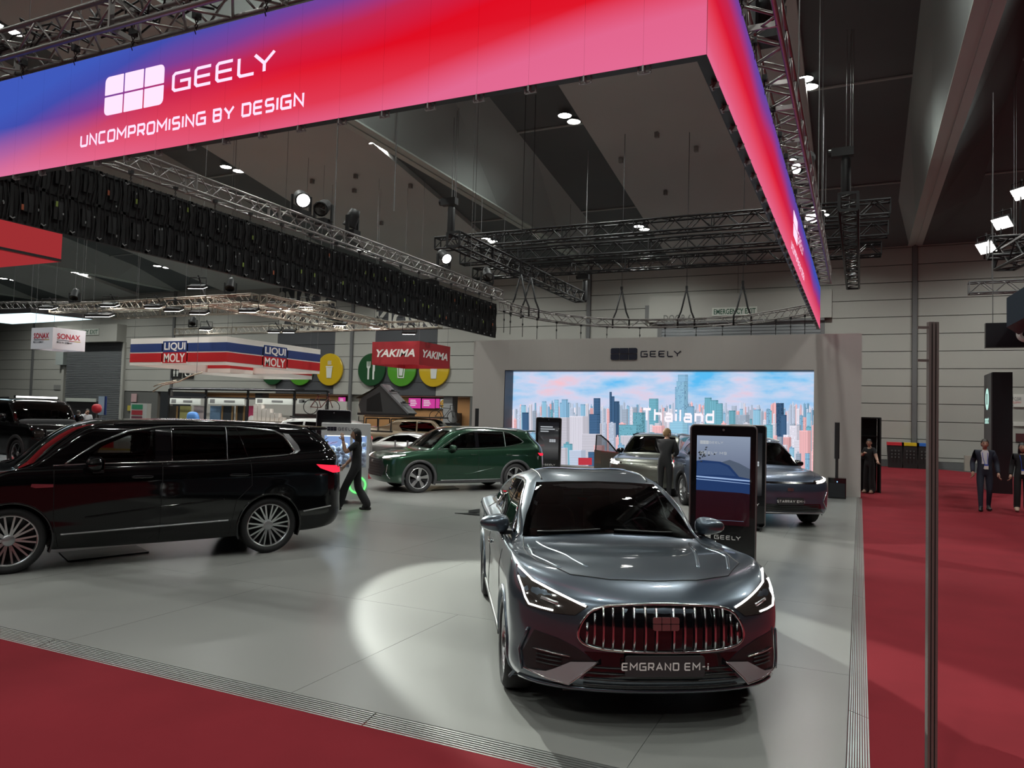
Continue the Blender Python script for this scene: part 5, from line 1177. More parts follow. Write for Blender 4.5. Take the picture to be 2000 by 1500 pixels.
# ---- mid-size SUV used by three different show cars
def mid_suv(name, label, pos, heading, P, front='shut', wheel='blade5', clad=None, glassm=None, rails=None, seat=None, open_door=False):
    c = Car(name, label, 'car', pos, heading,
        suv_loops(dict(xf=2.32, xr=-2.42, w=.95, H=1.685, zb=1.11, zbr=1.2, zh=.93, zc=1.11, xc=1.24, xt=.46, xrr=-1.98, zs=.25, roofw=.70, tail=.17, lr=.5, lf=.55)), (1.378, -1.378), .365, .93, P, arch=.41)
    gd = glassm or M_GLASSD
    for pl in ('y+', 'y-'):
        f = [(.74, 1.125), (.42, 1.34), (.18, 1.48), (-.05, 1.545), (-.2, 1.56), (-.2, 1.14)]
        r = [(-.3, 1.145), (-.3, 1.565), (-.7, 1.575), (-1.05, 1.565), (-1.06, 1.185)]; q = [(-1.1, 1.19), (-1.09, 1.562), (-1.25, 1.53), (-1.5, 1.4), (-1.6, 1.32), (-1.55, 1.28)]
        c.window('side_window', f, pl, M_GLASS, .018); c.window('side_window', r, pl, gd, .018); c.window('side_window', q, pl, gd, .018)
        c.line('window_chrome', [(.86, 1.1), (.44, 1.365), (.18, 1.505), (-.05, 1.567), (-.3, 1.582), (-.7, 1.592), (-1.05, 1.583), (-1.26, 1.545), (-1.52, 1.41), (-1.65, 1.31), (-1.56, 1.258), (-1.06, 1.165), (-.25, 1.122), (.86, 1.1)], pl, .009, M_CHROME, .005)
        c.line('pillar_chrome', [(-1.08, 1.18), (-1.07, 1.57)], pl, .006, M_SATIN, .008); c.patch('pillar_cover', [(-.2, 1.14), (-.2, 1.56), (-.3, 1.565), (-.3, 1.145)], pl, M_BLKG, .007)
        c.line('roof_rail', [(.3, 1.595), (0, 1.64), (-.6, 1.65), (-1.5, 1.6)], pl, .02, rails or mat('rail_silver', (.55, .56, .56), .4, .35), .022)
        for s_ in ([(.88, .3), (.93, .6), (.9, 1.1)], [(-.25, .28), (-.25, 1.12)], [(-.93, .28), (-1.0, .65), (-1.22, .85), (-1.16, 1.17)]): c.line('door_seam', s_, pl, .004, M_SEAM, .001)
        c.patch('side_sill', [(.92, .245), (.92, .3), (-.92, .31), (-.92, .25)], pl, clad or M_CLAD, .012); c.line('sill_trim', [(.8, .315), (-.9, .33)], pl, .008, M_SATIN, .012)
        c.line('door_crease', [(.7, .43), (0, .47), (-.7, .62)], pl, .01, P, -.002)
        c.patch('tail_light', [(-2.02, 1.02), (-2.3, 1.0), (-2.33, .95), (-2.1, .94)], pl, M_RED, .01)
        hl = c.patch('headlight', [(1.72, .935), (1.75, .965), (2.0, .95), (2.25, .9), (2.25, .865), (2.0, .9)], pl, M_LENS, .006); c.line('daylight_strip', [(1.76, .955), (2.0, .935), (2.2, .895)], pl, .008, M_DRL, .008, hl)
    c.window('windscreen', [(-.8, 1.125), (0, 1.155), (.8, 1.125), (.74, 1.3), (.61, 1.57), (0, 1.6), (-.61, 1.57), (-.74, 1.3)], 'x+', M_GLASS, .05)
    c.patch('rear_window', [(-.68, 1.22), (.68, 1.22), (.58, 1.5), (-.58, 1.5)], 'x-', M_BLKG, .005); c.patch('tail_light', [(-.9, .95), (.9, .95), (.9, 1.0), (-.9, 1.0)], 'x-', M_RED, .008)
    b_ = B(); V, Fc = blob((-2.02, 0, 1.6), (.2, .58, .025), .5); b_.add(V, Fc); b_.build('roof_spoiler', P, c.e, True)
    for sg in (1, -1):
        hl = c.patch('headlight', [(sg*.56, .845), (sg*.9, .87), (sg*.9, .95), (sg*.72, .935), (sg*.56, .885)], 'x+', M_LENS, .006)
        c.line('daylight_strip', [(sg*.57, .865), (sg*.74, .885), (sg*.9, .93)], 'x+', .011, M_DRL, .012, hl); c.line('daylight_strip', [(sg*.62, .885), (sg*.76, .915)], 'x+', .008, M_DRL, .012, hl)
    if front == 'shut':
        c.patch('light_bar', [(-.56, .85), (.56, .85), (.56, .885), (-.56, .885)], 'x+', M_BLKG, .006)
        p, n = c.hit(0, .74, 'x+'); c.logo(.055, p.x+.006, 0, .745, (1, 0, .05), M_BADGE, 2.1)
        for sg in (1, -1): c.line('bumper_blade', [(sg*.8, .7), (sg*.72, .5), (sg*.82, .36)], 'x+', .012, M_CHROME, .01)
        lo = c.patch('lower_intake', [(-.7, .32), (.7, .32), (.64, .47), (-.64, .47)], 'x+', M_BLKG, .005)
        c.line('skid_plate', [(-.74, .30), (0, .295), (.74, .30)], 'x+', .016, M_SATIN, .008)
        for z in (.36, .40, .44): c.line('intake_slat', [(-.6, z), (.6, z)], 'x+', .006, M_BLKP, .008, lo)
    elif front == 'grille':
        gp = c.patch('grille', [(-.6, .4), (.6, .4), (.72, .6), (.6, .83), (-.6, .83), (-.72, .6)], 'x+', M_BLKP, .006)
        for z in (.45, .52, .59, .66, .73, .79): c.line('grille_bar', [(-.55, z), (.55, z)], 'x+', .006, M_BLKP, .012, gp)
        for sg in (1, -1): c.line('bumper_blade', [(sg*.78, .72), (sg*.74, .5), (sg*.82, .36)], 'x+', .012, M_CHROME, .01)
        p, n = c.hit(0, .74, 'x+'); c.logo(.055, p.x+.01, 0, .77, (1, 0, .05), M_SATIN, 2.1)
    else:                                            # smooth nose of the olive car
        lo = c.patch('lower_intake', [(-.6, .33), (.6, .33), (.5, .44), (-.5, .44)], 'x+', M_BLKG, .005)
        V, Fc, tw = stroke_text('GEELY', .03, .006, .9, .4); p, n = c.hit(0, .85, 'x+')
        flat('lettering', [(a-tw/2, b_) for a, b_ in V], Fc, (p.x+.006, 0, .83), (0, 1, 0), (-.25, 0, .97), M_WHITE, c.e)
        for sg in (1, -1): c.line('daylight_strip', [(sg*.62, .84), (sg*.86, .86), (sg*.78, .95), (sg*.62, .84)], 'x+', .01, M_DRL, .012)
    c.mirror(.5, .94, 1.15, M_BLKG if front != 'grille' else P, (.085, .12, .075)); c.handles((-.1, -1.15), .98, P, .2)
    c.seats(((.0, 2), (-.85, 2)), .38, .62, seat or M_SEATK, .25, .64); c.dash(.78, .72, 1.0, -1)
    for sg in (1, -1): c.line('hood_seam', [(1.2, sg*.7), (1.8, sg*.76), (2.08, sg*.6)], 'z', .004, M_SEAM, .001)
    fd = [(.88, .28), (.93, .6), (.9, 1.11), (-.24, 1.12), (-.24, .28)]; rd = [(-.25, .28), (-.25, 1.12), (-1.16, 1.17), (-1.22, .85), (-1.0, .65), (-.93, .28)]
    pan = [('hood', [(1.25, -.68), (1.25, .68), (1.8, .76), (2.15, .5), (2.15, -.5), (1.8, -.76)], 'z')]+[(n, p_, pl) for n, p_ in (('front_door', fd), ('rear_door', rd)) for pl in ('y+', 'y-')]+[('tailgate', [(-.7, .65), (.7, .65), (.65, 1.62), (-.65, 1.62)], 'x-')]
    out = c.finish(pan, clad or M_CLAD, .065)
    c.wheels(wheel, .235)
    if open_door:                                     # passenger door swung out on its front hinge
        b_ = B(); b_.prism([(0, .3), (0, 1.1), (-1.08, 1.12), (-1.08, .5), (-1.0, .3)], -.05, .03, lambda u, v, q: (u, q, v)); d = b_.build('open_door', P, c.e, loc=(.9, -.94, 0), rot=(0, 0, radians(58)))
        b_ = B(); b_.prism([(-.05, .34), (-.08, 1.08), (-1.0, 1.1), (-1.0, .5), (-.94, .34)], .03, .07, lambda u, v, q: (u, q, v)); b_.build('door_lining', mat('door_lining', (.05, .042, .045), .6), d)
        b_ = B(); b_.tube([(-.1, 0, 1.1), (-.52, 0, 1.4), (-.85, 0, 1.56), (-1.05, 0, 1.56), (-1.08, 0, 1.12)], .022, 6); b_.build('door_frame', M_BLKG, d)
        mobj('door_glass', [(-.14, 0, 1.1), (-.52, 0, 1.39), (-.85, 0, 1.545), (-1.05, 0, 1.545), (-1.07, 0, 1.11)], [(0, 1, 2, 3, 4)], M_GLASS, d)
        for o in list(c.e.children):
            if o.name.startswith('front_door') and o.data and sum(v.co.y for v in o.data.vertices) < 0: bpy.data.objects.remove(o)
    return c
SEDAN = grey_sedan()
BLACK = black_suv()
GREEN = mid_suv('family_suv', 'dark metallic green suv with silver roof rails and grey wheel arches', (-9.24-.788*.93, 17.47+.616*.93), radians(-128), paint('green', (.011, .045, .024), .7, .3), 'grille', 'blade5')
BLUE = mid_suv('compact_suv', 'slate blue suv with a name plate reading STARRAY, behind the upright info screens', (-2.36, 17.45), radians(-60), paint('blue', (.10, .13, .19), .7, .3), 'shut', 'multi', M_BLKP)
pz, _n = BLUE.hit(0, .5, 'x+') if False else (Vector((2.33, 0, .52)), None)
BLUE.plate('STARRAY EM-i', 2.34, .52, .52, .13, size=.05, asp=.84)
GREEN.plate('EX', 2.34, .5, .4, .12, size=.05) if False else None
OLIVE = mid_suv('hatchback', 'olive silver car with its passenger door open in front of the big screen', (PD(1247, 897, 19.6).x, PD(1247, 897, 19.6).y+2.06), radians(-90), paint('olive', (.16, .165, .14), .75, .32), 'smooth', 'multi', None, M_GLASS, M_BLKG, mat('seat_tan', (.35, .3, .14), .6), True)
OLIVE.e.scale = (.88, .95, .975)
# ------------------------------------------------------------------ lettering on the LED ring
M_LEDW = emat('led_white', (.95, .70, .90), 1.15)
def led_words(ox, oy, face):
    """ox: start coordinate along the face"""
    y0 = NY-.006
    zl0, zl1 = PY(204, 227, y0).z, PY(207, 152, y0).z; h = zl1-zl0; xl = PY(205, 190, y0).x; xr = PY(320, 168, y0).x
    gz0, gz1 = PY(336, 181, y0).z, PY(337, 142, y0).z; gx0, gx1 = PY(336, 160, y0).x, PY(539, 110, y0).x
    sz0, sz1 = PY(160, 288, y0).z, PY(158, 264, y0).z; sx0, sx1 = PY(157, 275, y0).x, PY(594, 195, y0).x
    if face == 'n': T = lambda u, v, q: (u-O.x, y0-q*.2-O.y, v-O.z)
    else: T = lambda u, v, q: (RX+.006+q*.2-O.x, oy+(u-xl)-O.y, v-O.z)
    for P in geely_logo(h, .05, .14, (xr-xl)/h): b_ = B(); b_.prism(P, 0, .01, lambda u, v, q: T(xl+u, zl0+v, q)); b_.build('logo_block', M_LEDW, ring)
    for txt, x0, x1, z0, z1, tk, gp in (('GEELY', gx0, gx1, gz0, gz1, .15, .3), ('UNCOMPROMISING BY DESIGN', sx0, sx1, sz0, sz1, .19, .3)):
        hh = z1-z0; V, Fc, tw = stroke_text(txt, hh, hh*tk, .95, gp); k = (x1-x0)/tw
        mobj('lettering', [T(x0+a*k, z0+c, .002) for a, c in V], Fc, M_LEDW, ring)
led_words(0, 0, 'n'); led_words(0, PX(1549, 430, RX).y, 'r')

# ------------------------------------------------------------------ upright info screens
M_KBLK = mat('totem_black', (.006, .006, .007), .18, coat=.5); M_KEDGE = mat('totem_edge', (.28, .26, .26), .35, .8)
def screen_mat(name, stops, zs, strength):
    m = bpy.data.materials.new(name); m.use_nodes = True; nt = m.node_tree; nt.nodes.clear(); N = nt.nodes.new
    tc = N('ShaderNodeTexCoord'); s = N('ShaderNodeSeparateXYZ'); nt.links.new(tc.outputs['Object'], s.inputs[0]); mr = N('ShaderNodeMapRange'); mr.inputs[1].default_value = zs[0]; mr.inputs[2].default_value = zs[1]; nt.links.new(s.outputs['Z'], mr.inputs[0])
    r = N('ShaderNodeValToRGB'); nt.links.new(mr.outputs[0], r.inputs[0]); e = r.color_ramp.elements
    for k, (p, c) in enumerate(stops): el = e[k] if k < 2 else e.new(p); el.position = p; el.color = (*c, 1)
    em = N('ShaderNodeEmission'); em.inputs[1].default_value = strength; nt.links.new(r.outputs[0], em.inputs[0])
    g = N('ShaderNodeBsdfGlossy'); g.inputs['Roughness'].default_value = .05; g.inputs[0].default_value = (.04, .04, .04, 1); ad = N('ShaderNodeAddShader'); nt.links.new(em.outputs[0], ad.inputs[0]); nt.links.new(g.outputs[0], ad.inputs[1])
    o = N('ShaderNodeOutputMaterial'); nt.links.new(ad.outputs[0], o.inputs[0]); return m
def totem(label, pos, rz, w_, h_, pic, wheels=False, back=False):
    e = thing('info_screen', label, 'info screen', pos, rz); z0 = .06
    T = lambda u, v, q: (u, q, v)
    b_ = B(); b_.prism(rrect(w_, h_-z0, .05, 5, 0, (h_+z0)/2), -.035, .035, T); b_.build('case', M_KBLK, e, autosmooth=True)
    P = rrect(w_+.012, h_-z0+.012, .055, 5, 0, (h_+z0)/2); b_ = B(); b_.tube([(a, -.03, c) for a, c in P], .012, 6, True); b_.build('edge_frame', M_KEDGE, e, True)
    b_ = B(); b_.lathe([(.001, 0), (.014, 0), (.016, .006)], 12, (0, -.046, h_-.055), 'y'); b_.build('camera_lens', M_KEDGE, e)
    if wheels:
        b_ = B(); b_.box((0, 0, .075), (w_*.95, .5, .03)); b_.box((w_*.42, 0, .075), (.08, .62, .03)); b_.box((-w_*.42, 0, .075), (.08, .62, .03)); f = b_.build('foot', M_KBLK, e)
        for sx in (-1, 1):
            for sy in (-1, 1): b_ = B(); b_.lathe([(.001, -.015), (.03, -.015), (.03, .015), (.001, .015)], 10, (sx*w_*.42, sy*.27, .03), 'x'); b_.build('castor', M_KBLK, e)
    else:
        b_ = B(); b_.box((0, .02, .03), (w_*.96, .42, .06)); b_.build('foot', M_KBLK, e)
    if back: return e
    sx, s0, s1 = w_*.82, h_*.325, h_*.93
    pic(e, sx, s0, s1); 
    lh = .06
    for P in geely_logo(lh, .06, .16, 1.9): b_ = B(); b_.prism(P, 0, .002, lambda u, v, q: (-.26+u, -.0365-q, h_*.225+v)); b_.build('logo_block', M_WHITE, e)
    V, Fc, tw = stroke_text('GEELY', .055, .009, 1.0, .5); k = .34/tw; flat('lettering', [(a*k, c) for a, c in V], Fc, (-.1, -.038, h_*.227), (1, 0, 0), (0, 0, 1), M_WHITE, e)
    return e
M_SCRW = emat('screen_text', (.7, .75, .8), .6); M_SB1 = emat('picture_car_blue', (.02, .05, .16), .8); M_SB2 = emat('picture_glass_blue', (.035, .075, .2), .8); M_SB3 = emat('picture_light_bar', (.35, .5, .8), .9); M_SHL = emat('picture_hill', (.10, .13, .19), .8); M_STR = emat('picture_tree', (.035, .04, .045), .8)
def pic_suv(e, sx, s0, s1):
    m = screen_mat('screen_blue', ((0, (.02, .004, .006)), (.36, (.02, .006, .01)), (.42, (.02, .02, .05)), (.62, (.16, .20, .30)), (1.0, (.30, .36, .48))), (s0, s1), .85)
    y = -.038; mobj('screen', [(-sx/2, y, s0), (sx/2, y, s0), (sx/2, y, s1), (-sx/2, y, s1)], [(0, 1, 2, 3)], m, e); H_ = s1-s0
    Q = lambda poly, mt, dy, nm: mobj(nm, [(-sx/2+a*sx, y-dy, s0+c*H_) for a, c in poly], [tuple(range(len(poly)))], mt, e)
    Q([(.3, .62), (.45, .70), (.62, .735), (.8, .70), (1, .64), (1, .52), (.3, .52)], M_SHL, .0006, 'picture_hill')
    Q([(0, .38), (0, .71), (.12, .72), (.45, .71), (.62, .67), (.8, .55), (1, .53), (1, .36), (.85, .37)], M_SB1, .0010, 'picture_car')
    Q([(0, .55), (.02, .69), (.42, .69), (.58, .655), (.74, .555), (.4, .56)], M_SB2, .0014, 'picture_windscreen')
    Q([(0, .525), (.4, .515), (1, .50), (1, .515), (.4, .532), (0, .54)], M_SB3, .0018, 'picture_light_bar'); Q([(0, .5), (.5, .487), (1, .472), (1, .477), (.5, .495), (0, .508)], M_SB3, .0018, 'picture_light_bar')
    rr = random.Random(2)
    for k in range(22):
        a, c = .03+abs(rr.gauss(0, .08)), .79+rr.gauss(0, .03); Q([(a, c), (a+.035, c+.006), (a+.03, c+.018), (a-.005, c+.012)], M_STR, .002, 'picture_leaf')
    for P in geely_logo(.045, .05, .1, 2.5): b_ = B(); b_.prism(P, 0, .001, lambda u, v, q: (-sx*.44+u, y-.002-q, s0+.905*H_+v)); b_.build('logo_block', M_SCRW, e)
    V, Fc, tw = stroke_text('GEELY', .03, .005, 1.0, .5); flat('lettering', V, Fc, (-sx*.27, y-.003, s0+.912*H_), (1, 0, 0), (0, 0, 1), M_SCRW, e)
    V, Fc, tw = stroke_text('GEELY M9', .036, .006, 1.0, .5); flat('lettering', V, Fc, (-sx*.43, y-.003, s0+.79*H_), (1, 0, 0), (0, 0, 1), M_SCRW, e)
    flat('small_print', [(0, 0), (sx*.82, 0), (sx*.82, .006), (0, .006)], [(0, 1, 2, 3)], (-sx*.42, y-.003, s0+.05*H_), (1, 0, 0), (0, 0, 1), M_SHL, e)
def pic_dark(e, sx, s0, s1):
    m = screen_mat('screen_grey', ((0, (.01, .01, .012)), (.3, (.09, .09, .09)), (.55, (.03, .03, .032)), (1, (.012, .013, .016))), (s0, s1), .9)
    y = -.038; mobj('screen', [(-sx/2, y, s0), (sx/2, y, s0), (sx/2, y, s1), (-sx/2, y, s1)], [(0, 1, 2, 3)], m, e); H_ = s1-s0
    for k, (zz, w_) in enumerate(((.86, .6), (.80, .7), (.74, .4))): flat('screen_line', [(0, 0), (sx*w_, 0), (sx*w_, .035), (0, .035)], [(0, 1, 2, 3)], (-sx*.4, y-.002, s0+zz*H_), (1, 0, 0), (0, 0, 1), M_SCRW, e)
    for P in geely_logo(.09, .08, .1, 2.2): b_ = B(); b_.prism(P, 0, .001, lambda u, v, q: (sx*.05+u, y-.002-q, s0+.47*H_+v)); b_.build('logo_block', M_SCRW, e)
k1 = G(1409, 1118); totem('black info screen showing a blue suv, nearest of the upright screens', (k1.x, k1.y, 0), radians(8), .84, 1.95, pic_suv)
k2 = G(1455, 1034); totem('black info screen on a castor stand half hidden behind the nearest one', (k2.x, k2.y+.12, 0), radians(2), .68, 1.95, pic_dark, True)
k3 = PY(1071, 860, 22.6); totem('slim dark info screen standing in front of the big screen, left end', (k3.x, 22.6, 0), radians(22), .80, 1.98, pic_dark)
k4 = PD(649, 900, 17.4); totem('dark info screen standing behind the white display box', (k4.x, k4.y, 0), radians(38), .76, 2.02, pic_dark, back=True)
# floor information plates
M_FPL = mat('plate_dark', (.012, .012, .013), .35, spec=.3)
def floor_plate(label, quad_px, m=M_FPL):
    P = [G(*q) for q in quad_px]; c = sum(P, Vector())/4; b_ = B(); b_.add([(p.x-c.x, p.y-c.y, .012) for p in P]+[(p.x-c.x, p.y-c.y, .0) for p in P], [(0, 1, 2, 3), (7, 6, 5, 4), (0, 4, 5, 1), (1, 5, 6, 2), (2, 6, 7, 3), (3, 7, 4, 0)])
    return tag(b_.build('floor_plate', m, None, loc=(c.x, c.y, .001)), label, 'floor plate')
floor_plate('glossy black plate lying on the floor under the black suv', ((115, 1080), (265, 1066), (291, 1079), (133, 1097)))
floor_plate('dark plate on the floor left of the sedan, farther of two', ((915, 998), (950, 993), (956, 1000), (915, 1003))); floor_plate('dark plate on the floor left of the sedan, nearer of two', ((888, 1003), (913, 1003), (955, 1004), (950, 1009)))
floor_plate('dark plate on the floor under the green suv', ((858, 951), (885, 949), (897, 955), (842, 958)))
# white display box with glowing window
dw = 1.0; p = G(645, 985); M_DW = mat('display_white', (.62, .62, .62), .4)
e = thing('display_box', 'white display cabinet with lit glass windows full of white blossoms', 'display box', (p.x, p.y+.45, 0), radians(38)); L_ = 1.0; Hb = 1.62
a_ = B(); a_.bx(-.5, .5, -.36, .36, .1, .78); a_.build('lower_cabinet', M_DW, e)
for (x, y) in ((-.48, -.34), (.48, -.34), (-.48, .34), (.48, .34), (.12, -.34)): b_ = B(); b_.bx(x-.03, x+.03, y-.03, y+.03, .78, 1.55); b_.build('corner_post', M_DW, e)
b_ = B(); b_.bx(-.52, .52, -.38, .38, 1.48, Hb+.12); b_.build('top_box', M_DW, e)
b_ = B(); b_.bx(-.46, .46, .3, .33, .78, 1.48); b_.build('back_glow', emat('display_glow', (.42, .58, .95), .8), e)
b_ = B(); b_.bx(-.46, .46, -.33, .3, .78, .8); b_.build('shelf', M_DW, e); b_ = B(); b_.bx(-.4, .4, -.25, .25, 1.465, 1.478); b_.build('top_light', emat('display_toplight', (.75, .88, 1.0), 7.0), e)
rr = random.Random(4); M_BLOS = mat('blossom_white', (.75, .77, .8), .8); bl = B()
for k in range(90):
    x, y, z = rr.uniform(-.42, .42), rr.uniform(-.26, .22), .84+abs(rr.gauss(0, .2)); 
    if z < 1.4: V, Fc = blob((x, y, z), (.07, .07, .06), 1, 6, 4); bl.add(V, Fc)
bl.build('blossoms', M_BLOS, e, True)['kind'] = 'stuff'
b_ = B(); b_.bx(-.46, .1, -.345, -.34, .8, 1.47); b_.build('window_pane', glass('display_glass', (.85, .9, .95)), e); b_ = B(); b_.bx(.15, .46, -.345, -.34, .8, 1.47); b_.build('window_pane', glass('display_glass'), e)
for P in geely_logo(.085, .06, .1, 2.3): b_ = B(); b_.prism(P, 0, .004, lambda u, v, q: (-.4+u, -.381-q, 1.58+v)); b_.build('logo_block', M_NAVY, e)
V, Fc, tw = stroke_text('GEELY', .07, .012, 1.0, .5); flat('lettering', [(a*.33/tw, c) for a, c in V], Fc, (-.17, -.384, 1.588), (1, 0, 0), (0, 0, 1), M_NAVY, e)
b_ = B(); b_.lathe([(.15, 0), (.15, -.02), (.19, -.02), (.19, 0)], 32, (.28, -.362, .42), 'y'); b_.build('green_light_ring', emat('ring_green', (.15, .9, .2), 1.4), e)
for sx in (-1, 1):
    for sy in (-1, 1): b_ = B(); b_.lathe([(.001, -.02), (.05, -.02), (.05, .02), (.001, .02)], 10, (sx*.42, sy*.28, .05), 'x'); b_.build('castor', M_KBLK, e)
q = G(655, 1008); e = thing('counter', 'low pale counter with a dark top beside the black suv', 'counter', (q.x-.62, q.y+.25, 0), radians(38)); b_ = B(); b_.bx(-.4, .4, -.2, .2, 0, .93); b_.build('cabinet', mat('counter_grey', (.42, .42, .42), .5), e); b_ = B(); b_.bx(-.42, .42, -.22, .22, .93, .96); b_.build('worktop', M_BLKP, e)
pl = thing('potted_plant', 'dark leafy plant on the counter behind the black suv', 'plant', (q.x-.62, q.y+.25, .96)); b_ = B(); b_.lathe([(.001, 0), (.11, 0), (.14, .18), (.12, .18)], 14); b_.build('pot', M_BLKP, pl, True); lf = B(); rr = random.Random(8)
for k in range(60):
    a = rr.uniform(0, 6.28); r_ = rr.uniform(.05, .3); z = rr.uniform(.2, .5); c = Vector((r_*cos(a), r_*sin(a), z)); d = Vector((cos(a+.6), sin(a+.6), .4))*.06; s_ = Vector((-sin(a), cos(a), .2))*.03; lf.add([c-d, c+s_, c+d, c-s_], [(0, 1, 2, 3)])
lf.build('leaves', mat('leaf_dark', (.012, .02, .022), .5), pl)['kind'] = 'stuff'
# column loudspeakers
def speaker(label, p, rz):
    e = thing('column_speaker', label, 'loudspeaker', p, rz); b_ = B(); b_.prism(rrect(.46, .46, .04), 0, .56); b_.build('subwoofer', M_KBLK, e, autosmooth=True)
    b_ = B(); b_.prism(rrect(.075, .09, .02), .56, 1.08); b_.build('spacer_pole', M_BLKP, e); b_ = B(); b_.prism(rrect(.125, .15, .02), 1.08, 2.08); b_.build('line_array', M_BLKP, e)
    b_ = B(); b_.box((0, -.236, .46), (.02, .006, .03)); b_.build('power_light', emat('power_blue', (.2, .45, 1), 3.0), e)
    b_ = B(); b_.bx(-.2, .2, -.234, -.23, .04, .42); b_.build('grille', mat('speaker_grille', (.01, .012, .016), .7), e)
speaker('black column speaker on a subwoofer against the right end of the screen wall', (-.57, 22.75, 0), radians(5))
s2 = PY(931, 830, 22.7); speaker('black column speaker at the left end of the screen wall', (s2.x, 22.7, .15), radians(25)); b_ = B(); b_.bx(s2.x-.3, s2.x+.3, 22.4, 23.0, 0, .15); tag(b_.build('speaker_riser', M_BLKP), 'low black riser under the left column speaker', 'riser')
# slotted post at the right
pp = G(1818, 1585, -.03); e = thing('slotted_post', 'tall grey slotted metal post at right on the red carpet', 'post', (pp.x, pp.y, -.03), radians(20)); M_POST = mat('post_steel', (.26, .235, .22), .45, .7)
ptop = PIXZ(pp, 1831, 629)+.03
for dx in (-.019, 0, .019): b_ = B(); b_.bx(dx-.0063, dx+.0063, -.016, .016, 0, ptop); b_.build('post_rail', M_POST, e)
b_ = B(); b_.bx(-.024, .024, -.006, .012, 0, ptop-.01); b_.build('post_core', mat('post_slot', (.05, .04, .04), .5, .5), e)
for z in (ptop-.03, ptop-.21): b_ = B(); b_.box((-.05, 0, z), (.06, .008, .014)); b_.build('hook', M_POST, e)
b_ = B(); b_.bx(-.2, .2, -.2, .2, 0, .01); b_.build('base_plate', M_POST, e)
# wheelie bins by the wall
binb = B(); binb.add([(-.5, -.45, 0), (.5, -.45, 0), (.5, .45, 0), (-.5, .45, 0), (-.6, -.55, 1.12), (.6, -.55, 1.12), (.6, .55, 1.12), (-.6, .55, 1.12)], [(0, 3, 2, 1), (4, 5, 6, 7), (0, 1, 5, 4), (1, 2, 6, 5), (2, 3, 7, 6), (3, 0, 4, 7)]); binm = binb.mesh('bin_body')
for (px, col, lb) in ((1748, (.5, .02, .03), 'black bin with a red lid by the far wall'), (1777, (.6, .42, .01), 'black bin with a yellow lid between two other bins'), (1806, (.02, .12, .45), 'black bin with a blue lid by the far wall')):
    q = PY(px, 900, YW-.9); e = thing('wheelie_bin', lb, 'bin', (q.x, YW-.9, -.03), 0, 'lidded bins by the far wall'); e.scale = (.62, .8, 1.0); link('bin_body', binm, mat('bin_black', (.012, .012, .012), .6), e); b_ = B(); b_.box((0, 0, 1.19), (1.22, 1.14, .15)); b_.build('lid', mat('lid_%.2f' % col[0], col, .5), e)
    rr = random.Random(int(px))
    for r_ in range(3):
        for c in range(3): b_ = B(); b_.box((-.25+.25*c, -.57-.0, .85-.16*r_), (.1, .02, .08)); b_.build('print', mat('bin_print', (.06, .06, .06), .6), e)
# black cabinet at the right end of the stand
q = G(1704, 962, -.03); e = thing('black_cabinet', 'tall open black cabinet at the right end of the screen wall', 'cabinet', (q.x-.25, q.y+.42, -.03), radians(4)); M_CB = mat('cabinet_flat_black', (.006, .006, .007), .6)
for nm, bb in (('back', (-.4, .4, .35, .38, 0, 2.3)), ('side', (-.42, -.39, -.35, .38, 0, 2.3)), ('side', (.41, .45, -.5, .38, 0, 2.3)), ('top', (-.42, .45, -.35, .38, 2.27, 2.31)), ('shelf', (-.4, .41, .1, .36, 1.0, 1.03)), ('shelf', (-.4, .41, .1, .36, 1.7, 1.73))): b_ = B(); b_.bx(*bb); b_.build(nm, M_CB, e)
# ------------------------------------------------------------------ neighbouring stands
def box_sign(name, label, px, py0, py1, depth, pxl, pxr, m):
    """box sign whose nearest vertical edge is at px; -> empty, X0,Y0,z0,z1,Xl,Yr"""
    a = PD(px, py0, depth); X0, Y0 = a.x, a.y; z1 = a.z; d = ray(px, py1); t = (X0*d.x+Y0*d.y)/(d.x**2+d.y**2); z0 = H+d.z*t
    Xl = PY(pxl, py0, Y0).x; Yr = PX(pxr, py0, X0).y; e = thing(name, label, 'hanging sign', (X0, Y0, z0)); h = z1-z0
    b_ = B(); b_.bx(Xl-X0, 0, 0, .06, 0, h); f = b_.build('front_face', m, e); b_ = B(); b_.bx(-.06, 0, .06, Yr-Y0, 0, h); s_ = b_.build('side_face', m, e)
    b_ = B(); b_.bx(Xl-X0, -.06, Yr-Y0-.06, Yr-Y0, 0, h); b_.build('rear_face', m, e); b_ = B(); b_.bx(Xl-X0, Xl-X0+.06, .06, Yr-Y0-.06, 0, h); b_.build('far_face', m, e)
    for (x, y) in ((-.1, .1), (Xl-X0+.1, .1), (-.1, Yr-Y0-.1)): b_ = B(); b_.cyl((x, y, h), (x, y, zc(Y0+y)-z0), .008, 4); b_.build('hanging_wire', M_PIPE, e)
    return e, Xl-X0, Yr-Y0, h
def face_items(e, w_, d_, h, items):
    """items drawn on both visible faces: (u0,u1,v0,v1,mat,name)"""
    for (u0, u1, v0, v1, m, nm) in items:
        b_ = B(); b_.bx(w_+(-w_)*u0, w_+(-w_)*u1, -.008, 0, h*v0, h*v1); b_.build(nm, m, e); b_ = B(); b_.bx(0, .008, d_*u0, d_*u1, h*v0, h*v1); b_.build(nm, m, e)
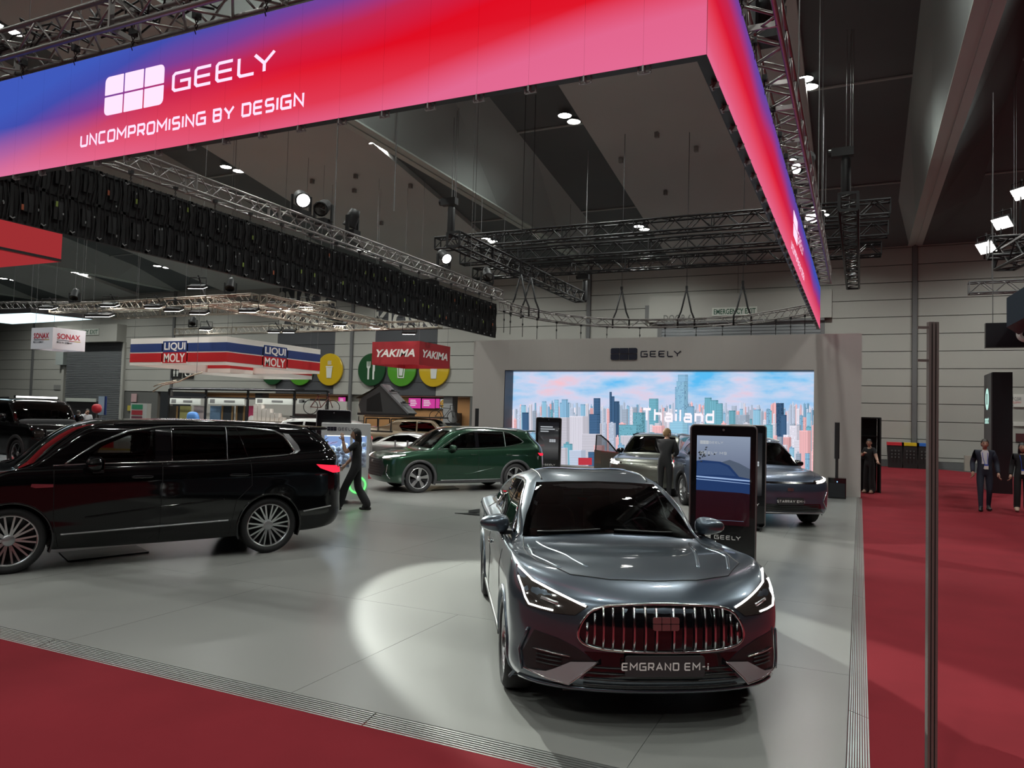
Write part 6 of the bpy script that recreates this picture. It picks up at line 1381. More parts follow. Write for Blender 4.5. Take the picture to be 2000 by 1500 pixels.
def face_text(e, w_, d_, h, txt, uc, vc, wid, hh, m, bold=.02, shear=0.0):
    V, Fc = font_text(txt, 1.0, bold, shear=shear); xs = [v[0] for v in V]; ys_ = [v[1] for v in V]; cx, cy = (max(xs)+min(xs))/2, (max(ys_)+min(ys_))/2
    for L2, T in ((-w_, lambda a, c: (w_+(-w_)*uc+a, -.012, h*vc+c)), (d_, lambda a, c: (.012, d_*uc+a, h*vc+c))):
        kx = L2*wid/(max(xs)-min(xs)); ky = h*hh/(max(ys_)-min(ys_)); mobj('lettering', [T((v[0]-cx)*kx, (v[1]-cy)*ky) for v in V], Fc, m, e)
M_SW = mat('sign_white2', (.72, .70, .66), .6); M_SBL = mat('sign_blue', (.02, .045, .17), .5); M_SRD = mat('sign_red', (.5, .015, .02), .5); M_SWT = mat('sign_text_white', (.85, .84, .8), .6)
e, w_, d_, h = box_sign('hanging_sign', 'striped white, blue and red box sign lettered LIQUI MOLY', 444, 657, 713, 30, 256, 627, M_SW)
face_items(e, w_, d_, h, [(0, 1, .49, .80, M_SBL, 'blue_stripe'), (0, 1, .12, .45, M_SRD, 'red_stripe')])
face_items(e, w_, d_, h, [(.345, .615, .06, .90, M_SWT, 'logo_border')])
for (u0, u1, v0, v1, m, nm) in ((.355, .605, .47, .88, M_SBL, 'logo_blue'), (.355, .605, .08, .47, M_SRD, 'logo_red')):
    b_ = B(); b_.bx(w_+(-w_)*u0, w_+(-w_)*u1, -.0105, -.004, h*v0, h*v1); b_.build(nm, m, e); b_ = B(); b_.bx(.004, .0105, d_*u0, d_*u1, h*v0, h*v1); b_.build(nm, m, e)
face_text(e, w_, d_, h, 'LIQUI', .48, .67, .22, .32, M_SWT, .022); face_text(e, w_, d_, h, 'MOLY', .48, .27, .22, .32, M_SWT, .022)
# second striped ring hanging lower behind
e2, w2, d2, h2 = box_sign('hanging_sign', 'second striped blue and red box sign glimpsed under the first', 452, 668, 728, 35.5, 352, 612, M_SW)
face_items(e2, w2, d2, h2, [(0, 1, .49, .80, M_SBL, 'blue_stripe'), (0, 1, .14, .45, M_SRD, 'red_stripe')])
M_SONR = mat('sonax_red', (.42, .01, .03), .5); M_SONW = mat('lightbox_white', (.66, .66, .72), .5)
e, w_, d_, h = box_sign('hanging_sign', 'white cube sign with red letters SONAX hanging at left', 104, 639, 681, 32, 62, 168, M_SONW)
face_text(e, w_, d_, h, 'SONAX', .48, .62, .7, .26, M_SONR, .018); face_items(e, w_, d_, h, [(.13, .5, .42, .445, M_NAVY, 'black_stripe'), (.5, .65, .42, .445, M_SONR, 'red_stripe'), (.65, .85, .42, .445, mat('gold', (.5, .35, .03), .5), 'gold_stripe')]); face_text(e, w_, d_, h, 'MADE IN GERMANY', .36, .33, .47, .09, M_NAVY, .01)
M_YKR = mat('yakima_red', (.36, .012, .02), .55)
e, w_, d_, h = box_sign('hanging_sign', 'red box sign with white slanted letters YAKIMA', 820, 666, 712, 36, 727.5, 880, M_YKR)
face_text(e, w_, d_, h, 'YAKIMA', .5, .5, .82, .33, M_SWT, .03, .25)
# luminous ceiling panel
zp = 6.25; P = [G(*q_, zp) for q_ in ((60, 611), (181, 624), (24, 633), (-110, 618))]; c0 = P[0]
e = thing('light_panel', 'large square light panel with dark rim hanging at upper left', 'light panel', (c0.x, c0.y, zp)); V = [(p.x-c0.x, p.y-c0.y, 0) for p in P]
mobj('glow_sheet', V, [(0, 1, 2, 3)], emat('panel_glow', (.70, .93, 1.0), 1.6), e)
b_ = B()
for i in range(4): a = Vector(V[i]); c = Vector(V[(i+1) % 4]); b_.add([a, c, c+Vector((0, 0, .22)), a+Vector((0, 0, .22))], [(0, 1, 2, 3)])
b_.add([Vector(v)+Vector((0, 0, .22)) for v in V], [(0, 1, 2, 3)]); b_.build('rim', mat('rim_dark2', (.02, .018, .02), .5), e)
for v in V[:3]: b_ = B(); b_.cyl((v[0], v[1], .2), (v[0], v[1], zc(c0.y+v[1])-zp), .01, 4); b_.build('hanging_wire', M_PIPE, e)
# red sign behind the black LED back
e = thing('red_banner', 'plain red hanging banner box at the left edge', 'banner', (-16.2, 0, 0)); M_RB = emat('red_banner_lit', (.42, .035, .04), .8)
Xr = -17.0; a = PX(122, 457, Xr); zt, zb2 = PX(122, 440, Xr).z, PX(122, 512, Xr).z; yr = a.y
e.location = (Xr, yr, zb2); b_ = B(); b_.bx(-.1, 0, -9, 0, 0, zt-zb2); b_.build('face', M_RB, e); b_ = B(); b_.bx(-.1, .01, -9, 0, .0, .06); b_.build('seam', M_CAB, e); b_ = B(); b_.bx(-5.0, -.1, -9, 0, 0, .08); b_.build('underside', M_RB, e)
for y in (-1, -7): b_ = B(); b_.cyl((-.05, y, zt-zb2), (-.05, y, zc(yr+y)-zb2), .01, 4); b_.build('hanging_wire', M_PIPE, e)
# silver trusses with floodlights
def tx(px0, px1, py, z, label, s=.34): a = G(px1, py, z); c = PY(px0, py, a.y); return truss('booth_truss', label, (c.x, a.y, z), (a.x, a.y, z), s, M_TRUSSW, detail=False, gussets=3), a.y, c.x, a.x
t1, y1_, xa1, xb1 = tx(105, 498, 583, 6.3, 'long silver truss with floodlights above the striped sign')
t2, y2_, xa2, xb2 = tx(346, 860, 633, 6.3, 'silver truss with floodlights in front of the dark kiosk panels')
t3, y3_, xa3, xb3 = tx(225, 650, 597, 6.75, 'upper silver truss behind the long floodlight truss')
def ty(px, py, z, y0, y1, label): a = G(px, py, z); return truss('booth_truss', label, (a.x, y0, z), (a.x, y1, z), .34, M_TRUSSW, detail=False, gussets=1)
ty(425, 592, 6.3, y1_+.2, y2_-.2, 'silver truss linking the two floodlight trusses at their left'); ty(505, 582, 6.3, y1_+.2, y2_-.2, 'silver truss linking the two floodlight trusses at their right')
a = G(40, 590, 6.6); truss('booth_truss', 'grey truss above the square light panel at left', (a.x-8, a.y, 6.7), (a.x+2.3, a.y+2.5, 6.7), .34, M_TRUSS, detail=False)
M_FLOOD = emat('floodlight_glow', (1, .96, .9), 16.0)
def flood(px, py, yt, zt, group, label, tilt=.35, yaw=0.0):
    p = PY(px, py, yt-.3); e = thing('floodlight', label, 'floodlight', p, yaw, group); e.scale = (1.45, 1.45, 1.45); zt = p.z+(zt-p.z)/1.45; R_ = Matrix.Rotation(tilt, 3, 'X'); b_ = B(); b_.box((0, 0, .04), (.46, .3, .07), 0, None); b_.build('housing', M_CAB, e, rot=(tilt, 0, 0)); b_ = B(); b_.box((0, 0, 0), (.42, .27, .012)); b_.build('glow', M_FLOOD, e, rot=(tilt, 0, 0))
    b_ = B(); b_.tube([(-.24, 0, .05), (-.24, .0, .28), (.24, 0, .28), (.24, 0, .05)], .015, 4); b_.tube([(0, 0, .28), (0, 0, .34), (.3*sin(yaw), .3*cos(yaw), zt-p.z)], .022, 5); b_.build('bracket', M_CAB, e)
GF = 'floodlights under the silver trusses'
FL = [(386, 562), (95, 602), (215, 597), (340, 606), (390, 612), (537, 607), (562, 601), (403, 643), (537, 648), (566, 648), (665, 634), (736, 637), (487, 608), (644, 617), (302, 600), (800, 651), (185, 617), (205, 617), (600, 598)]
FL.sort(); cnt_ = {}
for i, (px, py) in enumerate(FL):
    kk = 'lower truss by the kiosk panels' if py >= 625 else 'upper cross truss' if px in (537, 562, 600, 644) else 'long truss above the striped sign'; cnt_[kk] = cnt_.get(kk, 0)+1
    flood(px, py, y2_ if py >= 625 else (y3_ if px in (537, 562, 600, 644) else y1_), 6.62 if px in (537, 562, 600, 644) and py < 625 else 6.2 if py > 565 else 6.45, GF, 'white floodlight on the %s, %s from the left' % (kk, ORD[cnt_[kk]-1]), .35, radians(20))
for (px, py, lb) in ((146, 575, 'black moving head on the grey truss above the light panel'), (450, 560, 'black spotlight standing on the long silver truss'), (376, 640, 'black spotlight hanging under the front silver truss'), (660, 612, 'black spotlight above the kiosk floodlight truss')):
    q_ = PY(px, py+8, y2_ if px in (376, 660) else y1_); fixture('stage_spotlight', lb, (q_.x, q_.y, 6.48), None)
# grips tubing below striped sign
b_ = B(); P = [PD(*q_) for q_ in ((298, 765, 27), (318, 752, 27), (350, 745, 27.2), (372, 734, 27.4), (396, 727, 27.6))]; b_.tube(P, .025, 5); b_.tube([PD(300, 755, 27), PD(312, 750, 27), PD(345, 743, 27.3)], .02, 5); o = b_.build('bent_tube', mat('brass_tube', (.5, .42, .33), .35, .9), None, True); tag(o, 'bent brass coloured tube sculpture under the striped sign', 'tube')
b_ = B(); q_ = PD(384, 731, 27.5); b_.cyl(q_, (q_.x, q_.y, zc(q_.y)), .01, 4); o = b_.build('hanging_wire', M_PIPE); tag(o, 'thin wire holding the bent tube', 'wire')
# toilet pictograms on the far wall
for (px0, px1, kind) in ((334, 354, 'wc'), (357, 378, 'chair')):
    a = PY(px0, 738, YW-.1); c = PY(px1, 718, YW-.1); b_ = B(); b_.bx(a.x, c.x, YW-.12, YW-.02, a.z, c.z); o = b_.build('toilet_sign', mat('sign_black', (.01, .01, .01), .5)); tag(o, 'black square toilet sign with two figures' if kind == 'wc' else 'black square wheelchair toilet sign', 'sign'); w0 = c.x-a.x; hh = c.z-a.z
    if kind == 'wc':
        for q_ in (.33, .66): b_ = B(); b_.lathe([(.001, 0), (.08*hh, 0)], 10, (a.x+w0*q_, YW-.13, a.z+.82*hh), 'y'); b_.bx(a.x+w0*(q_-.1), a.x+w0*(q_+.1), YW-.135, YW-.125, a.z+.4*hh, a.z+.7*hh); b_.bx(a.x+w0*(q_-.06), a.x+w0*(q_+.06), YW-.135, YW-.125, a.z+.15*hh, a.z+.4*hh); b_.build('figure_icon', M_ICON, o)['kind'] = 'stuff'
    else: b_ = B(); b_.tube([(a.x+w0*(.5+.25*cos(t_)), YW-.13, a.z+hh*(.4+.25*sin(t_))) for t_ in np.linspace(2.2, 6.6, 14)], .06, 4); b_.tube([(a.x+w0*.45, YW-.13, a.z+.85*hh), (a.x+w0*.47, YW-.13, a.z+.5*hh), (a.x+w0*.7, YW-.13, a.z+.5*hh), (a.x+w0*.8, YW-.13, a.z+.25*hh)], .06, 4); b_.build('wheelchair_icon', M_ICON, o)['kind'] = 'stuff'
# notices on far wall
for (px0, px1, py0, py1, col, lb) in ((256, 267, 769, 785, (.45, .3, .3), 'small red and white notice on the far wall'), (249, 258, 792, 802, (.4, .33, .05), 'small yellow notice near the roller door'), (105, 121, 752, 761, (.2, .2, .19), 'small grey notice left of the roller door'), (1979, 2004, 770, 795, (.55, .54, .5), 'white notice with black and red words on the far wall, right'), (1979, 2004, 824, 832, (.55, .54, .5), 'low white notice at the far right'), (1984, 2004, 847, 862, (.06, .01, .012), 'small dark red panel on the far wall, right edge')):
    a = PY(px0, py1, YW-.05); c = PY(px1, py0, YW-.05); b_ = B(); b_.bx(a.x, c.x, YW-.07, YW-.005, a.z, c.z); o = b_.build('notice', mat('notice_%d' % px0, col, .6)); tag(o, lb, 'notice')
    if px0 == 1979 and py0 < 800: 
        for txt, py, m_, hp in (('KEEP CLEAR', 779, M_NAVY, 7), ('ROLLERWAY', 786, M_SRD, 4)): t_ = wtext(txt, 1970 if hp == 7 else 1976, 1995, py, hp, m_, y=YW-.075); t_.parent = o
# stall with shelves and cartons under the striped sign
SYD = 38.5
def at(px, py, y=SYD): return PY(px, py, y)
zt = at(500, 762).z; e = thing('market_stall', 'black metal stall frame with white fascia boards beyond the black suv', 'stall', (at(330, 800).x, SYD, 0)); ex = e.location.x
for px in (330, 402, 484, 575, 640): x = at(px, 780).x-ex; b_ = B(); b_.bx(x-.06, x+.06, -.06, .06, 0, zt); b_.build('upright', M_BLKP, e)
for py in (762, 778): z = at(480, py).z; b_ = B(); b_.bx(0, at(640, py).x-ex, -.06, .06, z-.06, z+.06); b_.build('rail', M_BLKP, e)
for (p0, p1) in ((335, 394), (410, 480), (502, 574), (583, 607)): a = at(p0, 789); c = at(p1, 779); b_ = B(); b_.bx(a.x-ex, c.x-ex, -.15, -.07, a.z, c.z); f_ = b_.build('fascia_board', M_SIGNW, e); b_ = B(); b_.bx(a.x-ex+.15, a.x-ex+.6, -.16, -.15, a.z+.08, c.z-.06); b_.bx(a.x-ex+.45*(c.x-a.x), a.x-ex+.75*(c.x-a.x), -.16, -.15, a.z+.13, c.z-.13); b_.build('fascia_print', M_INKD, f_)['kind'] = 'stuff'
b_ = B(); b_.bx(0, at(640, 800).x-ex, 1.9, 2.0, 0, zt-.6); b_.build('back_panel', mat('stall_back', (.5, .48, .44), .7), e)
for (p0, p1, col, lb) in ((329, 350, (.03, .025, .02), 'dark product board with wooden edges, leftmost in the stall'), (352, 374, (.35, .33, .12), 'yellow landscape poster in the stall'), (379, 400, (.4, .32, .3), 'shelf poster with pale bottles'), (411, 433, (.12, .2, .3), 'blue landscape poster in the stall'), (434, 458, (.03, .035, .04), 'dark photo poster in the stall'), (462, 481, (.025, .022, .018), 'dark product board with wooden edges, right of the posters'), (484, 504, (.45, .05, .12), 'magenta banner with a white oval')):
    a = at(p0, 835, SYD+.5); c = at(p1, 793, SYD+.5); b_ = B(); b_.bx(a.x, c.x, SYD+.4, SYD+.5, 0, c.z); o = b_.build('poster_board', mat('poster_%d' % p0, col, .5, noise=.3, nscale=2)); tag(o, lb, 'poster')
    if col[0] < .031: 
        for xx in (a.x, c.x-.12): b_ = B(); b_.bx(xx, xx+.12, SYD+.36, SYD+.4, 0, c.z); b_.build('wood_edge', mat('wood_edge', (.25, .14, .05), .6), o)
    if p0 == 484: b_ = B(); b_.lathe([(.001, 0), (.35, 0)], 16, ((a.x+c.x)/2, SYD+.38, c.z*.55), 'y'); b_.build('oval_print', M_SWT, o, scale=(1, 1, 1))
lt_ = bpy.data.lights.new('stall_fill', 'AREA'); lt_.energy = 420; lt_.shape = 'RECTANGLE'; lt_.size = 12; lt_.size_y = .6; lo = bpy.data.objects.new('stall_fill', lt_); COL.objects.link(lo); lo.location = (at(450, 780).x, SYD-.6, 3.3); lo.rotation_euler = (radians(-35), 0, 0)  # fill light added to brighten the stall, not a seen lamp
b_ = B(); b_.bx(1.0, 12.5, -.75, -.45, 3.3, 3.36); b_.build('light_bar', M_BLKP, e)  # invented bar, added as a housing for the stall fill light
cm = B(); cm.bx(-.16, .16, -.16, .16, 0, .26); cmm = cm.mesh('carton'); M_CART = mat('carton_white', (.55, .5, .45), .7); cnt = 0
zsh = at(530, 822, SYD).z
b_ = B(); a = at(494, 824); c = at(568, 824); b_.bx(a.x, c.x, SYD-.5, SYD+.3, 0, zsh); o = b_.build('stall_counter', mat('counter_wood', (.35, .3, .25), .6)); tag(o, 'pale counter carrying white cartons in the stall', 'counter')
cards = []
for r_, n in ((0, 7), (1, 6), (2, 4), (3, 2)):
    for c in range(n):
        o = link('carton', cmm, M_CART, None, (a.x+.5+c*.37, SYD-.2, zsh+.265*r_)); tag(o, 'small white carton stacked on the stall counter', 'carton', 'white cartons on the stall counter')
b_ = B(); V, Fc = blob((at(548, 815).x, SYD-.2, zsh+.12), (.5, .15, .16), .9); b_.add(V, Fc); tag(b_.build('rag_pile', mat('rag_brown', (.3, .16, .08), .8), None, True), 'crumpled brown paper heap beside the cartons', 'paper')
b_ = B(); V, Fc = blob((at(385, 815).x, SYD-.3, .85), (.55, .2, .85), .6, f=lambda p_: (p_[0]+.25*(.85-p_[2])*.5, p_[1], p_[2])); b_.add(V, Fc); tag(b_.build('draped_cover', mat('cover_blue', (.05, .16, .4), .7), None, True), 'bright blue draped cover in front of the stall posters', 'cover')
# far left counter with coffee bar and red balloon glove
a = PY(130, 790, 40); c = PY(188, 783, 40); b_ = B(); b_.bx(a.x, c.x, 40, 40.3, 0, PY(150, 783, 40).z); o = b_.build('bar_back', mat('bar_dark', (.015, .013, .014), .5)); tag(o, 'dark bar back wall with pale header behind the dark convertible', 'bar')
b_ = B(); b_.bx(a.x, c.x, 39.9, 40, PY(150, 783, 40).z-.05, PY(150, 777.5, 40).z); b_.build('header', M_SIGNW, o)
gp = PD(189, 798, 42); V, Fc = blob((0, 0, 0), (.30, .2, .26), .8); o = mobj('inflatable_glove', V, Fc, mat('glove_red', (.5, .02, .03), .4), None, True, loc=gp); tag(o, 'red inflatable shape near the roller door', 'inflatable'); b_ = B(); b_.cyl((0, 0, -.2), (0, 0, -gp.z), .02, 5); b_.build('stick', M_PIPE, o)
a = PD(199, 800, 42.5); b_ = B(); b_.bx(-.3, .2, -.02, .02, .0, 1.05); o = b_.build('flag_banner', mat('banner_pale', (.4, .5, .6), .6), None, loc=(a.x, a.y, a.z-.3)); tag(o, 'pale and navy banner beside the red inflatable', 'banner'); b_ = B(); b_.bx(.2, .36, -.02, .02, 0, 1.05); b_.build('navy_edge', M_SBL, o); b_ = B(); b_.cyl((0, 0, 0), (0, 0, -a.z+.3), .02, 5); b_.build('pole', M_PIPE, o)
a = PY(262, 830, 41); b_ = B(); b_.bx(-.9, .9, -.2, .2, 0, 2.2); o = b_.build('vending_unit', mat('vending_pale', (.4, .4, .38), .5), None, loc=(PY(275, 800, 41).x, 41, 0)); tag(o, 'pale shelf unit with green and red packs by the far wall', 'shelf'); 
for k, cl in enumerate(((.03, .2, .1), (.3, .03, .04), (.12, .03, .05))): b_ = B(); b_.bx(-.75, .45, -.22, -.2, 1.75-.45*k, 2.1-.45*k); b_.build('pack_row', mat('pack_%d' % k, cl, .5), o)
# right edge: dark stand of another exhibitor
M_SMB = mat('stand_black', (.008, .009, .011), .35, coat=.3)
a = PY(1925, 655, 27); c = PY(2040, 655, 27); b_ = B(); b_.bx(a.x, c.x, 27, 27.25, PY(1925, 679, 27).z, PY(1925, 631, 27).z); o = b_.build('fascia_sign', M_SMB); tag(o, 'black fascia sign with a pale round letter at the right edge', 'sign')
ctr = PY(2003, 653, 26.98); rr_ = (PY(2003, 639, 26.98).z-PY(2003, 667, 26.98).z)/2; b_ = B(); b_.tube([(ctr.x+rr_*.75*cos(t_), 26.98, ctr.z+rr_*.75*sin(t_)) for t_ in np.linspace(.7, 5.6, 20)], .09, 6); b_.build('letter', M_ICON, o)
b_ = B()
for xx in (a.x+.2, c.x-.2): b_.cyl((xx, 27.1, PY(1925, 631, 27).z), (xx, 27.1, 12.5), .012, 4)
b_.build('hanging_wire', M_PIPE, o)
pA = PY(1978, 945, 28.5); pB = PY(1938, 945, 28.5); zt = PY(1960, 725, 28.5).z; e = thing('display_pillar', 'tall black pillar with glowing round logo beside the walking man', 'pillar', (pB.x, 28.5, -.03)); wpx = pA.x-pB.x
b_ = B(); b_.bx(0, wpx, 0, 1.6, 0, zt); b_.build('pillar_body', M_SMB, e); b_ = B(); b_.bx(-.03, 0, .02, 1.55, .02, zt-.02); b_.build('side_panel', mat('pillar_grey', (.06, .06, .062), .5), e)
M_GLOW = emat('logo_glow', (.6, .95, .85), .9)
b_ = B(); b_.lathe([(.001, 0), (.36, 0)], 28, (-.04, .8, zt-.85), 'x'); b_.build('round_logo', M_GLOW, e, scale=(1, 1, 1)); b_ = B(); b_.box((-.045, .8, zt-.85), (.004, .14, .36)); b_.build('logo_slot', M_SMB, e)
V, Fc = font_text('smart', .34, .01); mobj('lettering', [(-.05, .8-v[0], zt-1.55+v[1]) for v in V], Fc, M_GLOW, e)
zs = 5.2; a = PY(1966, 640, 26); b_ = B(); P = [PY(1966, 582, 24.5), PY(2040, 535, 24.5), PY(2040, 600, 24.5), PY(1966, 639, 24.5)]; b_.add(P+[p_+Vector((.6, 2.0, 0)) for p_ in P], [(0, 1, 2, 3), (7, 6, 5, 4), (0, 4, 5, 1), (1, 5, 6, 2), (2, 6, 7, 3), (3, 7, 4, 0)]); o = b_.build('dark_banner', mat('panel_bluegrey', (.03, .045, .06), .35)); tag(o, 'dark blue grey hanging panel at the right edge', 'panel')
a = G(1892, 563, 7.2); truss('grey_truss', 'grey truss with open end above the dark panel, right edge', (a.x, a.y, 7.2), (a.x+6, a.y, 7.2), .4, M_PIPE, detail=False)
a = G(1930, 485, 8.0); truss('grey_truss', 'dark truss under the slanted floodlights, right edge', (a.x, a.y, 8), (a.x+6, a.y, 8), .6, M_TRUSSB, detail=False); a = G(1962, 515, 7.6); truss('grey_truss', 'dark truss coming forward at the right edge', (a.x, a.y, 7.7), (a.x+1.5, a.y-8, 7.7), .6, M_TRUSSB, detail=False)
for i_, (px, py) in enumerate(((1926, 484), (1957, 436), (1995, 378))): flood(px, py, a.y-.1, 7.8, 'slanted floodlights at the right edge', 'slanted white floodlight at the right edge, %s of the three' % ('lowest', 'middle', 'highest')[i_], -.9, radians(-50))
b_ = B(); a = G(1902, 925); b_.bx(-.2, .2, -.2, .2, 0, .75); o = b_.build('utility_box', mat('utility_beige', (.3, .27, .23), .6), None, loc=(PY(1893, 905, YW-1.2).x, YW-1.2, -.03)); tag(o, 'low beige box by the far wall behind the walking man', 'box')
# ------------------------------------------------------------------ vehicles on other stands
def plain_car(name, label, pos, heading, P, dims, axles, R, track, side, ws, wheel='six', clad=None, lipw=.03, gm=None, extra=None, group=None, z=0.0):
    c = Car(name, label, 'car', (pos[0], pos[1], z), heading, suv_loops(dims), axles, R, track, P, arch=R+.05, nsub=4)
    for pl in ('y+', 'y-'):
        for poly in side: c.window('side_window', poly, pl, gm or M_GLASSD, .02)
    c.window('windscreen', ws, 'x+', M_GLASS, .05)
    if extra: extra(c)
    c.finish([], clad or P, lipw); c.wheels(wheel, .25); return c
Pb = MATS['paint_black']
g0 = G(34, 924); hd = radians(-8); u = Vector((cos(hd), sin(hd), 0)); l_ = Vector((-sin(hd), cos(hd), 0)); c0 = g0-u*1.45+l_*.9
def rugged(c):
    c.patch('grille', [(-.62, .8), (.62, .8), (.62, 1.12), (-.62, 1.12)], 'x+', M_BLKP, .01)
    for k in range(5): c.line('grille_bar', [(-.6, .84+.06*k), (.6, .84+.06*k)], 'x+', .012, M_SATIN if k == 4 else M_BLKG, .02)
    b_ = B(); b_.box((.35, 0, 2.03), (.1, 1.2, .08)); o = b_.build('light_bar', M_BLKP, c.e); b_ = B(); b_.box((.41, 0, 2.03), (.02, 1.16, .05)); b_.build('light_bar_glow', M_DRL, o)
    for sg in (1, -1): c.patch('headlight', [(sg*.66, .9), (sg*.9, .9), (sg*.9, 1.08), (sg*.66, 1.08)], 'x+', M_LENS, .01)
    c.mirror(.75, 1.0, 1.42, M_BLKG, (.09, .13, .12)); c.seats(((.1, 2), (-.9, 2)), .42, .8, M_SEATK); c.dash(1.05, .8, 1.25)
    for sg in (1, -1): b_ = B(); b_.cyl((-1.9, sg*.7, 1.98), (.2, sg*.7, 2.0), .025, 6); b_.build('roof_rail', M_BLKP, c.e)
plain_car('off_road_suv', 'boxy black off-road suv with roof light bar at the left edge', (c0.x, c0.y), hd, Pb, dict(xf=2.35, xr=-2.45, w=1.0, H=1.97, zb=1.3, zh=1.2, zc=1.32, xc=1.25, xt=.7, xrr=-2.25, zs=.36, roofw=.82, tail=.05, lr=.25, lf=.3, nf=4, zbr=1.33), (1.45, -1.45), .41, .98,
    [[(.95, 1.36), (.62, 1.78), (-.15, 1.8), (-.15, 1.36)], [(-.22, 1.36), (-.22, 1.8), (-1.1, 1.8), (-1.1, 1.36)], [(-1.2, 1.36), (-1.2, 1.8), (-2.0, 1.76), (-2.05, 1.38)]], [(-.86, 1.34), (.86, 1.34), (.78, 1.86), (-.78, 1.86)], 'dark', M_CLAD, .09, glass('pale_window', (.55, .6, .62)), rugged, z=.14)
b_ = B(); b_.bx(-2.9, 2.9, -1.4, 1.4, 0, .14); o = b_.build('car_plinth', M_BLKP, None, loc=(c0.x, c0.y, 0), rot=(0, 0, hd)); tag(o, 'low black plinth under the boxy off-road suv', 'plinth')
# tan pickup with roof tent
hp = radians(16); cp = PD(818, 860, 35); cp.z = 0; Pt = paint('tan', (.25, .19, .12), .1, .4)
def pick(c):
    c.mirror(1.0, .95, 1.25, M_BLKG); c.handles((.35, -.5), 1.05, M_BLKG, .16); c.seats(((.5, 2), (-.3, 2)), .4, .75, M_SEATK)
    b_ = B(); b_.bx(-2.5, -1.0, -.9, -.84, 1.05, 1.18); b_.bx(-2.5, -1.0, .84, .9, 1.05, 1.18); b_.build('tub_rail', M_BLKP, c.e)
    for x in (-2.3, -1.7, -1.1): b_ = B(); b_.tube([(x, -.85, 1.15), (x, -.8, 1.72), (x, .8, 1.72), (x, .85, 1.15)], .03, 6); b_.build('rack_hoop', M_BLKP, c.e)
    b_ = B(); b_.bx(-2.4, 1.2, -.75, .75, 1.80, 1.86); b_.build('roof_platform', M_BLKP, c.e)
    for k in range(6): b_ = B(); b_.cyl((-2.62, -.92, .6+.2*k), (-2.35, -.98, .6+.2*k), .02, 5); b_.build('ladder_rung', M_BLKP, c.e)
    for x, y in ((-2.62, -.92), (-2.35, -.98)): b_ = B(); b_.cyl((x, y, .5), (x, y, 1.8), .022, 5); b_.build('ladder_rail', M_BLKP, c.e)
PK = plain_car('pickup_truck', 'tan double-cab pickup carrying the roof tent beyond the green suv', (cp.x, cp.y), hp, Pt, dict(xf=2.6, xr=-2.65, w=.95, H=1.78, zb=1.12, zh=1.08, zc=1.16, xc=1.55, xt=.95, xrr=-1.05, zs=.38, roofw=.78, tail=.9, lr=.3, lf=.35, nf=3.5, zbr=1.14), (1.6, -1.55), .4, .95,
    [[(1.15, 1.2), (.75, 1.6), (.15, 1.64), (.15, 1.2)], [(.08, 1.2), (.08, 1.64), (-.6, 1.6), (-.72, 1.42), (-.55, 1.2)]], [(-.78, 1.2), (.78, 1.2), (.68, 1.68), (-.68, 1.68)], 'dark', M_BLKP, .07, M_GLASSD, pick)
e = thing('roof_tent', 'dark wedge-shaped roof tent opened on the tan pickup', 'tent', (cp.x-1.0*cos(hp), cp.y-1.0*sin(hp), 1.87), hp); e.scale = (.78, .9, .86); M_TN = mat('tent_dark', (.03, .032, .033), .7); M_TS = mat('tent_shell', (.16, .17, .18), .4, .3)
b_ = B(); b_.bx(-2.3, .75, -.72, .72, 0, .12); b_.build('tent_base', M_BLKP, e)
b_ = B(); b_.add([(-.95, -.74, 1.62), (-.95, .74, 1.62), (.8, .74, .1), (.8, -.74, .1), (-.9, -.74, 1.7), (-.9, .74, 1.7), (.88, .74, .16), (.88, -.74, .16)], [(0, 1, 2, 3), (7, 6, 5, 4), (0, 4, 5, 1), (1, 5, 6, 2), (2, 6, 7, 3), (3, 7, 4, 0)]); b_.build('tent_lid', M_TS, e)
for sg in (-1, 1): mobj('tent_side', [(-.95, sg*.7, 1.62), (.78, sg*.7, .12), (-2.1, sg*.7, .12), (-2.25, sg*.7, .55), (-2.05, sg*.7, .95)], [(0, 1, 2, 3, 4)], M_TN, e)
mobj('tent_awning', [(-.95, -.72, 1.64), (-.95, .72, 1.64), (-2.35, .85, .92), (-2.4, -.85, .88)], [(0, 1, 2, 3)], mat('awning_olive', (.14, .16, .1), .8), e); mobj('tent_door', [(-1.75, -.705, .2), (-.75, -.705, .2), (-.95, -.705, 1.25), (-1.75, -.705, .85)], [(0, 1, 2, 3)], mat('tent_opening', (.004, .004, .004), .9), e)
for t_ in (.3, .7): b_ = B(); x = -.9+1.78*t_; z = 1.7-1.54*t_; b_.cyl((x+.04, -.8, z+.08), (x+.04, .8, z+.08), .03, 5); b_.box((x+.06, -.3, z+.12), (.14, .3, .1)); b_.build('tent_crossbar', M_BLKP, e)
b_ = B(); b_.box((-.02, 0, .95), (.02, .4, .01)); b_.build('tent_label', M_WHITE, e, rot=(0, 0, 0)) if False else None
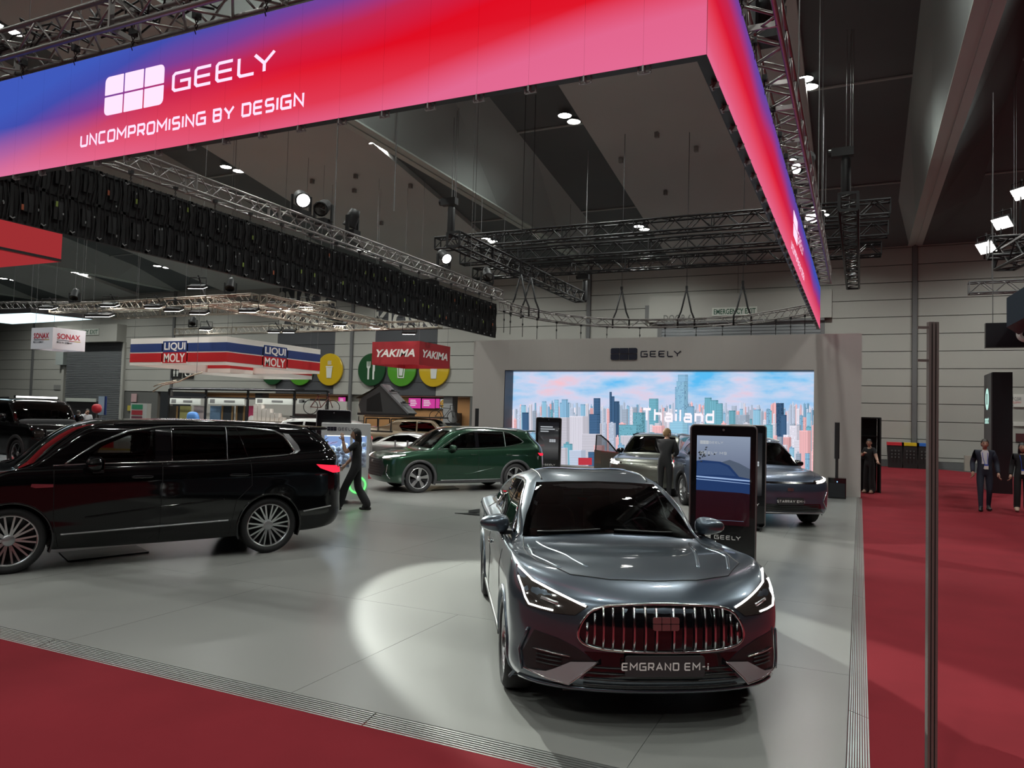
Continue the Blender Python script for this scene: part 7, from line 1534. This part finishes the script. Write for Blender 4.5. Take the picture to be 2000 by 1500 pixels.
# white suv behind the black one
cw = PD(602, 850, 27); cw.z = 0; WS = plain_car('white_suv', 'white suv with roof rack seen between the black suv and display box', (cw.x-.6, cw.y+.6), radians(-165), paint('white', (.55, .55, .53), .1, .35), dict(xf=2.3, xr=-2.4, w=.94, H=1.72, zb=1.12, zh=1.0, zc=1.14, xc=1.25, xt=.6, xrr=-2.0, zs=.3, tail=.12), (1.36, -1.36), .37, .93, [[(.8, 1.16), (.4, 1.56), (-.2, 1.6), (-.2, 1.16)], [(-.28, 1.16), (-.28, 1.6), (-1.2, 1.58), (-1.5, 1.2)]], [(-.78, 1.16), (.78, 1.16), (.62, 1.6), (-.62, 1.6)], extra=lambda c: ([c.patch('tail_light', [(sg*.6, 1.0), (sg*.9, 1.0), (sg*.9, 1.1), (sg*.6, 1.1)], 'x-', M_RED, .01) for sg in (1, -1)], [B().bx(x-.03, x+.03, -.7, .7, 1.74, 1.79).build('roof_bar', M_BLKP, c.e) for x in (.3, -.9)]))
# low silver coupe
cs = G(735, 908); hs = radians(-150); SC = plain_car('sports_coupe', 'low silver sports coupe behind the walking woman', (cs.x+.3, cs.y+1.2), radians(195), paint('silver', (.35, .34, .33), .8, .28), dict(xf=2.2, xr=-2.2, w=.93, H=1.27, zb=.84, zh=.68, zc=.86, xc=.95, xt=.15, xrr=-1.2, zs=.16, roofw=.66, tail=.5, lf=.6, zbr=.9), (1.3, -1.3), .345, .92, [[(.5, .9), (.1, 1.12), (-.5, 1.16), (-1.1, 1.0), (-.9, .9)]], [(-.72, .9), (.72, .9), (.55, 1.17), (-.55, 1.17)], 'dark')
# dark open-top car and others far left
cd_ = PD(205, 822, 34); cd_.z = 0; plain_car('roadster', 'dark blue low car below the roller door', (cd_.x, cd_.y), radians(-40), paint('navy', (.012, .014, .03), .4, .3), dict(xf=2.1, xr=-2.1, w=.9, H=1.38, zb=.9, zh=.8, zc=.92, xc=.8, xt=.1, xrr=-1.1, zs=.2, roofw=.66, tail=.5), (1.25, -1.25), .33, .9, [[(.4, .96), (0, 1.2), (-.8, 1.22), (-1.0, .98)]], [(-.7, .96), (.7, .96), (.52, 1.24), (-.52, 1.24)], 'dark')
cy = PD(275, 830, 30); cy.z = 0; plain_car('hot_hatch', 'yellow car whose roof shows above the black suv', (cy.x, cy.y), radians(-160), paint('yellow', (.5, .27, .01), .1, .35), dict(xf=2.0, xr=-2.0, w=.9, H=1.36, zb=.95, zh=.82, zc=.96, xc=.9, xt=.2, xrr=-1.7, zs=.2, roofw=.68), (1.25, -1.25), .33, .9, [[(.5, 1.0), (.1, 1.22), (-1.0, 1.24), (-1.3, 1.0)]], [(-.7, 1.0), (.7, 1.0), (.55, 1.25), (-.55, 1.25)], 'dark')
# race car seen through the black suv's open window
cr = PD(232, 885, 26.5); cr.z = 0
def race(c):
    for pl in ('y+', 'y-'): c.patch('door_logo', [(-.3, .55), (.3, .55), (.3, .85), (-.3, .85)], pl, M_SRD, .006); c.patch('side_stripe', [(-1.8, .48), (1.8, .48), (1.8, .53), (-1.8, .53)], pl, mat('gold', (.5, .35, .03), .5), .006)
plain_car('race_car', 'white and navy racing car seen through the black suv front window', (cr.x, cr.y), radians(-155), paint('racewhite', (.45, .45, .42), .1, .35), dict(xf=2.2, xr=-2.2, w=.95, H=1.36, zb=.93, zh=.82, zc=.95, xc=.95, xt=.2, xrr=-1.3, zs=.14, roofw=.66, tail=.3), (1.36, -1.36), .34, .95, [[(.5, .98), (.1, 1.2), (-1.0, 1.22), (-1.3, .98)]], [(-.7, .98), (.7, .98), (.55, 1.23), (-.55, 1.23)], 'dark', extra=race)
b_ = B(); b_.prism([(cr.x-4, cr.y-3.2), (cr.x+4.6, cr.y-.6), (cr.x+3.5, cr.y+9), (cr.x-6, cr.y+8)], -.044, -.02); o = b_.build('floor_orange', mat('orange_carpet', (.5, .09, .03), .9)); o['kind'] = 'structure'
# bicycles
def bike(label, p, rz, col, s=1.0):
    e = thing('bicycle', label, 'bicycle', p, rz); m = mat('bike_%.2f' % col[0], col, .4); e.scale = (s, s, s)
    for x in (-.52, .52):
        b_ = B(); b_.tube([(x+.34*cos(t), 0, .34+.34*sin(t)) for t in np.linspace(0, 2*pi, 25)[:-1]], .02, 5, True); w_ = b_.build('wheel', M_TYRE, e, True)
        for k in range(8): b_ = B(); a = pi*k/8; b_.cyl((x+.33*cos(a), 0, .34+.33*sin(a)), (x-.33*cos(a), 0, .34-.33*sin(a)), .003, 3); b_.build('spoke', M_PIPE, w_)
    b_ = B(); S, Hd, BB, R_ = (-.18, 0, .85), (.35, 0, .82), (-.03, 0, .32), (-.52, 0, .34)
    for a, c in ((S, BB), (S, Hd), (BB, Hd), (R_, BB), (R_, S), (Hd, (.52, 0, .34)), (S, (-.2, 0, .95)), (Hd, (.33, 0, 1.0))): b_.cyl(a, c, .02, 6)
    b_.build('frame', m, e, True); b_ = B(); b_.tube([(.42, -.3, 1.02), (.34, 0, 1.0), (.42, .3, 1.02)], .014, 5); b_.build('handlebar', M_BLKP, e); b_ = B(); V, Fc = blob((-.2, 0, .96), (.13, .06, .03), .8); b_.add(V, Fc); b_.build('saddle', M_BLKP, e, True)
pb_ = PD(628, 792, 36); b_ = B(); b_.bx(-1.2, 1.2, -.2, .2, 0, pb_.z-.42); o = b_.build('bike_stand', M_BLKP, None, loc=(pb_.x, pb_.y, 0), rot=(0, 0, radians(25))); tag(o, 'black display block carrying the red brown bicycle', 'display block')
bike('red brown road bicycle displayed high above the white suv', (pb_.x, pb_.y, pb_.z-.42), radians(25), (.12, .02, .015)); pb_ = PD(700, 838, 33.5); bike('black and yellow bicycle behind the white display box', (pb_.x, pb_.y, 0), radians(20), (.3, .22, .01), 1.05)
pb_ = PD(868, 800, 41); b_ = B(); b_.bx(-.9, .9, -.2, .2, 0, 1.55); o = b_.build('bike_stand', M_BLKP, None, loc=(pb_.x, pb_.y, 0)); tag(o, 'black display block behind the pickup cab', 'display block'); bike('dark bicycle displayed behind the pickup cab', (pb_.x, pb_.y, 1.55), radians(20), (.05, .05, .05), .95)
# barrier posts
for (px, lb) in ((772, 'small silver barrier post left of the pair'), (796, 'small silver barrier post right of the pair')):
    q = PD(px, 862, 27); e = thing('barrier_post', lb, 'post', (q.x, q.y, 0)); b_ = B(); b_.cyl((0, 0, 0), (0, 0, .98), .028, 8); b_.build('pole', M_SATIN, e); b_ = B(); b_.lathe([(.001, 0), (.16, 0), (.15, .03), (.03, .05)], 16); b_.build('foot', M_SATIN, e, True); b_ = B(); b_.cyl((0, 0, .95), (0, 0, 1.02), .036, 8); b_.build('cap', M_SATIN, e)
# ------------------------------------------------------------------ people
M_SKIN = mat('skin_light', (.42, .24, .17), .55); M_SKIN2 = mat('skin_tan', (.36, .21, .14), .55); M_HAIRK = mat('hair_black', (.008, .007, .007), .45); M_HAIRB = mat('hair_fair', (.22, .13, .055), .6); M_HAIRD = mat('hair_brown', (.025, .017, .012), .5)
M_CLK = mat('cloth_black', (.009, .009, .010), .85); M_CLN = mat('cloth_navy', (.013, .017, .032), .8); M_CLD = mat('cloth_denim_black', (.014, .014, .016), .85); M_SHIRT = mat('shirt_white', (.6, .6, .62), .8); M_SHOE = mat('shoe_black', (.01, .01, .01), .4); M_BADG = mat('pass_white', (.65, .62, .55), .6); M_BADB = mat('pass_blue', (.03, .08, .45), .5); M_CLB = mat('cloth_blue', (.06, .14, .25), .8)
def person(label, pos, rz, J, mats, height=1.75, female=False, hair='short', hairm=None, hands=True, flare=0.0, top_to=.55, sleeve='long', badge=None, shirt=False, group=None, look=0.0, z=0.0):
    """J: joints for a 1.75 m figure facing +x (y left)"""
    k = height/1.75; e = thing('person', label, 'person', (pos[0], pos[1], z), rz, group); sh = .165 if female else .178; hp = .095
    j = dict(pel=(0, 0, .95), sp=(.0, 0, 1.12), ch=(.0, 0, 1.32), nk=(.0, 0, 1.475), hd=(.02, 0, 1.58),
        shl=(0, sh, 1.42), ell=(-.03, sh+.045, 1.15), wrl=(.06, sh+.05, .91), shr=(0, -sh, 1.42), elr=(-.03, -sh-.045, 1.15), wrr=(.06, -sh-.05, .91),
        hil=(0, hp, .93), knl=(.02, hp+.01, .5), anl=(-.02, hp+.01, .09), tol=(.13, hp+.03, .035), hir=(0, -hp, .93), knr=(.02, -hp-.01, .5), anr=(-.02, -hp-.01, .09), tor=(.13, -hp-.03, .035))
    j.update(J); R = dict(pel=.155, sp=.125 if female else .14, ch=.145 if female else .165, nk=.055, hd=.05, shl=.075, shr=.075, ell=.05, elr=.05, wrl=.034, wrr=.034, hil=.1, hir=.1, knl=.07, knr=.07, anl=.05, anr=.05, tol=.035, tor=.035)
    if not female: R['shl'] = R['shr'] = .08
    if sleeve == 'long': R['ell'] = R['elr'] = .062; R['wrl'] = R['wrr'] = .048
    if flare: R['knl'] = R['knr'] = .085; R['anl'] = R['anr'] = .05+flare
    Bn = [('pel', 'sp'), ('sp', 'ch'), ('ch', 'nk'), ('nk', 'hd'), ('ch', 'shl'), ('shl', 'ell'), ('ell', 'wrl'), ('ch', 'shr'), ('shr', 'elr'), ('elr', 'wrr'), ('pel', 'hil'), ('hil', 'knl'), ('knl', 'anl'), ('anl', 'tol'), ('pel', 'hir'), ('hir', 'knr'), ('knr', 'anr'), ('anr', 'tor')]
    names = list(j); idx = {n: i for i, n in enumerate(names)}
    me = bpy.data.meshes.new('skeleton'); me.from_pydata([Vector(j[n])*k for n in names], [(idx[a], idx[b]) for a, b in Bn], []); ob = bpy.data.objects.new('skeleton', me); COL.objects.link(ob)
    md = ob.modifiers.new('skin', 'SKIN'); md.use_smooth_shade = True; ob.modifiers.new('sub', 'SUBSURF').levels = 2; ob.modifiers['sub'].render_levels = 2
    for n, v in zip(names, me.skin_vertices[0].data): 
        r = R[n]*k; v.radius = (r*(.78 if n in ('ch', 'sp', 'pel') else 1), r) if n in ('ch', 'sp', 'pel') else (r, r); v.use_root = (n == 'pel')
    dg = bpy.context.evaluated_depsgraph_get(); m2 = ob.evaluated_get(dg).to_mesh(); V = [v.co.copy() for v in m2.vertices]; Fc = [tuple(p.vertices) for p in m2.polygons]; ob.evaluated_get(dg).to_mesh_clear(); bpy.data.objects.remove(ob)
    reg = {}
    for a, b in Bn:
        if b in ('sp', 'ch', 'shl', 'shr'): reg[(a, b)] = 1
        elif b == 'nk': reg[(a, b)] = 1
        elif b == 'hd': reg[(a, b)] = 0
        elif b in ('ell', 'elr'): reg[(a, b)] = 1
        elif b in ('wrl', 'wrr'): reg[(a, b)] = 1 if sleeve == 'long' else 0
        elif b in ('tol', 'tor'): reg[(a, b)] = 3
        else: reg[(a, b)] = 2
    seg = [(Vector(j[a])*k, Vector(j[b])*k, R[a]*k, R[b]*k, reg[(a, b)], b) for a, b in Bn]; MI = []
    for f in Fc:
        c = sum((V[i] for i in f), Vector())/len(f); best = None
        for A, Bq, ra, rb, m, bn in seg:
            d = Bq-A; t = max(0, min(1, (c-A).dot(d)/d.length_squared)); q = (c-A-d*t).length-(ra+(rb-ra)*t)
            if best is None or q < best[0]: best = (q, m, t, bn)
        m = best[1]
        if best[3] in ('ell', 'elr') and sleeve == 'short' and best[2] > .62: m = 0
        if best[3] == 'sp' and best[2] < .25 and top_to > .5: m = 2
        if best[3] == 'nk' and best[2] > .72: m = 0
        if shirt and m == 1 and best[3] in ('ch', 'sp', 'nk') and c.x > 0 and abs(c.y) < .035+.05*max(0, (c.z/k-1.15)/.3) and c.z/k > 1.05: m = 4
        MI.append(m)
    b_ = B(); b_.V = [tuple(v) for v in V]; b_.F = Fc; b_.M = MI
    # head with face
    hc = Vector(j['hd'])*k+Vector((.012, 0, .045))*k; ca, sa = cos(look), sin(look)
    def hf(p):
        x, y, z = p[0]-hc.x, p[1]-hc.y, p[2]-hc.z
        if z < 0: y *= 1+.35*z/(.125*k); x *= 1+.12*z/(.125*k)
        if x > 0 and abs(y) < .018*k and -.04*k < z < .012*k: x += .02*k
        if x > 0 and abs(abs(y)-.032*k) < .014*k and 0 < z < .03*k: x -= .008*k
        return (hc.x+x*ca-y*sa, hc.y+x*sa+y*ca, hc.z+z)
    HV, HF = blob(hc, (.098*k, .075*k, .122*k), .95, 20, 16, hf); b_.mi = 0; b_.add(HV, HF)
    def hp_(x, y, z): return Vector((hc.x+(x*ca-y*sa)*k, hc.y+(x*sa+y*ca)*k, hc.z+z*k))
    for s_ in (1, -1):
        EV, EF = blob(hp_(-.005, s_*.077, -.005), (.02*k, .01*k, .03*k), 1, 8, 6); b_.add(EV, EF)
    b_.mi = 5
    for s_ in (1, -1): EV, EF = blob(hp_(.084, s_*.031, .012), (.008*k, .013*k, .007*k), 1, 8, 5); b_.add(EV, EF); EV, EF = blob(hp_(.088, s_*.032, .032), (.006*k, .018*k, .004*k), 1, 6, 4); b_.add(EV, EF)
    b_.mi = 6; EV, EF = blob(hp_(.088, 0, -.058), (.008*k, .022*k, .006*k), 1, 8, 5); b_.add(EV, EF)
    # hands: palm, four unequal bent fingers, thumb
    b_.mi = 0
    for s_, w, el in ((1, 'wrl', 'ell'), (-1, 'wrr', 'elr')):
        W_ = Vector(j[w])*k; d = (W_-Vector(j[el])*k).normalized(); side = Vector((1, 0, 0)); side = (side-d*side.dot(d)).normalized(); nrm = d.cross(side).normalized()
        b_.tube([W_-d*.02*k, W_+d*.03*k, W_+d*.07*k, W_+d*.095*k], [.026*k, .034*k, .036*k, .03*k], 8)
        for f_, (o_, L) in enumerate(((.03, .07), (.011, .08), (-.009, .075), (-.028, .058))):
            p0 = W_+d*.085*k+side*o_*k; p1 = p0+d*L*.45*k+nrm*s_*-.006*k; p2 = p1+d*L*.4*k+nrm*s_*-.022*k; p3 = p2+d*L*.25*k+nrm*s_*-.022*k; b_.tube([p0, p1, p2, p3], [.0095*k, .009*k, .0085*k, .007*k], 6)
        t0 = W_+d*.035*k+side*.03*k; b_.tube([t0, t0+side*.03*k+d*.025*k, t0+side*.042*k+d*.055*k], [.012*k, .011*k, .008*k], 6)
    ml = [mats.get('skin', M_SKIN), mats['top'], mats['legs'], mats.get('shoes', M_SHOE), mats.get('shirt', M_SHIRT), M_HAIRK, mat('lip', (.3, .1, .09), .5)]
    body = b_.build('body', ml, e); body.data.polygons.foreach_set('use_smooth', [True]*len(body.data.polygons))
    # shoes
    for a, t in (('anl', 'tol'), ('anr', 'tor')):
        A = Vector(j[a])*k; T_ = Vector(j[t])*k; d = (T_-A); d.z = 0; d = d.normalized() if d.length > .01 else Vector((1, 0, 0)); c = A+d*.06*k; zf = min(A.z-.055*k, T_.z); c.z = max(.035*k, zf+.01*k) if A.z < .2*k else A.z-.05*k; an = atan2(d.y, d.x)
        SV, SF = blob((0, 0, 0), (.135*k, .048*k, .042*k), .7, 14, 8, lambda p: (p[0]*cos(an)-p[1]*sin(an)+c.x, p[0]*sin(an)+p[1]*cos(an)+c.y, max(p[2]*(1.25 if p[0] < 0 else .85), -.034*k)+c.z)); mobj('shoe', SV, SF, mats.get('shoes', M_SHOE), e, True)
    # hair
    hm = hairm or M_HAIRK
    def hh(p):
        x, y, z = p[0]-hc.x, p[1]-hc.y, p[2]-hc.z; q = x/(.1*k)
        if hair == 'short':
            if x > .035*k: z = max(z, .07*k)
            elif x > -.03*k: z = max(z, .02*k)
            else: z = max(z, -.055*k)
        else:
            if x > .03*k: z = max(z, .065*k)
            elif z < -.02*k: z = -.02*k+(z+.02*k)*(4.6 if x < .0 else 3.0); x -= .02*k; y *= 1.12
        return (hc.x+x*ca-y*sa, hc.y+x*sa+y*ca, hc.z+z)
    V2, F2 = blob(hc+Vector((-.012*k, 0, .012*k)), (.104*k, .086*k, .125*k), .95, 20, 16, hh); mobj('hair', V2, F2, hm, e, True)
    if badge:
        c = Vector(badge)*k; b_ = B(); b_.box(c, (.008, .085, .12)); o = b_.build('visitor_pass', M_BADG, e); b_ = B(); b_.box(c+Vector((.001, 0, .045)), (.009, .087, .035)); b_.build('pass_header', M_BADB, o)
        b_ = B(); n_ = Vector(j['nk'])*k
        for s_ in (-1, 1): b_.tube([c+Vector((0, s_*.03, .06)), Vector((.14*k, s_*.05*k, 1.3*k)) if c.x > .1 else c+Vector((0, s_*.05, .3)), n_+Vector((.03, s_*.06, .0))], .006, 4)
        b_.build('lanyard', M_BADB, e)
    return e
def face_to(px): return atan2(-ray(px, 900).y, -ray(px, 900).x)       # yaw that looks at the camera
# walking woman with raised arm, seen from behind her right shoulder, heading left
g = G(693, 998); rz = face_to(693)-radians(102)
person('woman in black walking left past the display box with one hand raised', (g.x, g.y), rz, dict(anl=(.34, .08, .1), knl=(.2, .1, .52), tol=(.48, .09, .05), anr=(-.26, -.07, .12), knr=(-.02, -.1, .5), tor=(-.13, -.08, .04), ell=(.2, .2, 1.24), wrl=(.27, .16, 1.5), elr=(.1, -.25, 1.16), wrr=(.28, -.2, .96)), dict(top=M_CLK, legs=M_CLD, skin=M_SKIN2), 1.66, True, 'long', None, flare=.065, sleeve='short', badge=(.12, -.16, .93), look=.2)
g = PD(1299, 900, 18.3); person('man in black shirt leaning to the olive car, seen from behind', (g.x, g.y), face_to(1297)+radians(165), dict(ell=(.2, .22, 1.2), wrl=(.42, .12, 1.22), elr=(.16, -.24, 1.18), wrr=(.36, -.12, 1.1), sp=(.03, 0, 1.12), ch=(.08, 0, 1.32), nk=(.12, 0, 1.47), hd=(.15, 0, 1.57), shl=(.08, .19, 1.425), shr=(.08, -.19, 1.425)), dict(top=M_CLK, legs=M_CLK), 1.82, False, 'short', M_HAIRB, look=-.6)
g = G(1701, 962, -.03); person('woman in black dress holding the open black cabinet', (g.x-.05, g.y-.35), face_to(1701)-radians(35), dict(ell=(.05, .27, 1.2), wrl=(.18, .42, 1.05), elr=(.08, -.22, 1.2), wrr=(.2, -.06, 1.28)), dict(top=M_CLK, legs=M_CLK, shoes=mat('shoe_tan', (.3, .2, .14), .5)), 1.64, True, 'short', M_HAIRK, flare=.07, sleeve='short', z=-.03, look=.5)
g = G(1923, 998, -.03); person('man in navy suit walking forward on the red carpet', (g.x, g.y), face_to(1923)+radians(6), dict(anl=(-.1, .09, .12), knl=(.02, .1, .5), tol=(.03, .11, .04), anr=(.12, -.09, .08), knr=(.12, -.1, .5), tor=(.27, -.11, .035), wrl=(.12, .27, .92), wrr=(.14, -.26, .93), ell=(-.05, .255, 1.16), elr=(-.05, -.255, 1.16)), dict(top=M_CLN, legs=M_CLN), 1.79, False, 'short', M_HAIRD, shirt=True, badge=(.16, .02, 1.08), z=-.03)
g = G(1996, 1000, -.03); person('woman in black suit with long hair at the right edge', (g.x, g.y), face_to(1990)+radians(12), dict(wrl=(.06, .3, .92), wrr=(.08, -.26, .92)), dict(top=M_CLK, legs=M_CLK, shoes=mat('shoe_nude', (.4, .27, .2), .5)), 1.72, True, 'long', M_HAIRK, badge=(.15, .0, 1.02), z=-.03, flare=.03)
g = PD(169, 830, 36.5); person('man in white shirt with hand at his ear beyond the boxy suv', (g.x, g.y), face_to(169)+radians(20), dict(elr=(.12, -.28, 1.25), wrr=(.12, -.12, 1.52)), dict(top=M_SHIRT, legs=M_CLK), 1.78, False, 'short', M_HAIRD)
g = PD(151, 835, 37); person('person in blue shirt beside the man in white', (g.x, g.y), face_to(151)+radians(150), dict(), dict(top=M_CLB, legs=M_CLK), 1.7, False, 'short', M_HAIRD)
